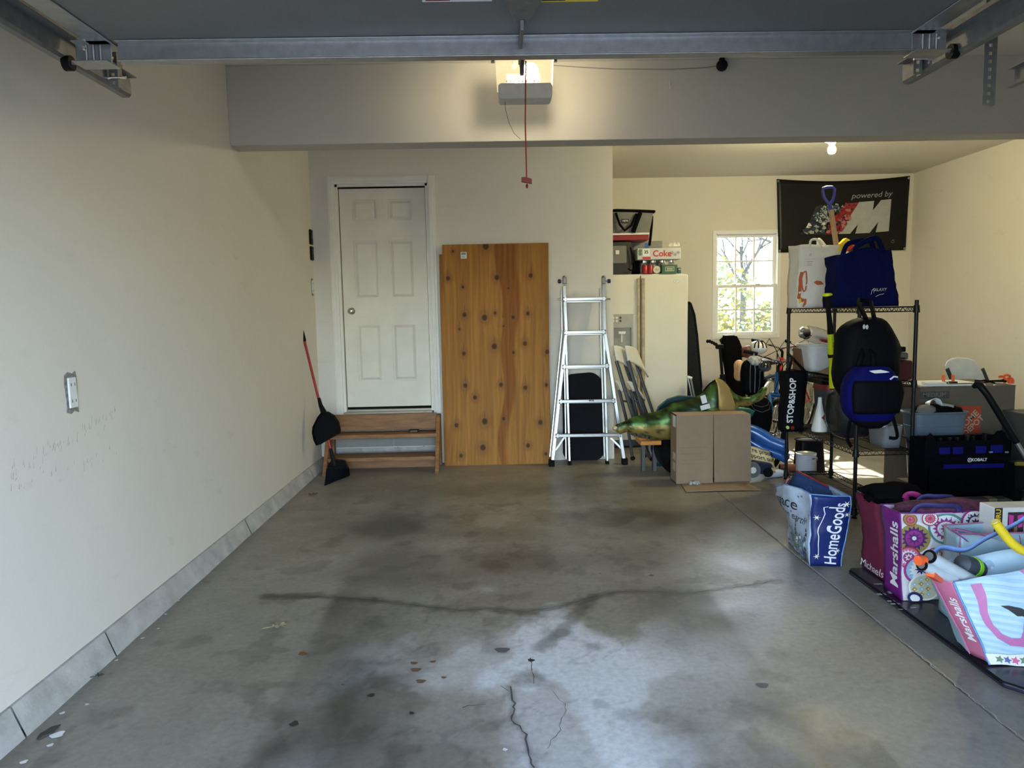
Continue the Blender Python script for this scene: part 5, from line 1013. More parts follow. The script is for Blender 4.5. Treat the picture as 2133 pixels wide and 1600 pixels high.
MB().lathe(a, [(0, -.02), (.028, -.02), (.05, -.015), (.062, -.018), (.066, 0), (.062, .03), (0, .03)], 24, 'y').build('wheel', GREYP, tr3, smooth=True); MB().lathe(a, [(0, -.026), (.022, -.024), (.03, -.018)], 16, 'y').build('hub_cap', WHITEP, tr3); MB().cbox(a + V(.09, .06, .005), (.16, .08, .10), (0, .2, .2)).build('body', mat('dark_blue_plastic', (.02, .03, .06), .4), tr3, bevel=.015); MB().lathe(a + V(.13, .0, -.025), [(0, -.015), (.035, -.015), (.04, 0), (.035, .02), (0, .02)], 18, 'y').build('wheel', BLKRUB, tr3)
ys_ = thing('yellow_stick', 'thin yellow stake standing by the cream sign', 'stake', atZ(1612, 985)); a = atZ(1613, 986, .002); MB().cyl(a, atY(1608, 926, 5.95), .006, n=8).build('stake', YELLOW, ys_)
MB().ell(atY(1608, 925, 5.95), (.009, .009, .009), 8, 6).build('tip', YELLOW, ys_)
lg = thing('brick_tube', 'terracotta coloured tube lying behind the paint can', 'tube', atZ(1640, 975)); a = atZ(1624, 974, .035); MB().tube([a, a + V(.16, -.02, 0)], .032, 14).build('tube', mat('terracotta', (.30, .09, .04), .7), lg, smooth=True); MB().cyl(a - V(.002, 0, 0), a, .02, n=12).build('hollow_end', BLACK, lg)
pc = thing('paint_can', 'white labelled gallon paint can under the wire shelf', 'paint can', atZ(1678, 998)); c = V(2.50, 5.82, 0); c = atZ(1678, 992, 0); r = .080
MB().lathe(c, [(0, .002), (r, .002), (r, .19)], 32).build('body', mat('paint_can_label', (.50, .50, .54), .45, var=.05), pc, smooth=True); MB().lathe(c, [(r, .188), (r + .003, .196), (r - .004, .198), (r - .012, .190), (r - .02, .192), (0, .190)], 32).build('lid', mat('can_lid', (.55, .57, .6), .3, .6), pc, smooth=True)
cylS = lambda u, v, rr=r: c + V((rr) * sin(u / rr), -(rr) * cos(u / rr), v)
decal(cylS, [(rect2(-.05, .025 + .018 * k, .035, .027 + .018 * k, 8), GREYINK) for k in range(8)] + [(rect2(.015, .158, .045, .166, 4), BLACKINK), (rect2(.06, .01, .10, .12, 6), mat('terracotta_ink', (.35, .15, .08), .6))], pc, 'print')
MB().tube([c + V(r, -.01, .15), c + V(r + .03, -.05, .10), c + V(.04, -r - .02, .05)], .0025, 6).build('wire_handle', GALV, pc) if 0 else None
MB().lathe(c + V(r * .9, -r * .45, .15), [(.016, -.004), (.016, .004), (0, .006)], 10, 'x').build('handle_ear', GALVD, pc)
bn = thing('black_bin', 'black tapered bin standing on the floor behind the paint can', 'bin', (2.52, 6.02, 0)); a = atZ(1697, 990, 0); a = V(2.64, 6.02, 0)
def taper(cx, cy, w0, d0, w1, d1, z0_, z1_, u, v): a_ = 2 * pi * u; q = 5; x = math.copysign(abs(cos(a_)) ** (2 / q), cos(a_)); y = math.copysign(abs(sin(a_)) ** (2 / q), sin(a_)); return V(cx + x * (w0 + (w1 - w0) * v) / 2, cy + y * (d0 + (d1 - d0) * v) / 2, z0_ + (z1_ - z0_) * v)
m = MB(); m.grid(lambda u, v: taper(a.x, a.y, .24, .16, .20, .14, .002, .27, u, v), 32, 6); m.add([taper(a.x, a.y, .24, .16, .20, .14, 0, .27, k / 32, 1) for k in range(32)], [list(range(32))]); m.build('body', BLACK, bn, smooth=True)
MB().tube([taper(a.x, a.y, .24, .16, .215, .155, 0, .27, k / 32, 1) for k in range(33)], .007, 6).build('rim', BLACK, bn)

# ---------------------------------------------------------------- banner on the alcove wall
bnr = thing('banner', 'black banner with a large silver letter hung on the alcove wall', 'banner', atY(1757, 450, D2 - .02)); BNM = mat('black_banner_vinyl', (.007, .007, .008), .4, spec=.25, bump=.1, bscale=8)
bq = [np.array(atY(x, y, D2 - .015)) for x, y in ((1621, 526), (1886, 521), (1618, 373), (1896, 366))]
bw = float(np.linalg.norm(bq[1] - bq[0])) * 1.02; bh = .90
def bS(u, v):
    s, t = u / bw + .5, v / bh + .5; p = bq[0] * (1 - s) * (1 - t) + bq[1] * s * (1 - t) + bq[2] * (1 - s) * t + bq[3] * s * t
    return V(p[0], p[1] - .02 * sin(pi * s) * (.3 + .7 * t) - .006 * sin(9 * s + 3 * t), p[2] - .045 * sin(pi * s) * t + .0 * s)
MB().grid(lambda s, t: bS((s - .5) * bw, (t - .5) * bh), 30, 18).build('cloth', BNM, bnr, smooth=True, solid=.002)
def bp2(px, py): return ((px - 92) / (1390 - 92) - .5) * bw, (.5 - (py - 140) / (865 - 140)) * bh   # crop coordinates of the cloth -> metres
SILV = mat('silver_print', (.40, .41, .41), .5)
Mo = [bp2(x, y) for x, y in ((888, 362), (1040, 358), (1030, 455), (1110, 355), (1215, 352), (1203, 672), (1070, 678), (1090, 575), (1010, 682), (868, 684), (888, 590), (815, 684), (700, 684))]
tri = [[0, 1, 2, 10], [0, 10, 11, 12]]
Mv = Mo; faces = [[12, 11, 0], [11, 10, 0], [10, 2, 0], [2, 1, 0], [10, 9, 8], [10, 8, 2], [8, 7, 2], [7, 4, 3], [7, 3, 2], [7, 5, 4], [7, 6, 5]]
shp = [((Mv, faces), SILV)]
rn = random.Random(4); gcol = [mat('engine_blue', (.03, .08, .12), .5), mat('engine_steel', (.35, .38, .42), .5), mat('engine_red', (.32, .015, .02), .5), mat('engine_dark', (.02, .02, .03), .5), mat('engine_pink', (.45, .16, .18), .5)]
shp.append((poly2([bp2(x, y) for x, y in ((310, 688), (400, 570), (470, 400), (530, 380), (600, 500), (555, 688))]), gcol[3]))
shp.append((poly2([bp2(x, y) for x, y in ((560, 688), (700, 684), (888, 366), (760, 372), (640, 520))]), gcol[2]))
for k in range(260):
    s = rn.random(); t = rn.random(); y = 385 + 295 * t; x0_ = 520 - 210 * t + (0 if t > .3 else 40 * (.3 - t)); x1_ = 870 - 175 * t; x = x0_ + (x1_ - x0_) * s; red = s > .58
    mt = rn.choice([gcol[2], gcol[2], gcol[4], gcol[3]]) if red else rn.choice([gcol[0], gcol[1], gcol[1], gcol[3], WHITEINK if rn.random() < .3 else gcol[1]])
    c = bp2(x, y); r_ = rn.uniform(.008, .030); n = rn.choice([3, 4, 5]); a0 = rn.random() * 6
    shp.append((poly2([(c[0] + r_ * rn.uniform(.6, 1.3) * cos(a0 + 2 * pi * j / n), c[1] + r_ * rn.uniform(.6, 1.3) * sin(a0 + 2 * pi * j / n)) for j in range(n)]), mt))
bl_ = bnr
c = bp2(1015, 298); shp2 = [(tr2(text2d('powered by', .098, 0, .22), c[0], c[1]), mat('banner_grey_ink', (.33, .33, .34), .6))]
d = bp2(1250, 778); shp2.append((ring2(d[0], d[1], .018, .003), GREYINK)); shp2.append((rect2(d[0] - .002, d[1] + .01, d[0] + .003, d[1] + .028), GREYINK))
decal(bS, shp, bnr, 'print', off=.003); decal(bS, shp2, bnr, 'lettering', off=.003)
for s in (-.49, .49):
    for t in (-.48, .47): p = bS(s * bw, t * bh); MB().lathe(p + V(0, -.004, 0), [(.006, -.002), (.013, -.002), (.013, .001)], 14, 'y').build('grommet', CHROME, bnr)

# ---------------------------------------------------------------- wire shelving unit
SX0, SX1, SY0, SY1, SH = 2.33, 2.70, 4.61, 5.74, 1.40
ws = thing('wire_shelf', 'black four tier wire shelving unit right of the bicycles', 'shelf', ((SX0 + SX1) / 2, (SY0 + SY1) / 2, 0))
for x in (SX0, SX1):
    for y in (SY0, SY1):
        MB().cyl((x, y, .015), (x, y, SH + .03), .0125, n=14).build('post', WIREB, ws, smooth=True)
        MB().lathe((x, y, 0), [(0, .001), (.018, .001), (.018, .008), (.009, .018), (.009, .025)], 12).build('foot', BLACK, ws, smooth=True)
SHZ = (.06, .45, .90, 1.385)
for z in SHZ:
    m = MB()
    for dz in (0, -.028):
        for x in (SX0, SX1): m.tube([(x, SY0 + .012, z + dz), (x, SY1 - .012, z + dz)], .0032, 6)
        for y in (SY0, SY1): m.tube([(SX0 + .012, y, z + dz), (SX1 - .012, y, z + dz)], .0032, 6)
    sf = m.build('shelf_frame', WIREB, ws)
    m = MB()
    for y in (SY0, SY1):
        n = 14; pts = [(SX0 + .02 + (SX1 - SX0 - .04) * k / n, y, z - (0 if k % 2 else .028)) for k in range(n + 1)]; m.tube(pts, .0022, 5)
    for x in (SX0, SX1):
        n = 40; pts = [(x, SY0 + .02 + (SY1 - SY0 - .04) * k / n, z - (0 if k % 2 else .028)) for k in range(n + 1)]; m.tube(pts, .0022, 5)
    m.build('truss_wire', WIREB, sf, kind='stuff')
    for k in range(46): y = SY0 + .02 + (SY1 - SY0 - .04) * k / 45; MB().tube([(SX0, y, z + .004), (SX1, y, z + .004)], .0019, 5).build('deck_wire', WIREB, sf)
    for x in (SX0 + .12, SX1 - .12): MB().tube([(x, SY0, z - .001), (x, SY1, z - .001)], .003, 5).build('support_wire', WIREB, sf)
    for x in (SX0, SX1):
        for y in (SY0, SY1): MB().tube([(x, y, z - .036), (x, y, z + .012)], [.021, .017], 12).build('collar', WIREB, sf, smooth=True)
TOPZ = SHZ[3] + .007

# ---------------------------------------------------------------- reusable tote-bag builder
def tote(name, label, cat, base, w, d, h, rz, mt, mt_side=None, yf=None, flare=(1.05, 1.0), lean_=(0, 0), amp=.012, seed=1, group=None, rim=None, bot=True, mt_in=None, corner=None, pinch=0.0):
    """base: centre of the bottom. Local x is the broad side; returns thing, surfaces front/left/right/back of (u from centre, v from bottom)"""
    t = thing(name, label, cat, base, group); ca, sa = cos(rz), sin(rz); B = Vector(base)
    def W_(x, y, z):
        f = z / h; kx = 1 + (flare[0] - 1) * f; ky = 1 + (flare[1] - 1) * f; ky *= (1 - pinch * f * f)
        x2, y2 = x * kx, y * ky; q = (x2 * 3.1 + seed, y2 * 3.1, z * 3.4)
        x2 += amp * 1.6 * fn(q, 1.3, seed) * min(1, .35 + f); y2 += amp * 2.0 * fn(q, 1.5, seed + 4) * min(1, .35 + f); z2 = z + amp * .8 * f * fn(q, 1.8, seed + 8)
        x2 += amp * .35 * fn(q, 6, seed + 2); y2 += amp * .35 * fn(q, 6, seed + 3)
        bul = sin(pi * min(max(f, 0), 1)); e = abs(x) / (w / 2)
        if abs(y) > d * .49: y2 += math.copysign(.012 * bul * (1 - min(e, 1) ** 2), y)
        if yf: y2 += yf(x / w, y / d) * max(f, 0) ** 1.5
        x2 += lean_[0] * f; y2 += lean_[1] * f
        if corner: z2 += corner(x / w, y / d) * f ** 2
        return B + V(ca * x2 - sa * y2, sa * x2 + ca * y2, z2)
    S = {'front': lambda u, v: W_(u, -d / 2, v), 'back': lambda u, v: W_(-u, d / 2, v), 'left': lambda u, v: W_(-w / 2, -u, v), 'right': lambda u, v: W_(w / 2, u, v)}
    for k, ww in (('front', w), ('back', w), ('left', d), ('right', d)):
        mm = mt if k in ('front', 'back') or mt_side is None else mt_side
        MB().grid(lambda a, b, k=k, ww=ww: S[k]((a - .5) * ww, b * h), max(4, int(ww / .025)), max(6, int(h / .025))).build('%s_panel' % {'front': 'front', 'back': 'rear', 'left': 'side', 'right': 'side'}[k], mm, t, smooth=80, solid=.0016)
    MB().grid(lambda a, b: W_((a - .5) * w, (b - .5) * d, .003), 6, 4).build('base_panel', mt_side or mt, t)
    if rim:
        MB().tube([W_(x * w / 2, y * d / 2, h) for x, y in ((-1, -1), (-.5, -1), (0, -1), (.5, -1), (1, -1), (1, 0), (1, 1), (.5, 1), (0, 1), (-.5, 1), (-1, 1), (-1, 0), (-1, -1))], .0035, 6).build('rim_binding', rim, t)
        for x, y in ((-1, -1), (1, -1)): MB().tube([W_(x * w / 2, y * d / 2, h * k / 8) for k in range(9)], .003, 6).build('edge_binding', rim, t)
    return t, S, W_
def ribbonstrap(pts, w, mt, t, name='handle', up=(0, 0, 1)):
    pts = [Vector(p) for p in pts]; P_ = []
    for i in range(len(pts) - 1):
        p0, p1, p2, p3 = pts[max(i - 1, 0)], pts[i], pts[i + 1], pts[min(i + 2, len(pts) - 1)]
        for k in range(5): s = k / 5; P_.append(.5 * ((2 * p1) + (p2 - p0) * s + (2 * p0 - 5 * p1 + 4 * p2 - p3) * s * s + (3 * p1 - p0 - 3 * p2 + p3) * s ** 3))
    P_.append(pts[-1]); m = MB(); vs = []
    for i, p in enumerate(P_):
        d_ = (P_[min(i + 1, len(P_) - 1)] - P_[max(i - 1, 0)]).normalized(); x = d_.cross(Vector(up)); x = x.normalized() if x.length > .2 else V(1, 0, 0)
        vs += [p - x * w / 2, p + x * w / 2]
    m.add(vs, [(2 * i, 2 * i + 1, 2 * i + 3, 2 * i + 2) for i in range(len(P_) - 1)]); return m.build(name, mt, t, smooth=True, solid=.002)

# white tote and blue tote on the top tier
CVS = mat('white_woven_bag', (.74, .72, .66), .6, var=.05, bump=.3, bscale=60); RUSTI = mat('rust_orange_ink', (.50, .12, .04), .6)
tw, S, W_ = tote('white_tote', 'white tote with rust orange swirl print, left on the top wire tier', 'tote bag', (2.43, 5.50, TOPZ), .34, .17, .47, .06, CVS, flare=(1.0, 1.0), seed=3, amp=.014)
f = S['front']
sw = [(-.125 + .02 * cos(a) * 1.0 + .0, .20 + .075 * sin(a)) for a in [pi / 2 - k * 2 * pi / 20 for k in range(21)]]
decal(f, [(stroke2(sw, .012), RUSTI), (stroke2([(-.15, .27), (-.155, .2), (-.16, .12), (-.165, .07)], .026), RUSTI), (stroke2([(-.165, .08), (-.14, .055), (-.115, .06), (-.12, .03), (-.135, .008)], [.02, .03, .03, .025, .012]), RUSTI), (poly2([(-.055, .19), (-.035, .205), (.0, .20), (.02, .175), (-.03, .17)]), RUSTI), (poly2([(-.168, .06), (-.15, .075), (-.148, .045), (-.165, .03)]), YELLOW)], tw, 'print')
decal(f, [(rect2(-.115, .342, -.065, .346), GREYINK), (rect2(-.11, .328, -.07, .331), GREYINK), (rect2(-.11, .318, -.07, .321), GREYINK), (rect2(-.135, .362, -.045, .364), GREYINK), (ring2(-.09, .395, .008, .002), BLACKINK)], tw, 'lettering')
ribbonstrap([f(-.10, .45), f(-.09, .47) + V(0, 0, .03), f(-.03, .47) + V(0, 0, .035), f(-.0, .45)], .018, CVS, tw, up=(0, 1, 0)); ribbonstrap([f(.0, .45) + V(.02, .1, 0), f(.02, .49) + V(0, .1, .03), f(.05, .47) + V(.0, .1, .03), f(.09, .45) + V(0, .1, 0)], .022, CVS, tw, up=(0, 1, 0))
tn_, S, W_ = tote('blue_tote', 'large navy blue fabric tote on the top wire tier, right of the white tote', 'tote bag', (2.56, 5.08, TOPZ), .46, .20, .40, .05, NAVY, flare=(.86, .8), seed=9, amp=.03, corner=lambda x, y: -.05 * (x < 0) * abs(x) * 2)
f = S['front']
decal(f, [(stroke2([(.02, .085), (.03, .115), (.06, .13), (.05, .11), (.045, .095)], [.002, .004, .004, .003, .002]), WHITEINK), (tr2(text2d('GALAXY', .030, .0, .3), .10, .118), WHITEINK), (stroke2([(.06, .07), (.10, .082), (.14, .088)], .003), WHITEINK)], tn_, 'lettering', off=.003)
ribbonstrap([f(-.08, .37), f(-.07, .40) + V(0, 0, .02), f(.05, .42) + V(0, -.02, .045), f(.13, .40) + V(0, 0, .02), f(.15, .37)], .035, NAVY, tn_, up=(0, 1, .2)); ribbonstrap([f(-.10, .38) + V(0, .15, 0), f(-.05, .42) + V(0, .15, .03), f(.12, .42) + V(0, .15, .05), f(.17, .38) + V(0, .15, 0)], .035, NAVY, tn_, up=(0, 1, .2))
# toy spade standing out of the white tote, toy blaster
sp = thing('toy_spade', 'wooden shafted spade with blue D grip standing in the white tote', 'spade', (2.55, 5.5, 1.7)); Yq = 5.46
MB().cyl(atY(1749, 560, Yq - .0), atY(1731, 437, Yq), .019, n=14).build('shaft', mat('pale_wood', (.42, .27, .15), .6, var=.2, scale=20, stretch=(6, 6, 1)), sp, smooth=True)
BLG = mat('cobalt_plastic', (.03, .035, .30), .35)
MB().tube([atY(1731, 440, Yq), atY(1728, 425, Yq)], [.018, .012], 10).build('grip_socket', BLG, sp, smooth=True)
MB().tube([atY(x, y, Yq) for x, y in ((1729, 428), (1717, 412), (1714, 400), (1714.5, 392), (1722, 390), (1734, 390), (1739, 394), (1738, 405), (1735, 416), (1727, 428))], .011, 8).build('d_grip', BLG, sp, smooth=True)
tb2 = thing('toy_blaster', 'yellow and orange toy blaster poking out of the white tote', 'toy', atY(1760, 515, 5.42)); Yb = 5.42
MB().prism([atY(x, y, Yb) for x, y in ((1747, 522), (1750, 508), (1763, 495), (1772, 500), (1773, 505), (1760, 518), (1751, 523))], (0, .05, 0)).build('barrel_shroud', YELLOW, tb2, bevel=.006)
MB().prism([atY(x, y, Yb + .01) for x, y in ((1760, 518), (1772, 504), (1779, 508), (1777, 516), (1766, 524))], (0, .04, 0)).build('body', ORANGE, tb2, bevel=.006); MB().prism([atY(x, y, Yb + .01) for x, y in ((1770, 522), (1779, 510), (1785, 515), (1778, 528))], (0, .04, 0)).build('grip', REDP, tb2, bevel=.006)

# tee-ball bat hanging on the long side
bt_ = thing('baseball_bat', 'black and fluorescent yellow bat hanging on the wire shelf side', 'bat', (2.28, 4.95, .7)); Yt_ = 4.93; FY_ = mat('fluorescent_yellow', (.62, .75, .0), .35, emit=None)
K = lambda x, y: atY(x, y, Yt_ + (y - 614) * .0002)
MB().tube([K(1723, 611), K(1723, 613), K(1723, 616), K(1723.3, 618)], [.026, .033, .033, .014], 16).build('knob', FY_, bt_, smooth=True)
MB().tube([K(1723.5, 617), K(1727, 660), K(1729, 680), K(1730, 696)], [.016, .017, .019, .021], 14).build('grip', BLKRUB, bt_, smooth=True)
MB().tube([K(1730, 696), K(1731.5, 735), K(1734, 738), K(1735, 765), K(1735, 808)], [.020, .023, .024, .026, .026], 14, flat=1).build('barrel', FY_, bt_, smooth=True)
MB().tube([K(1732, 738), K(1733, 744)], .0265, 14).build('black_band', BLACK, bt_, smooth=True)
bS2 = plane_S(K(1734, 720) + V(0, -.0245, 0), (0.05, 0, -1), (1, 0, .05)); decal(bS2, [(text2d('USA', .030, .01), BLACKINK)], bt_, 'lettering'); MB().box((K(1737, 775).x - .001, Yt_ - .020, K(1737, 785).z), (K(1739, 775).x + .006, Yt_ + .02, K(1737, 762).z)).build('print', BLACKINK, bt_)
# backpacks on the near corner post
def bk1(t, f):
    for u0, u1 in ((.62, .70), (.88, .80)): MB().tube([f(u0 + (u1 - u0) * k / 5, .25 + .6 * k / 5) + V(0, -.004, 0) for k in range(6)], .0025, 5).build('zip', BLACK, t)
    p = f(.695, .77) + V(0, -.008, 0); MB().ell(p, (.009, .003, .015), 10, 6).ell(p + V(.018, 0, -.002), (.009, .003, .014), 10, 6).build('emblem', mat('pale_grey_patch', (.5, .5, .5), .6), t)
    MB().tube([f(.70, .93) + V(0, 0, 0), V(2.28, 4.53, 1.42), V(2.31, 4.585, 1.44), V(2.36, 4.53, 1.42), f(.80, .93)], .014, 8).build('haul_loop', BLACKF, t, smooth=True)
NBK = mat('black_nylon', (.004, .004, .006), .65, spec=.06, bump=.5, bscale=40)
b1 = blobbag('hanging_backpack', 'large black backpack hanging on the near shelf post', 'backpack', tuple(atY(1803, 752, 4.42)), (.195, .12, .27), NBK, 31, bk1, .14, 2.6)
b2c = Vector(atY(1812, 826, 4.22)); b2 = thing('blue_backpack', 'royal blue and black baseball backpack hanging lowest on the shelf post', 'backpack', b2c - V(0, 0, .2))
def bb2(u, v):
    a = 2 * pi * u; q = 3.2; x = math.copysign(abs(cos(a)) ** (2 / q), cos(a)); y = math.copysign(abs(sin(a)) ** (2 / q), sin(a)); r = (.165 * (sin(pi * min(v, .5)) ** .45 if v < .5 else 1 - .45 * ((v - .5) * 2) ** 3)); r = max(r, .02)
    k = 1 + .05 * fn((x, y, v * 3), 2, 5); return b2c + V(r * x * k, .095 * y * k * (r / .165) ** .5, -.19 + .37 * v)
m = MB().grid(bb2, 32, 20); m.add([bb2(k / 32, 1) for k in range(32)], [list(range(32))]); m.build('body', ROYAL, b2, smooth=80)
def strip(u0, u1, v0, v1, off, nm, mt, n=10): return MB().grid(lambda a, b: bb2(u0 + (u1 - u0) * a, v0 + (v1 - v0) * b) + V(0, -off, 0), n, 8).build(nm, mt, b2, smooth=True, solid=.004)
strip(.585, .955, .27, .79, .022, 'front_pocket', NBK); strip(.52, .97, .02, .14, .010, 'base_panel', NBK); strip(.60, .645, .3, .75, .012, 'side_strap', NBK)
pS = lambda u, v: bb2(.77 + u / .6, .5 + v / .37) + V(0, -.012, 0)
decal(pS, [(tr2(text2d('athletico', .022, .02), .06, -.16), WHITEINK)], b2, 'lettering', off=.006); decal(pS, [(poly2([(-.045, .165), (-.01, .17), (.02, .155), (-.02, .15)]), WHITEINK), (stroke2([(.01, .115), (.03, .13), (.055, .125)], .008), WHITEINK)], b2, 'logo', off=.006)
ribbonstrap([b2c + V(-.05, .05, .16), b2c + V(-.02, .06, .26), V(2.30, 4.50, 1.20), b2c + V(.04, .06, .26), b2c + V(.05, .05, .16)], .03, NBK, b2, 'haul_loop', up=(0, 1, 0))
for k, x in enumerate((-.12, .13)): ribbonstrap([b2c + V(x, -.02, -.12), b2c + V(x * 1.2, -.03, -.24), b2c + V(x * .9, -.01, -.30 + .05 * k)], .02, BLACKF, b2, 'dangling_strap', up=(0, 1, 0))
# shopping bag with store lettering on the far left post
sh, S, W_ = tote('black_shopping_bag', 'long black bag with white vertical lettering hanging at the left shelf post', 'shopping bag', (2.235, 5.43, .455), .15, .10, .46, radians(6), NBK, flare=(1.12, 1.0), lean_=(.01, 0), seed=14, amp=.012)
f = lambda u, v: S['front'](u * 1.0, v)
decal(lambda u, v: S['front'](-.030 - v, .22 + u), [(tr2(text2d('STOP&SHOP', .062, .025), .02, .0), WHITEINK), (disc2(-.19, -.014, .014), REDP), (disc2(-.185, .022, .013), mat('lime_ink', (.4, .6, .1), .6))], sh, 'lettering', off=.003)
ribbonstrap([S['front'](-.06, .45), V(2.28, 5.55, 1.00), V(2.30, 5.66, 1.03), S['front'](.06, .45)], .025, NBK, sh, up=(0, 1, 0))

# second tier
z = SHZ[2] + .007
bu = thing('white_bucket', 'white plastic tub on the second wire tier behind the bat', 'bucket', (2.50, 5.55, z)); m = MB(); cU = V(2.49, 5.52, z)
m.grid(lambda u, v: taper(cU.x, cU.y, .22, .20, .285, .26, z, z + .205, u, v), 36, 8); m.add([taper(cU.x, cU.y, .22, .20, .285, .26, z, z + .2, k / 36, 0) for k in range(36)], [list(range(36))]); m.build('tub', mat('translucent_white', (.60, .61, .64), .4), bu, smooth=True, solid=.003)
MB().tube([taper(cU.x, cU.y, .22, .20, .295, .27, z, z + .203, k / 36, 1) for k in range(37)], .008, 6).build('rolled_rim', WHITEP, bu, smooth=True)
cp = thing('clear_canister', 'clear glass canister with silver base lying in the white tub', 'canister', (2.44, 5.47, z + .21)); a, b = atY(1676, 693, 5.40), atY(1722, 704, 5.44); CLR = mat('clear_plastic', (.62, .63, .63), .08, alpha=.45, spec=.9); MB().tube([a, a.lerp(b, .1), a.lerp(b, .5), b], [.045, .058, .062, .055], 20).build('canister', CLR, cp, smooth=True); MB().lathe(a + V(-.01, -.03, .0), [(0, -.035), (.03, -.035), (.048, -.02), (.048, .01), (.04, .02)], 20, 'y').build('base', CHROME, cp, smooth=True)
rt = thing('red_tray', 'red plastic tray wedged at the right of the white tub', 'lid', atY(1722, 708, 5.40)); MB().cbox(atY(1718, 708, 5.42), (.12, .16, .018), (.2, .25, 0)).build('lid', REDP, rt, bevel=.006)
bxb = thing('brown_carton', 'brown carton squeezed between shelf post and white tub', 'carton', (2.38, 5.62, z)); MB().box((2.352, 5.54, z), (2.392, 5.70, z + .17)).build('body', mat('brown_card', (.16, .08, .05), .8), bxb, bevel=.003)
pst = thing('folded_sack', 'tan folded sack at the foot of the white tub behind the bat', 'sack', (2.47, 5.25, z)); MB().grid(lambda u, v: V(2.37 + .30 * u, 5.12 + .22 * v, z + .006 + .05 * sin(pi * u) * sin(pi * v) * (1 + .4 * sin(9 * u))), 14, 8).build('cloth', mat('tan_sacking', (.20, .15, .10), .9), pst, smooth=True, solid=.004)
bsk = thing('black_box', 'flat black case with white paper label under the white tub, on the third tier stack', 'case', (2.52, 5.5, .80)); zz = atY(1715, 800, 5.40).z
MB().box((2.43, 5.36, zz), (2.66, 5.62, z - .045)).build('body', BLACK, bsk, bevel=.005); MB().box((2.50, 5.357, zz + .02), (2.60, 5.3595, z - .075)).build('white_label', WHITEINK, bsk)
rb = thing('red_lidded_bin', 'tall dark grey bin with red lid on the third wire tier', 'bin', (2.55, 5.48, SHZ[1] + .007)); z = SHZ[1] + .007; m = MB(); m.grid(lambda u, v: taper(2.57, 5.47, .18, .22, .22, .26, z, zz - .045, u, v), 36, 6); m.build('body', mat('slate_plastic', (.055, .062, .075), .45), rb, smooth=True); m = MB(); m.grid(lambda u, v: taper(2.57, 5.47, .235, .275, .22, .26, zz - .045, zz - .004, u, v), 36, 2); m.add([taper(2.57, 5.47, .235, .275, .22, .26, zz - .045, zz - .004, k / 36, 1) for k in range(36)], [list(range(36))]); m.build('lid', REDP, rb, smooth=40)
wb_ = thing('white_jug', 'pale cone shaped white jug on the third tier left of the red lidded bin', 'jug', (2.41, 5.45, z)); MB().lathe((2.425, 5.36, z), [(0, .001), (.055, .001), (.058, .02), (.035, .13), (.016, .22), (.014, .26), (0, .262)], 20).build('body', WHITEP, wb_, smooth=True); MB().bar((2.43, 5.29, z + .13), (2.53, 5.30, z + .03), .05, .02, up=(0, -1, 0)).build('red_scraper', REDP, wb_)
trb = blobbag('bin_liner', 'filled black bin liner on the third wire tier behind the bat', 'rubbish bag', (2.50, 5.05, z + .19), (.14, .17, .19), mat('black_polythene', (.015, .016, .018), .25, bump=.8, bscale=18), 44, None, .16, 3)
blobbag('soft_pouch', 'dark soft pouch on the second tier behind the hanging backpack', 'bag', (2.52, 4.86, SHZ[2] + .15), (.14, .15, .145), BLACKF, 48, None, .2, 3)
# things at the right end of the second and third tiers
def stack(c, items, name, label, cat, group=None):
    t = thing(name, label, cat, c)
    return t
z = SHZ[2] + .007
for k, (lab, h, mt, w_, x_) in enumerate((('dark red folded jacket at the right edge of the second wire tier', .13, mat('dark_red_cloth', (.06, .008, .008), .9), .12, .045), ('grey folded fabric case above the dark red jacket', .05, mat('grey_felt', (.11, .105, .095), .9), .11, .02), ('black flat case topmost of the pile at the shelf right end', .035, BLACK, .12, -.005))):
    t = thing(('folded_jacket', 'fabric_case', 'flat_case')[k], lab, 'case' if k else 'jacket', (2.63, 4.70, z)); MB().box((2.60 - w_ / 2 + x_, 4.635, z + .002), (2.60 + w_ / 2 + x_, 4.85, z + h)).build('body', mt, t, bevel=.012 if k < 2 else .004)
    if k == 1: MB().box((2.60 - .04, 4.630, z + .01), (2.60 + .05, 4.6345, z + .018)).build('zip', BLACK, t)
    z += h + .003
gbx = thing('grey_bin', 'grey plastic bin on the third wire tier near the right post', 'bin', (2.60, 4.75, SHZ[1] + .007)); z = SHZ[1] + .007; m = MB(); m.grid(lambda u, v: taper(2.60, 4.76, .12, .20, .14, .24, z, z + .15, u, v), 28, 4); m.build('body', mat('mid_grey_plastic', (.16, .17, .19), .5), gbx, smooth=True, solid=.003)

# ---------------------------------------------------------------- pile at the right: cartons, storage bin, tool bag
def carton(name, label, lo, hi, mt=CARD, group=None, taper_=0):
    t = thing(name, label, 'box', ((lo[0] + hi[0]) / 2, (lo[1] + hi[1]) / 2, lo[2]), group)
    MB().box(lo, hi).build('body', mt, t, bevel=.004)
    MB().box(((lo[0] + hi[0]) / 2 - .025, lo[1] - .0006, hi[2] - .06), ((lo[0] + hi[0]) / 2 + .025, hi[1], hi[2] + .0006)).build('packing_tape', mat('packing_tape', (.32, .24, .15), .3), t) if name != 'medium_carton' else None
    return t
MCARD = mat('greyed_shaded_cardboard', (.115, .095, .072), .85, var=.05)  # cardboard colour darkened to stand for the shade over this pile
mzt = atY(2010, 806, 4.92).z; mx0, mx1 = 2.925, 3.60
lb = carton('lower_carton', 'lower brown carton carrying the MEDIUM carton', (2.95, 4.95, 0.001), (3.58, 5.40, .368), MCARD)
mc = carton('medium_carton', 'large brown MEDIUM moving carton with orange logo square', (mx0, 4.92, .37), (mx1, 5.40, mzt), MCARD)
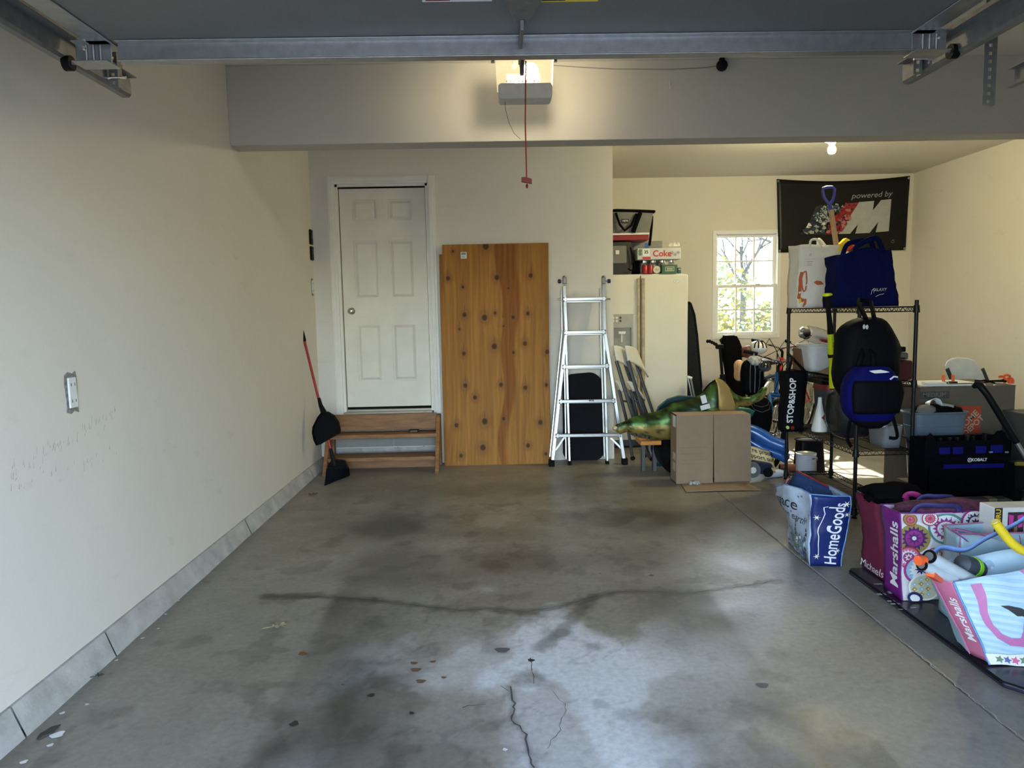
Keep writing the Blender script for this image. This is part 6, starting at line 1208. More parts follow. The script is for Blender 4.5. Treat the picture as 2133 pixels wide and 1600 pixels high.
f = plane_S((mx0, 4.919, .37), (1, 0, 0), (0, 0, 1)); W_m = mx1 - mx0; Hm = mzt - .37
px2 = lambda x, y: ((lambda p: (p.x - mx0, p.z - .37))(atY(x, y, 4.919)))
DINK = mat('faded_black_ink', (.05, .05, .05), .8); HDO = mat('orange_red_ink', (.42, .06, .02), .7); HDW = mat('cream_stencil_ink', (.42, .36, .28), .7)
a, b = px2(1915, 831), px2(1978, 815); decal(f, [(rect2(a[0], a[1], b[0], b[1]), DINK), (tr2(text2d('MEDIUM', .042, .02), (a[0] + b[0]) / 2, (a[1] + b[1]) / 2, 0, 1.05, 1), mat('pale_grey_ink', (.16, .14, .12), .8))], mc, 'lettering', off=.001)
a, b = px2(1990, 908), px2(2044, 845); s_ = (b[0] - a[0]); cx, cy = (a[0] + b[0]) / 2, (a[1] + b[1]) / 2
sh_ = [(rect2(a[0], a[1], b[0], b[1]), HDO)]
for k, (tx, sz) in enumerate((('THE', .040), ('HOME', .062), ('DEPOT', .056))):
    o_ = (k - 1) * -.052; sh_.append((tr2(text2d(tx, sz, .02), cx + (-o_) * .7 * 1 + .0, cy + o_ * .7 + .0, radians(45)), HDW))
decal(f, sh_, mc, 'logo', off=.001)
MB().box((mx0 - .002, 4.918, mzt), (mx1 + .002, 5.40, mzt + .004)).build('top_flap', MCARD, mc)
# flat white board pieces, papers, clamps, cables on top of the carton
zt_ = mzt + .005
wp = thing('white_board', 'flat white plastic board lying on the MEDIUM carton', 'panel', (3.2, 5.1, zt_)); MB().box((2.94, 4.94, zt_), (3.40, 5.25, zt_ + .012)).build('panel', WHITEP, wp, bevel=.003); MB().box((2.98, 4.93, zt_ + .013), (3.12, 5.0, zt_ + .03)).build('raised_block', WHITEP, wp, bevel=.004); MB().box((3.14, 4.945, zt_ + .013), (3.36, 4.965, zt_ + .018)).build('grey_strip', GREYP, wp)
def clamp(px, py0, py1, label, hook):
    a, b = atY(px, py1, 5.0), atY(px, py0, 5.0); t = thing('clamp', label, 'clamp', (a.x, 5.0, zt_ + .013), 'orange clamps on the MEDIUM carton'); a.z = zt_ + (.014 if px < 2000 else .002)
    if not hook: MB().tube([a, b], .010, 8).build('handle', ORANGE, t, smooth=True); MB().box((a.x - .02, 4.98, a.z), (a.x + .02, 5.02, a.z + .012)).build('jaw', BLACK, t)
    else:
        h = b.z - a.z; MB().tube([a + V(.02, 0, .0), a + V(.022, 0, h * .5), a + V(.015, 0, h * .9), a + V(-.005, 0, h), a + V(-.022, 0, h * .92)], .009, 8).build('jaw', ORANGE, t, smooth=True); MB().tube([a + V(.018, 0, h * .4), a + V(-.006, 0, h * .35), a + V(-.022, 0, h * .45)], .008, 8).build('handle', ORANGE, t, smooth=True)
clamp(1965, 781, 800, 'upright orange clamp handle, leftmost on the MEDIUM carton', 0); clamp(1985, 781, 800, 'second upright orange clamp handle on the MEDIUM carton', 0)
for k, (px, y0, lab) in enumerate(((2086, 784, 'orange hooked clamp right on the carton, left of three'), (2097, 781, 'orange hooked clamp right on the carton, middle and tallest of three'), (2103, 788, 'orange hooked clamp right on the carton, rightmost of three'))): clamp(px, y0, 812, lab, 1)
cbt = thing('cable_heap', 'tangled black cables lying between clamps on the MEDIUM carton', 'cable', (3.5, 4.98, zt_)); rn = random.Random(3)
for j in range(3):
    pts = [V(3.36 + .05 * k + rn.uniform(-.01, .01), 4.96 + rn.uniform(-.02, .05), zt_ + .010 + rn.uniform(0, .025)) for k in range(5)]; MB().tube(pts, .006, 6).build('cable', BLACK, cbt, smooth=True)
for x in (3.39, 3.46): MB().cyl((x, 4.94, zt_ + .006), (x, 4.93, zt_ - .02), .006, n=8).build('white_plug', WHITEP, cbt)
# folding chair behind
wc = thing('folding_chair', 'white backed folding chair standing behind the MEDIUM carton', 'chair', (3.9, 5.75, 0)); Yc = 5.7
def wcb(u, v): p = atY(1971 + 62 * u + 14 * v * u, 752 + (4 - 10 * sin(pi * u)) * (1 - v) + 55 * v + 3 * u * 2, Yc + .10 * u); p.y += .04 * sin(pi * u); return p
o_ = [atY(x, y, Yc) for x, y in ((1968, 763), (1972, 753), (1982, 747), (1996, 745), (2014, 746), (2028, 750), (2036, 758), (2046, 775), (2058, 806), (2062, 830), (1992, 830), (1983, 800), (1973, 770))]
MB().prism(o_, (0.02, .03, 0)).build('backrest', SEATW, wc, bevel=.008)
for x0_, x1_, dy in ((1973, 2004, -.02), (2046, 2078, .02)): a = atY(x0_, 768, Yc + dy); b = atY(x1_, 845, Yc + dy); e_ = V(b.x + .28 * (1), Yc + dy, .012); MB().tube([a, b, e_], .017, 8, flat=.6).build('back_frame', FRM, wc, smooth=True)
MB().box((3.95, Yc - .35, .42), (4.35, Yc + .05, .44)).build('seat', SEATW, wc, bevel=.01)
for x in (3.97, 4.33): MB().tube([(x, Yc + .05, .42), (x, Yc - .38, .012)], .014, 8).build('leg', FRM, wc)
# dark blue lower crate, grey storage bin
lc = thing('navy_crate', 'dark navy plastic crate under the blue grey storage bin', 'crate', (3.0, 4.75, 0.001)); m = MB(); m.grid(lambda u, v: taper(3.06, 4.77, .50, .22, .54, .24, .204, .502, u, v), 40, 6); m.build('body', mat('dark_navy_plastic', (.008, .012, .035), .4), lc, smooth=True, solid=.004); MB().box((2.77, 4.66, .49), (3.35, 4.88, .503)).build('lid', MATS['dark_navy_plastic'], lc, bevel=.003)
gx = (.505, atY(1960, 861, 4.70).z); sb = thing('storage_bin', 'blue grey plastic storage bin in front of the MEDIUM carton', 'storage bin', (2.92, 4.76, .505)); GBM = mat('blue_grey_plastic', (.10, .135, .18), .45)
xl, xr = atY(1908, 900, 4.68).x, atY(2022, 900, 4.68).x; cxm = (xl + xr) / 2; wv = xr - xl
m = MB(); m.grid(lambda u, v: taper(cxm, 4.79, wv * .90, .17, wv, .20, gx[0], gx[1], u, v), 40, 8); m.add([taper(cxm, 4.79, wv * .9, .17, wv, .2, gx[0], gx[1], k / 40, 0) for k in range(40)], [list(range(40))]); m.build('body', GBM, sb, smooth=True, solid=.004)
MB().tube([taper(cxm, 4.79, wv, .17, wv * 1.03, .215, gx[0], gx[1], k / 40, 1) for k in range(41)], .008, 6).build('rim', GBM, sb, smooth=True)
MB().tube([taper(cxm, 4.79, wv * .955, .185, wv, .2, gx[0] + .08, gx[0] + .081, k / 40, 0) for k in range(41)], .0025, 5).build('moulded_line', GBM, sb)
blobbag('black_cloth', 'black cloth heaped in the blue grey storage bin', 'cloth', (cxm + .0, 4.79, gx[1] + .0), (wv * .42, .08, .05), BLACKF, 52, None, .4, 2.4)
blobbag('grey_cloth', 'grey cloth in the left of the blue grey storage bin', 'cloth', (cxm - .09, 4.735, gx[1] + .02), (.06, .05, .035), mat('grey_cloth', (.14, .135, .12), .9), 54, None, .3, 2.2)
wc2 = thing('visor_hat', 'white visor cap on the cloths in the storage bin', 'cap', (cxm - .06, 4.76, gx[1] + .06)); m = MB(); cc = atY(1944, 838, 4.74)
m.grid(lambda u, v: cc + V(.042 * cos(pi * u) * (1 - .15 * v), -.03 + .06 * v, -.015 + .045 * sin(pi * u) * (1 - .5 * v)), 12, 4); m.build('peak', WHITEP, wc2, smooth=True, solid=.003)
pk = thing('grey_packet', 'small grey and white packet at the right in the storage bin', 'packet', (cxm + .07, 4.74, gx[1] + .04)); MB().cbox((cxm + .06, 4.76, gx[1] + .045), (.09, .04, .02), (0, .2, 0)).build('packet', mat('pale_packet', (.3, .3, .3), .4), pk, bevel=.004)
# tool bag on carton
tc4 = carton('printed_carton', 'pale printed carton under the black and blue tool bag', (2.72, 4.30, .001), (3.36, 4.62, .195), mat('pale_grey_cardboard', (.09, .082, .072), .8))
decal(plane_S((2.72, 4.2995, 0), (1, 0, 0), (0, 0, 1)), [(rect2(.02, .13, .26, .17), DINK), (tr2(text2d('MEDIUM', .030), .14, .15), MATS['pale_grey_ink'])], tc4, 'lettering', off=.001)
tg = thing('tool_bag', 'open black and blue tool bag on the printed carton', 'tool bag', (2.93, 4.45, .197)); TBM = mat('tool_bag_black', (.003, .003, .005), .85, spec=.05); YT = 4.36
tx0, tx1 = atY(1932, 980, YT).x, atY(2104, 980, YT).x; tz0, tzt = .198, atY(2020, 918, YT).z
m = MB(); m.box((tx0, YT, tz0), (tx1, YT + .006, tzt)).box((tx0, YT + .20, tz0), (tx1, YT + .206, tzt)).box((tx0, YT, tz0), (tx1, YT + .2, tz0 + .012)); m.build('walls', TBM, tg, bevel=.002)
for k, (pxs, dx) in enumerate((((1926, 1929, 1934, 1942, 1952), 0), ((2062, 2072, 2085, 2096, 2104), 0))):
    x = tx0 if k == 0 else tx1 - .012; zp = atY(2085, 898 + 6 * (1 - k), YT + .1).z
    pr = [(x, YT, tz0), (x, YT + .206, tz0), (x, YT + .206, tzt), (x, YT + .15, zp - .03), (x, YT + .12, zp), (x, YT + .09, zp), (x, YT + .055, zp - .03), (x, YT, tzt)]
    MB().prism(pr, (.014, 0, 0)).build('end_panel', TBM, tg, bevel=.004)
    ex = [atY(px, py, YT - .004) for px, py in (((1926, 975), (1927, 925), (1931, 908), (1938, 902), (1945, 908), (1952, 925), (1953, 975)) if k == 0 else ((2062, 925), (2068, 912), (2078, 899), (2086, 896), (2094, 901), (2101, 920), (2106, 960), (2106, 975), (2062, 975)))]; MB().prism(ex, (0, .004, 0)).build('handle_flap', TBM, tg, bevel=.002)
KB = mat('tool_bag_blue', (.006, .007, .13), .7, spec=.1)
for a_, b_ in (((1957, 947), (1980, 932)), ((1985, 947), (2007, 931)), ((2033, 945), (2055, 929)), ((2064, 944), (2090, 927))): p, q = atY(*a_, YT - .01), atY(*b_, YT - .01); MB().box((p.x, YT - .010, p.z), (q.x, YT - .001, q.z)).build('pocket', KB, tg, bevel=.003)
p, q = atY(1966, 977, YT - .01), atY(2104, 965, YT - .01); MB().box((p.x, YT - .007, p.z), (q.x, YT - .001, q.z)).build('blue_band', KB, tg)
p, q = atY(1940, 964, YT - .01), atY(2106, 948, YT - .01); MB().box((p.x, YT - .014, p.z), (q.x, YT - .001, q.z)).build('front_band', TBM, tg, bevel=.003)
p = atY(2035, 958, YT - .015); kS = plane_S(p, (1, 0, 0), (0, 0, 1)); decal(kS, [(tr2(text2d('KOBALT', .026, .03), .014, 0), WHITEINK), (ring2(-.046, 0, .014, .004), WHITEINK), (tr2(text2d('X', .018, .03), -.046, 0), WHITEINK)], tg, 'lettering', off=.001)
for xx in (2064, 2097): p = atY(xx, 942, YT - .012); MB().cbox(p, (.022, .006, .010)).build('buckle', mat('pale_blue_clip', (.15, .3, .45), .4), tg, bevel=.002)
rn = random.Random(9)
for k in range(7): x = tx0 + .06 + (tx1 - tx0 - .16) * k / 6; MB().cyl((x, YT + .1, tz0 + .05), (x + rn.uniform(-.02, .02), YT + .1, tzt + rn.uniform(0, .03)), rn.uniform(.010, .018), n=8).build('tool_handle', BLACK, tg, smooth=True)
ribbonstrap([(tx1 - .05, YT - .012, tz0 + .05), (tx1 - .02, YT - .10, tz0 - .02), (tx1 - .09, YT - .12, tz0 - .10), (tx1 - .16, YT - .11, tz0 - .12)], .035, TBM, tg, 'shoulder_strap')
# vacuum wand at the far right
vw = thing('vacuum_wand', 'black and silver curved vacuum wand leaning at the far right edge', 'vacuum wand', (3.1, 4.1, 0)); Yv = 4.15
pts = [atY(x, y, Yv - .02 * k) for k, (x, y) in enumerate(((2030, 804), (2034, 801), (2042, 804), (2056, 821), (2085, 868), (2118, 922)))]; MB().tube(pts, [.017, .020, .020, .019, .020, .019], 12).build('handle', BLACK, vw, smooth=True)
e_ = atY(2200, 1060, 3.98); MB().tube([pts[-1], e_, V(e_.x + .08, 3.97, .03)], .013, 10).build('tube', GALV, vw, smooth=True); MB().box((e_.x - .02, 3.85, .001), (e_.x + .25, 4.0, .05)).build('floor_head', BLACK, vw, bevel=.01)
# far right containers
rc = carton('grey_crate', 'dark grey ribbed crate at the far right behind the tool bag', (3.50, 4.60, .001), (3.95, 4.90, .66), mat('dark_crate_grey', (.05, .055, .06), .5)); 
for k in range(3): MB().box((3.498, 4.596, .16 + .17 * k), (3.952, 4.5995, .175 + .17 * k)).build('rib', MATS['dark_crate_grey'], rc)
gcb = thing('green_bottle', 'small dark green capped bottle on the floor at the far right', 'bottle', (3.3, 4.32, 0)); a = atY(2136, 1022, 4.2); MB().lathe((a.x, 4.2, 0), [(0, .001), (.05, .001), (.052, .02), (.052, .17), (.02, .22), (.02, .25), (0, .252)], 18).build('body', mat('dark_green_glass', (.01, .03, .02), .2), gcb, smooth=True); MB().lathe((a.x, 4.2, .25), [(.024, -.02), (.024, .02), (0, .021)], 14).build('cap', BLACK, gcb)
yt_ = thing('yellow_level', 'dark yellow handled tool lying beside the tool bag at the far right', 'tool', atY(2125, 968, 4.3)); a = atY(2116, 966, 4.25); MB().tube([a, a + V(.14, 0, -.01)], .012, 8).build('handle', mat('dull_yellow', (.25, .2, .02), .5), yt_, smooth=True); MB().box((a.x + .0, 4.25, .197), (a.x + .1, 4.35, a.z)).build('body', BLACK, yt_)
bc2 = carton('brown_carton_low', 'brown taped carton on the floor right behind the wire shelf', (2.76, 4.66, .001), (3.34, 4.88, .20), MCARD)
wp2 = thing('white_pipe', 'short white plastic pipe on the third tier behind the blue backpack', 'pipe', (2.6, 5.0, .5)); MB().cyl(atY(1832, 902, 4.9), atY(1868, 902, 4.9), .012, n=12).build('pipe', mat('cream_pvc', (.6, .55, .45), .4), wp2, smooth=True); MB().cyl(atY(1829, 902, 4.9), atY(1834, 902, 4.9), .016, n=12).build('coupling', MATS['cream_pvc'], wp2)
# low wire loop
lo_ = thing('bent_wire', 'thin dark wire arching from the floor beside the wire shelf', 'wire', (2.5, 4.5, 0)); pts = [atY(x, y, 4.75) for x, y in ((1815, 1033), (1822, 1018), (1834, 1008), (1848, 1006), (1860, 1008))]; pts[0].z = max(pts[0].z, .003); MB().tube([V(pts[0].x, 4.75, .002)] + pts[1:], .002, 5).build('wire', BLACK, lo_)

# ---------------------------------------------------------------- foreground: game board and shopping bags
gb_ = thing('game_board', 'dark purple padded board lying on the floor under the bags', 'mat', (2.3, 3.05, 0))
pts = [(1.83, 3.66), (2.78, 3.70), (2.80, 2.42), (1.86, 2.42), (1.815, 2.47), (1.812, 3.62)]
MB().prism([(x, y, .001) for x, y in pts][::-1], (0, 0, .020)).build('board', mat('dark_purple_board', (.016, .013, .028), .32, var=.35, scale=4), gb_, bevel=.006)
PUR = mat('purple_mark', (.05, .035, .09), .4); LILAC = mat('pale_lilac_ink', (.5, .48, .55), .5)
bS3 = plane_S((0, 0, .0212), (1, 0, 0), (0, 1, 0))
decal(bS3, [(rect2(*([atZ(*p, .021)[i] for p in ((a, b + h), (a + w_, b)) for i in (0, 1)])), LILAC) for a, b, w_, h in ((1829, 1236, 14, 4), (1853, 1232, 14, 5), (1850, 1251, 12, 3), (1857, 1257, 16, 3), (1872, 1269, 16, 2), (1898, 1266, 10, 2), (1822, 1216, 14, 3))] + [(tr2(star2(0, 0, .06, 8, .6), 2.05 + .16 * k, 2.52 + .05 * (k % 2)), PUR) for k in range(4)], gb_, 'print', off=.0004)
MB().tube([(1.818, 3.62, .019), (1.818, 2.48, .019), (1.862, 2.425, .019), (2.78, 2.425, .019)], .006, 6).build('edge_binding', BLKRUB, gb_)
BZ = .0235
# --- snow patterned bag with store name on its blue gusset
SKY = mat('pale_blue_woven', (.42, .50, .62), .4, var=.25, scale=9, bump=.3, bscale=50); HGB = mat('royal_blue_woven', (.006, .018, .115), .4, bump=.4, bscale=25); LB = mat('light_blue_binding', (.12, .28, .55), .5)
hg, S, W_ = tote('snow_scene_bag', 'pale blue snow scene bag with the shop name on its dark blue gusset', 'shopping bag', (1.772, 3.945, .0015), .40, .160, .40, radians(90 - 6), SKY, HGB, yf=lambda x, y: .07 * (x + .5) * (y > 0) + .02 * (y > 0), flare=(1.10, 1.06), seed=21, amp=.02, rim=LB, corner=lambda x, y: -.05 * (x > 0) * abs(x) * 2)
#
# its local -x side ('left') faces the camera; its 'back' (+y local) faces left
G = S['left']; SNOW = mat('gold_white_flake', (.75, .72, .6), .4)
decal(lambda u, v: G(-(v), .03 + u) if 0 else G(.0 + (-v), u), [(tr2(text2d('HomeGoods', .084, .012, .12), .185, -.026, 0, .80, 1.0), WHITEINK), (stroke2([(.06, .035), (.10, .036), (.19, .050), (.30, .022), (.335, .026), (.34, .012)], .004), WHITEINK)], hg, 'lettering', off=.003)
decal(lambda u, v: G(u, v), [(star2(*c, 6, .25), SNOW) for c in ((.055, .355, .024), (.065, .29, .015), (-.055, .275, .018), (.055, .09, .016), (-.045, .055, .019), (-.06, .16, .0))], hg, 'print', off=.003)
Bk = S['back']; DG = mat('spruce_ink', (.03, .06, .05), .6); VIO = mat('violet_ink', (.12, .13, .35), .6); LG = mat('sage_ink', (.15, .24, .14), .6); rn = random.Random(5)
sh_ = [(tr2(text2d('peace', .105, .0, .35), .0 - .07, .30), BLACKINK), (tr2(text2d('on earth', .062, .0, .35), .015, .225), BLACKINK)]
decal(lambda u, v: Bk(u, v), sh_, hg, 'lettering', off=.003)
sh_ = []
for k in range(9): sh_.append((star2(rn.uniform(-.19, .17), rn.uniform(.08, .38), .010, 6, .2), BLACKINK))
for tx_, hh, mt_ in ((-.08, .20, DG), (.05, .20, DG), (.10, .17, DG), (-.14, .12, DG), (.17, .24, DG), (.0, .16, LG), (.13, .12, LG)):
    for j in range(9): y = .02 + hh * j / 9; w_ = .030 * (1 - j / 10); sh_.append((poly2([(tx_ - w_, y), (tx_ + w_ * rn.uniform(.6, 1), y + .004), (tx_ + w_ * .2, y + .022), (tx_ - w_ * .3, y + .024)]), mt_ if rn.random() < .7 else SKY))
for _ in range(26): x, y = rn.uniform(.04, .19), rn.uniform(.01, .15); sh_.append((star2(x, y, rn.uniform(.008, .018), 5, .45), rn.choice([VIO, LG, VIO, WHITEINK])))
decal(lambda u, v: Bk(u, v), sh_, hg, 'print', off=.002)
# blue bag with red edge inside
nb_ = thing('folded_blue_bag', 'navy blue folded bag with red edges tucked in the snow scene bag', 'bag', (1.83, 3.95, .3)); NB = mat('denim_navy_woven', (.010, .040, .13), .6, bump=.4, bscale=80)
qd = [atY(1659, 986, 4.14), atY(1757, 1035, 3.86), atY(1712, 1085, 3.90), atY(1634, 1025, 4.16)]
def nf(u, v): p = qd[0].lerp(qd[1], u).lerp(qd[3].lerp(qd[2], u), v); return p + V(0, -.012 * sin(pi * u), 0)
MB().grid(nf, 12, 8).build('front_panel', NB, nb_, smooth=True, solid=.004); MB().grid(lambda u, v: nf(u, v) + V(.008, .022, .008), 12, 8).build('rear_panel', NB, nb_, smooth=True, solid=.004)
MB().tube([nf(k / 8, 0) + V(.012, .02, .008) for k in range(9)], .006, 6).build('red_edge', REDP, nb_); MB().tube([nf(0, .8) + V(-.02, 0, 0), nf(0, .3) + V(-.022, .01, .0)], .010, 6).build('red_edge', REDP, nb_)
LBI = mat('light_blue_line', (.05, .14, .35), .6); nS = lambda u, v: nf(.42 + u / .3, .55 - v / .13) + V(0, -.004, 0); decal(nS, [(ring2(rn.uniform(-.05, .05), rn.uniform(-.02, .035), .014, .0015, 14), LBI) for _ in range(14)], nb_, 'line_drawing', off=.002)
# --- crimson craft-store bag
CRIM = mat('crimson_nonwoven', (.13, .003, .03), .75, bump=.3, bscale=300)
mb_, S, W_ = tote('crimson_bag', 'plain crimson bag with white script at its foot, leftmost on the board', 'shopping bag', (2.055, 3.57, BZ), .30, .19, .39, radians(0), CRIM, flare=(1.15, 1.1), lean_=(-.012, .02), seed=33, amp=.02, mt_side=CRIM)
L = S['left']; decal(lambda u, v: L(u, v), [(tr2(text2d('Michaels', .06, .0, .3), -.005, .028, -.0), WHITEINK)], mb_, 'lettering', off=.003)
blobbag('black_jacket', 'crumpled black jacket heaped on top of the crimson bag', 'jacket', (2.02, 3.58, .43), (.15, .11, .06), BLACKF, 61, None, .45, 2.4)
# --- medallion bag with purple name side
WHB = mat('white_woven_plastic', (.62, .60, .62), .35, bump=.3, bscale=60); PURP = mat('magenta_purple', (.155, .008, .17), .4, bump=.3, bscale=40); NVI = mat('navy_ink', (.02, .02, .12), .5)
md, S, W_ = tote('medallion_bag', 'white bag with colourful medallions and purple named side panel', 'shopping bag', (2.115, 3.30, BZ), .49, .165, .415, radians(0), WHB, PURP, flare=(1.05, 1.0), lean_=(-.015, .01), seed=41, amp=.010, rim=PURP)
L = S['left']; decal(lambda u, v: L(-(v), u), [(tr2(text2d('Marshalls', .100, .02), .205, -.025, 0, .86, 1), WHITEINK)], md, 'lettering', off=.003)
F = S['front']; OL = mat('olive_gold_ink', (.36, .27, .07), .5); MAG = mat('magenta_ink', (.34, .04, .22), .5); TEA = mat('sea_green_ink', (.10, .26, .24), .5); PK = mat('pink_ink', (.65, .15, .30), .5); PLUM = mat('plum_ink', (.10, .02, .15), .5); SKB = mat('sky_ink', (.30, .48, .62), .5); RDI = mat('brick_ink', (.40, .05, .05), .5)
def medal(x, y, r, cols, petals=8):
    r *= 1.13
    return [(disc2(x, y, r, 28), cols[0]), (disc2(x, y, r * .86, 28), cols[1]), (star2(x, y, r * .74, petals * 2, .72), cols[2]), (disc2(x, y, r * .46, 20), cols[3]), (star2(x, y, r * .40, petals, .45), cols[4]), (disc2(x, y, r * .12, 12), cols[0])]
sh_ = [(rect2(-.258, .0, -.250, .45), NVI), (rect2(.12, .02, .26, .45), SKB)]
sh_ += medal(-.185, .325, .078, (WHITEINK, OL, PLUM, MAG, PLUM)) + medal(-.04, .375, .072, (TEA, WHITEINK, MAG, WHITEINK, MAG)) + medal(.085, .395, .060, (MAG, WHITEINK, NVI, WHITEINK, NVI)) + medal(-.215, .23, .05, (RDI, PK, WHITEINK, MAG, WHITEINK)) + medal(-.155, .165, .072, (MAG, SKB, WHITEINK, WHITEINK, NVI)) + medal(.02, .26, .07, (TEA, WHITEINK, OL, TEA, WHITEINK)) + medal(-.205, .425, .030, (RDI, OL, RDI, PK, RDI)) + medal(.02, .10, .06, (RDI, WHITEINK, RDI, OL, RDI)) + medal(-.10, .245, .03, (MAG, OL, WHITEINK, MAG, WHITEINK)) + medal(-.115, .43, .034, (RDI, WHITEINK, RDI, PK, RDI)) + medal(.15, .33, .04, (TEA, WHITEINK, OL, WHITEINK, OL)) + medal(.17, .22, .05, (MAG, WHITEINK, PLUM, WHITEINK, MAG))
sh_ += [(disc2(-.150, .075, .072, 28), WHITEINK), (disc2(-.150, .075, .064, 28), mat('cream_ground_ink', (.55, .52, .36), .5))] + [(tr2(star2(0, 0, .014, 4, .62), -.195 + .03 * i, .04 + .026 * j), OL if (i + j) % 2 else SKB) for i in range(4) for j in range(4) if (i - 1.5) ** 2 + (j - 1.4) ** 2 < 3.5] + [(disc2(-.195 + .03 * i, .04 + .026 * j, .004, 8), WHITEINK) for i in range(4) for j in range(4) if (i - 1.5) ** 2 + (j - 1.4) ** 2 < 3.5]
sh_ += [(disc2(-.20, .02, .035, 16), NVI), (disc2(-.20, .02, .022, 16), WHITEINK), (disc2(-.05, .02, .03, 16), RDI)]
sh_ += [(tr2(star2(0, 0, .012, 3, .5), .13 + .016 * (k % 7), .30 + .018 * (k // 7), k), mat('green_leaf_ink', (.12, .22, .08), .5)) for k in range(49)]
keep = [(([(max(-.243, min(.243, x)), max(.003, min(.412, y * .91))) for x, y in m_[0]], m_[1]), t_) for m_, t_ in sh_]
decal(F, keep, md, 'print', off=.0015)
STR = mat('indigo_webbing', (.035, .03, .14), .7); 
for dy, x0_, x1_ in ((-.075, -.20, .03), (.075, -.10, .10)): ribbonstrap([W_(x0_, dy, .39), W_(x0_ + .02, dy, .415) + V(.02, -.01, .035), W_((x0_ + x1_) / 2, dy, .415) + V(0, -.03, .04), W_(x1_ - .02, dy, .415) + V(0, -.01, .025), W_(x1_, dy, .39)], .026, STR, md, up=(0, 1, .4))
pst = thing('magenta_strap', 'magenta bag strap looping up behind the medallion bag', 'strap', (2.1, 3.5, .45)); ribbonstrap([(2.02, 3.46, .40), (2.00, 3.45, .46), (2.04, 3.43, .47), (2.12, 3.43, .41)], .030, mat('magenta_webbing', (.28, .01, .12), .7), pst, up=(.3, 1, .4))
blobbag('pink_clothes', 'mixed pink and dark clothes showing at the top of the medallion bag', 'clothes', (2.12, 3.31, .415), (.24, .08, .06), mat('mixed_clothes', (.10, .02, .06), .9, var=.9, scale=18), 66, None, .4, 2.4)
# --- toy carton between
zb_ = thing('toy_carton', 'white and black toy carton with pink picture at the right edge', 'box', (2.32, 3.06, BZ)); bx0 = atY(2070, 1100, 3.02).x; bz1 = atY(2090, 1058, 3.02).z
MB().box((bx0, 3.02, BZ), (bx0 + .34, 3.12, bz1)).build('carton', WHITEP, zb_, bevel=.003)
zS = plane_S((bx0, 3.0195, bz1), (1, 0, 0), (0, 0, 1))
decal(zS, [(rect2(.0, -.40, .035, .0), BLACKINK), (tr2(text2d('ZURU', .030, .02), .018, -.045, radians(90)), YELLOW), (rect2(.014, -.17, .022, -.11), WHITEINK), (rect2(.010, -.25, .026, -.235), WHITEINK), (rect2(.010, -.29, .026, -.275), WHITEINK), (rect2(.010, -.21, .026, -.20), WHITEINK),
    (rect2(.058, -.17, .13, -.02), mat('dark_photo_ink', (.05, .03, .04), .4)), (poly2([(.062, -.03), (.085, -.035), (.08, -.09), (.064, -.085)]), mat('hot_pink_ink', (.55, .05, .30), .4)), (poly2([(.10, -.035), (.126, -.03), (.124, -.085), (.106, -.09)]), MATS['hot_pink_ink']), (rect2(.086, -.14, .102, -.06), mat('skin_tone_print', (.30, .17, .11), .5)), (rect2(.055, -.30, .13, -.22), MATS['dark_photo_ink']), (poly2([(.06, -.28), (.12, -.29), (.10, -.24), (.07, -.23)]), MATS['skin_tone_print']), (disc2(.018, -.325, .012), WHITEINK)], zb_, 'print', off=.0008)
# --- pale second bag behind the flamingo bag
PALE = mat('pale_aqua_woven', (.36, .52, .60), .35, var=.06, bump=.4, bscale=22); PKB = mat('rose_binding', (.42, .14, .26), .5)
pb, S, W_ = tote('pale_bag', 'pale aqua bag with rose binding between medallion and flamingo bags', 'shopping bag', (2.13, 3.02, BZ), .34, .14, .40, radians(-3), PALE, PALE, flare=(.95, 1.0), seed=55, amp=.014, rim=PKB)
decal(S['front'], [(tr2(text2d('SI', .075, .01, .1), .045, .22, pi), mat('pale_pink_ink', (.60, .50, .58), .5)), (rect2(.075, .02, .080, .39), PKB), (rect2(.155, .0, .170, .39), SKB)], pb, 'print', off=.003)
ribbonstrap([S['front'](-.14, .37), S['front'](-.18, .40) + V(-.03, -.02, .03), S['front'](-.10, .39) + V(.0, -.05, .02), S['front'](-.02, .38) + V(0, -.03, 0)], .024, mat('mauve_webbing', (.36, .10, .30), .7), pb)
# --- flamingo bag: wide front tilted, pink gusset left with letters
AQ = mat('aqua_stripe_ground', (.47, .62, .74), .35, var=.04, bump=.4, bscale=22); STRP = mat('aqua_stripe_ink', (.37, .54, .68), .4); PKG = mat('rose_gusset', (.50, .14, .24), .4, bump=.3, bscale=40); FLM = mat('flamingo_pink', (.50, .16, .36), .45)
P0 = atZ(2062, 1384, BZ + .002); P1 = P0 + V(.40, -.03, 0); PT0 = atY(1986, 1212, 2.66); PT1 = PT0 + V(.46, -.06, .10)
fb2 = thing('flamingo_bag', 'aqua striped bag printed with a pink flamingo, nearest at the right edge', 'shopping bag', (P0 + P1) / 2)
def FS(s, t):  # front sheet, s across, t up
    p = P0.lerp(P1, s).lerp(PT0.lerp(PT1, s), t); return p + V(0, -.030 * sin(pi * s) * sin(pi * t), 0) + V(.006 * fn((s * 5, t * 5, 1), 1, 2), .010 * fn((s * 4, t * 4, 0), 1, 3), .004 * fn((s * 6, t * 3, 2), 1, 4))
MB().grid(FS, 20, 20).build('front_panel', AQ, fb2, smooth=True, solid=.0018)
def FB(s, t): return FS(s, t) + V(.0, .17, .01 - .0 * t)
MB().grid(FB, 14, 12).build('rear_panel', AQ, fb2, smooth=True, solid=.0018)
G0 = [atY(1951, 1207, 2.80), atY(1955, 1318, 2.83), atZ(2032, 1338, BZ + .002)]
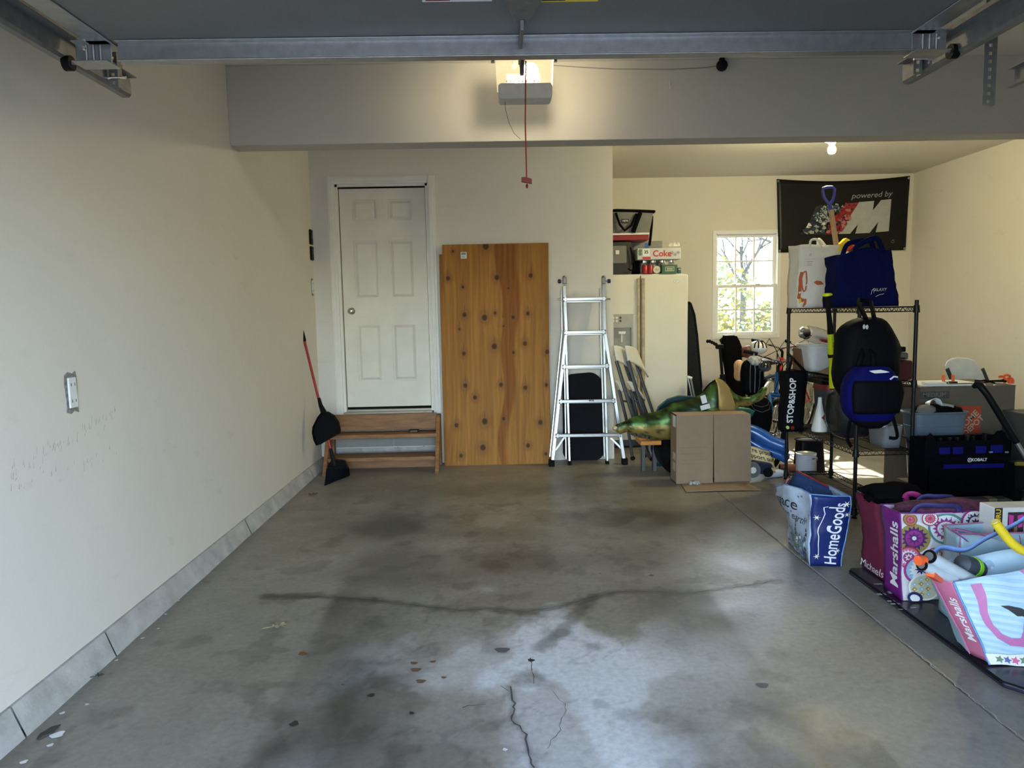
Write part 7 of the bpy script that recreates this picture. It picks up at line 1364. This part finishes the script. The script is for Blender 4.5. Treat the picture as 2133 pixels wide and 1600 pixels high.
def GS(s, t):  # folded pink gusset on the left, from the rear edge (s=0) to the front edge (s=1)
    r = FB(0, t) + V(-.005, 0, 0); f_ = FS(0, t); p = r.lerp(f_, s); return p + V(-.035 * sin(pi * s) * (.4 + .6 * t) , 0, .0) + V(0, 0, .004 * sin(s * 9))
MB().grid(GS, 12, 16).build('side_gusset', PKG, fb2, smooth=True, solid=.0018); MB().grid(lambda s, t: GS(.48 - .48 * s, t) + V(-.004 - .006 * s, 0, 0), 6, 14).build('gusset_fold', PALE, fb2, smooth=True)
MB().tube([FS(0, k / 10) + V(-.001, -.003, 0) for k in range(11)], .004, 6).build('edge_binding', LB, fb2, smooth=True); MB().tube([GS(.5, k / 10) + V(-.003, 0, 0) for k in range(11)], .003, 6).build('edge_binding', PKB, fb2, smooth=True)
decal(lambda u, v: GS(.80 - v * 6.0, .55 + u * 3.0), [(tr2(text2d('Marshalls', .048, .02), -.02, 0), WHITEINK)], fb2, 'lettering', off=.003)
W2 = .42; H2 = .33; fS = lambda u, v: FS(u / W2, v / H2)
sh_ = []
for k in range(14): y0_ = .045 + .027 * k; sh_.append((([(x * .1 + .0, min(max(y0_ - .25 * x * .1 + q, .04), H2)) for x in (0, 1, 2, 3, 4.1) for q in (0, .012)], [[0, 2, 3, 1], [2, 4, 5, 3], [4, 6, 7, 5], [6, 8, 9, 7]]), STRP))
nk = [(.065, .31), (.06, .25), (.055, .20), (.055, .155), (.07, .115), (.10, .095), (.14, .09), (.17, .105), (.195, .13), (.205, .15)]
sh_.append((stroke2(nk, [.035, .028, .024, .024, .026, .03, .036, .04, .034, .02]), FLM)); sh_.append((poly2([(.13, .10), (.15, .135), (.16, .17), (.175, .13), (.2, .13), (.215, .145), (.215, .115), (.19, .09), (.15, .075)]), FLM)); sh_.append((disc2(.187, .122, .006), BLACKINK)); sh_.append((disc2(.187, .122, .002), OL))
sh_.append((poly2([(.110, .225), (.135, .225), (.168, .215), (.178, .205), (.180, .19), (.172, .185), (.160, .19), (.145, .19), (.128, .212)]), BLACKINK)); sh_.append((stroke2([(.165, .19), (.170, .175), (.168, .16)], .004), BLACKINK)); sh_.append((poly2([(.21, .33), (.42, .33), (.42, .28), (.30, .27), (.23, .30)]), FLM))
sh_.append((rect2(.0, .0, .42, .045, 10, 1), WHITEINK))
for x, mt_ in ((.04, LG), (.07, VIO), (.10, PK), (.13, LG), (.16, PK), (.20, PK), (.24, LG)): sh_.append((star2(x, .022, .018, 5, .5), mt_))
sh_ += [(tr2(disc2(0, 0, .028, 16, .012), .19, .06, .3), PK), (tr2(disc2(0, 0, .016, 12, .006), .17, .085, 1.2), LG), (tr2(disc2(0, 0, .02, 12, .008), .205, .095, 2.0), TEA)]
decal(fS, sh_, fb2, 'print', off=.002)
def foldf(u, v): return P0 + V(-.02 + .40 * u, -.028 - .0 * v, .004 + .05 * v) + V(0, -.02 * (1 - v) - .03 * u * 0, 0)
BLW = mat('periwinkle_webbing', (.16, .28, .60), .6); ribbonstrap([FB(.02, 1), FB(.10, 1) + V(0, 0, .06), FB(.30, 1.0) + V(0, 0, .03), FB(.50, 1.05) + V(0, 0, .04), FB(.75, 1.1) + V(0, 0, .06), FB(.85, 1.05) + V(0, 0, .12)], .028, BLW, fb2, up=(0, 1, .6))
# things standing in the flamingo bag
bls = thing('toy_water_blaster', 'white twin tube toy with orange tips leaning in the flamingo bag', 'toy', atY(1950, 1180, 2.72)); TW = mat('blue_white_toy_plastic', (.58, .66, .72), .35)
for k, (x0_, y0_, x1_, y1_, r) in enumerate(((1937, 1160, 2030, 1212, .024), (1921, 1178, 2012, 1218, .019))):
    a, b = atY(x0_, y0_, 2.62 - .02 * k), atY(x1_, y1_, 2.74); MB().tube([a, a.lerp(b, .12), b], [r, r * .95, r], 18).build('tube', TW, bls, smooth=True); d_ = (b - a).normalized(); MB().tube([a - d_ * .006, a + d_ * .001], [r * 1.08, r * 1.08], 18).build('end_ring', BLACK, bls); MB().tube([a - d_ * .007, a - d_ * .0055], [r * .7, r * .7], 14).build('end_cap', GREYP, bls)
a = atY(1912, 1168, 2.60); MB().tube([a, a + V(.030, .012, -.004)], [.019, .019], 12).build('orange_tip', ORANGE, bls, smooth=True); MB().bar(atY(1940, 1152, 2.63), atY(1985, 1176, 2.68), .012, .010).build('orange_strip', ORANGE, bls); MB().bar(atY(1938, 1196, 2.62), atY(1955, 1207, 2.66), .03, .02).build('orange_strip', ORANGE, bls)
bsk2 = thing('dark_pouch', 'dark grey pouch with lime band in the flamingo bag', 'pouch', atY(2015, 1180, 2.76)); a, b = atY(1998, 1172, 2.74), atY(2040, 1186, 2.78); MB().tube([a, a.lerp(b, .15), a.lerp(b, .6), b], [.012, .036, .038, .034], 16).build('pouch', mat('charcoal_nylon', (.04, .05, .07), .6), bsk2, smooth=True); MB().tube([a.lerp(b, .60), a.lerp(b, .76)], .0405, 16).build('lime_band', mat('lime_band', (.25, .65, .03), .5), bsk2, smooth=True)
bal = thing('clear_ball', 'translucent pale blue ball behind the dark pouch', 'ball', atY(2050, 1175, 2.82)); MB().ell(atY(2052, 1176, 2.82), (.042, .042, .042), 20, 12).build('shell', mat('translucent_blue', (.42, .58, .75), .15, alpha=.6), bal, smooth=True); MB().lathe(atY(2052, 1176, 2.82) + V(0, -.041, 0), [(0, -.003), (.006, -.002), (.008, .002)], 10, 'y').build('valve', WHITEP, bal)
yf = thing('yellow_foam_handle', 'bright yellow curved foam handle sticking out at the right edge', 'toy', atY(2100, 1120, 2.72)); pts = [atY(x, y, 2.72) for x, y in ((2073, 1088), (2082, 1100), (2094, 1116), (2108, 1132), (2124, 1144), (2150, 1154))]; MB().tube(pts, [.017, .018, .018, .018, .018, .018], 14).build('handle', YELLOW, yf, smooth=True); MB().tube([pts[0] + V(-.001, 0, .001), pts[0] + V(-.004, 0, .005)], .013, 14).build('end_cap', mat('pale_yellow', (.8, .65, .2), .5), yf)

# ---------------------------------------------------------------- dry leaves on the floor
LF = mat('dry_brown_leaf', (.13, .055, .03), .8, var=.3, scale=40); LF2 = mat('dry_tan_leaf', (.30, .23, .13), .8, var=.3, scale=40); LF3 = mat('dark_bark_scrap', (.05, .045, .04), .9)
def leaf(px, py, L_, rot, mt, label, lobes=5):
    c = atZ(px, py, .004); t = thing('dry_leaf', label, 'leaf', c); n = 40; vs = [c + V(0, 0, .006)]
    for k in range(n): a = 2 * pi * k / n; r = L_ * (.55 + .38 * abs(cos(lobes * a / 2)) ** .7) * (.8 + .2 * sin(7 * a + L_ * 90)); vs.append(c + V(r * cos(a + rot), r * .62 * sin(a + rot), .004 + .010 * sin(3 * a) ** 2))
    MB().add(vs, [(0, 1 + k, 1 + (k + 1) % n) for k in range(n)]).build('blade', mt, t, smooth=True)
    MB().tube([c + V(0, 0, .005), c + V(-L_ * cos(rot) * .9, -L_ * sin(rot) * .5, .006), c + V(-L_ * 1.7 * cos(rot), -L_ * .7 * sin(rot), .003)], .0018, 5).build('stem', mt, t)
leaf(652, 1031, .055, .2, LF, 'dry brown leaf on the floor near the broom'); leaf(581, 1306, .050, .6, LF2, 'dry tan leaf on the left of the floor')
leaf(207, 1410, .022, .6, LF3, 'small dark curled leaf at the foot of the left curb', 3)
c = atZ(102, 1528, .002); bs = thing('bark_scrap', 'long dark bark scrap on the floor in the near left corner', 'bark', c); o_ = [atZ(x, y, .003) for x, y in ((76, 1540), (84, 1529), (95, 1523), (108, 1515), (127, 1510), (117, 1519), (108, 1528), (93, 1534), (80, 1541))]; MB().prism(o_, (0, 0, .003)).build('scrap', LF3, bs)
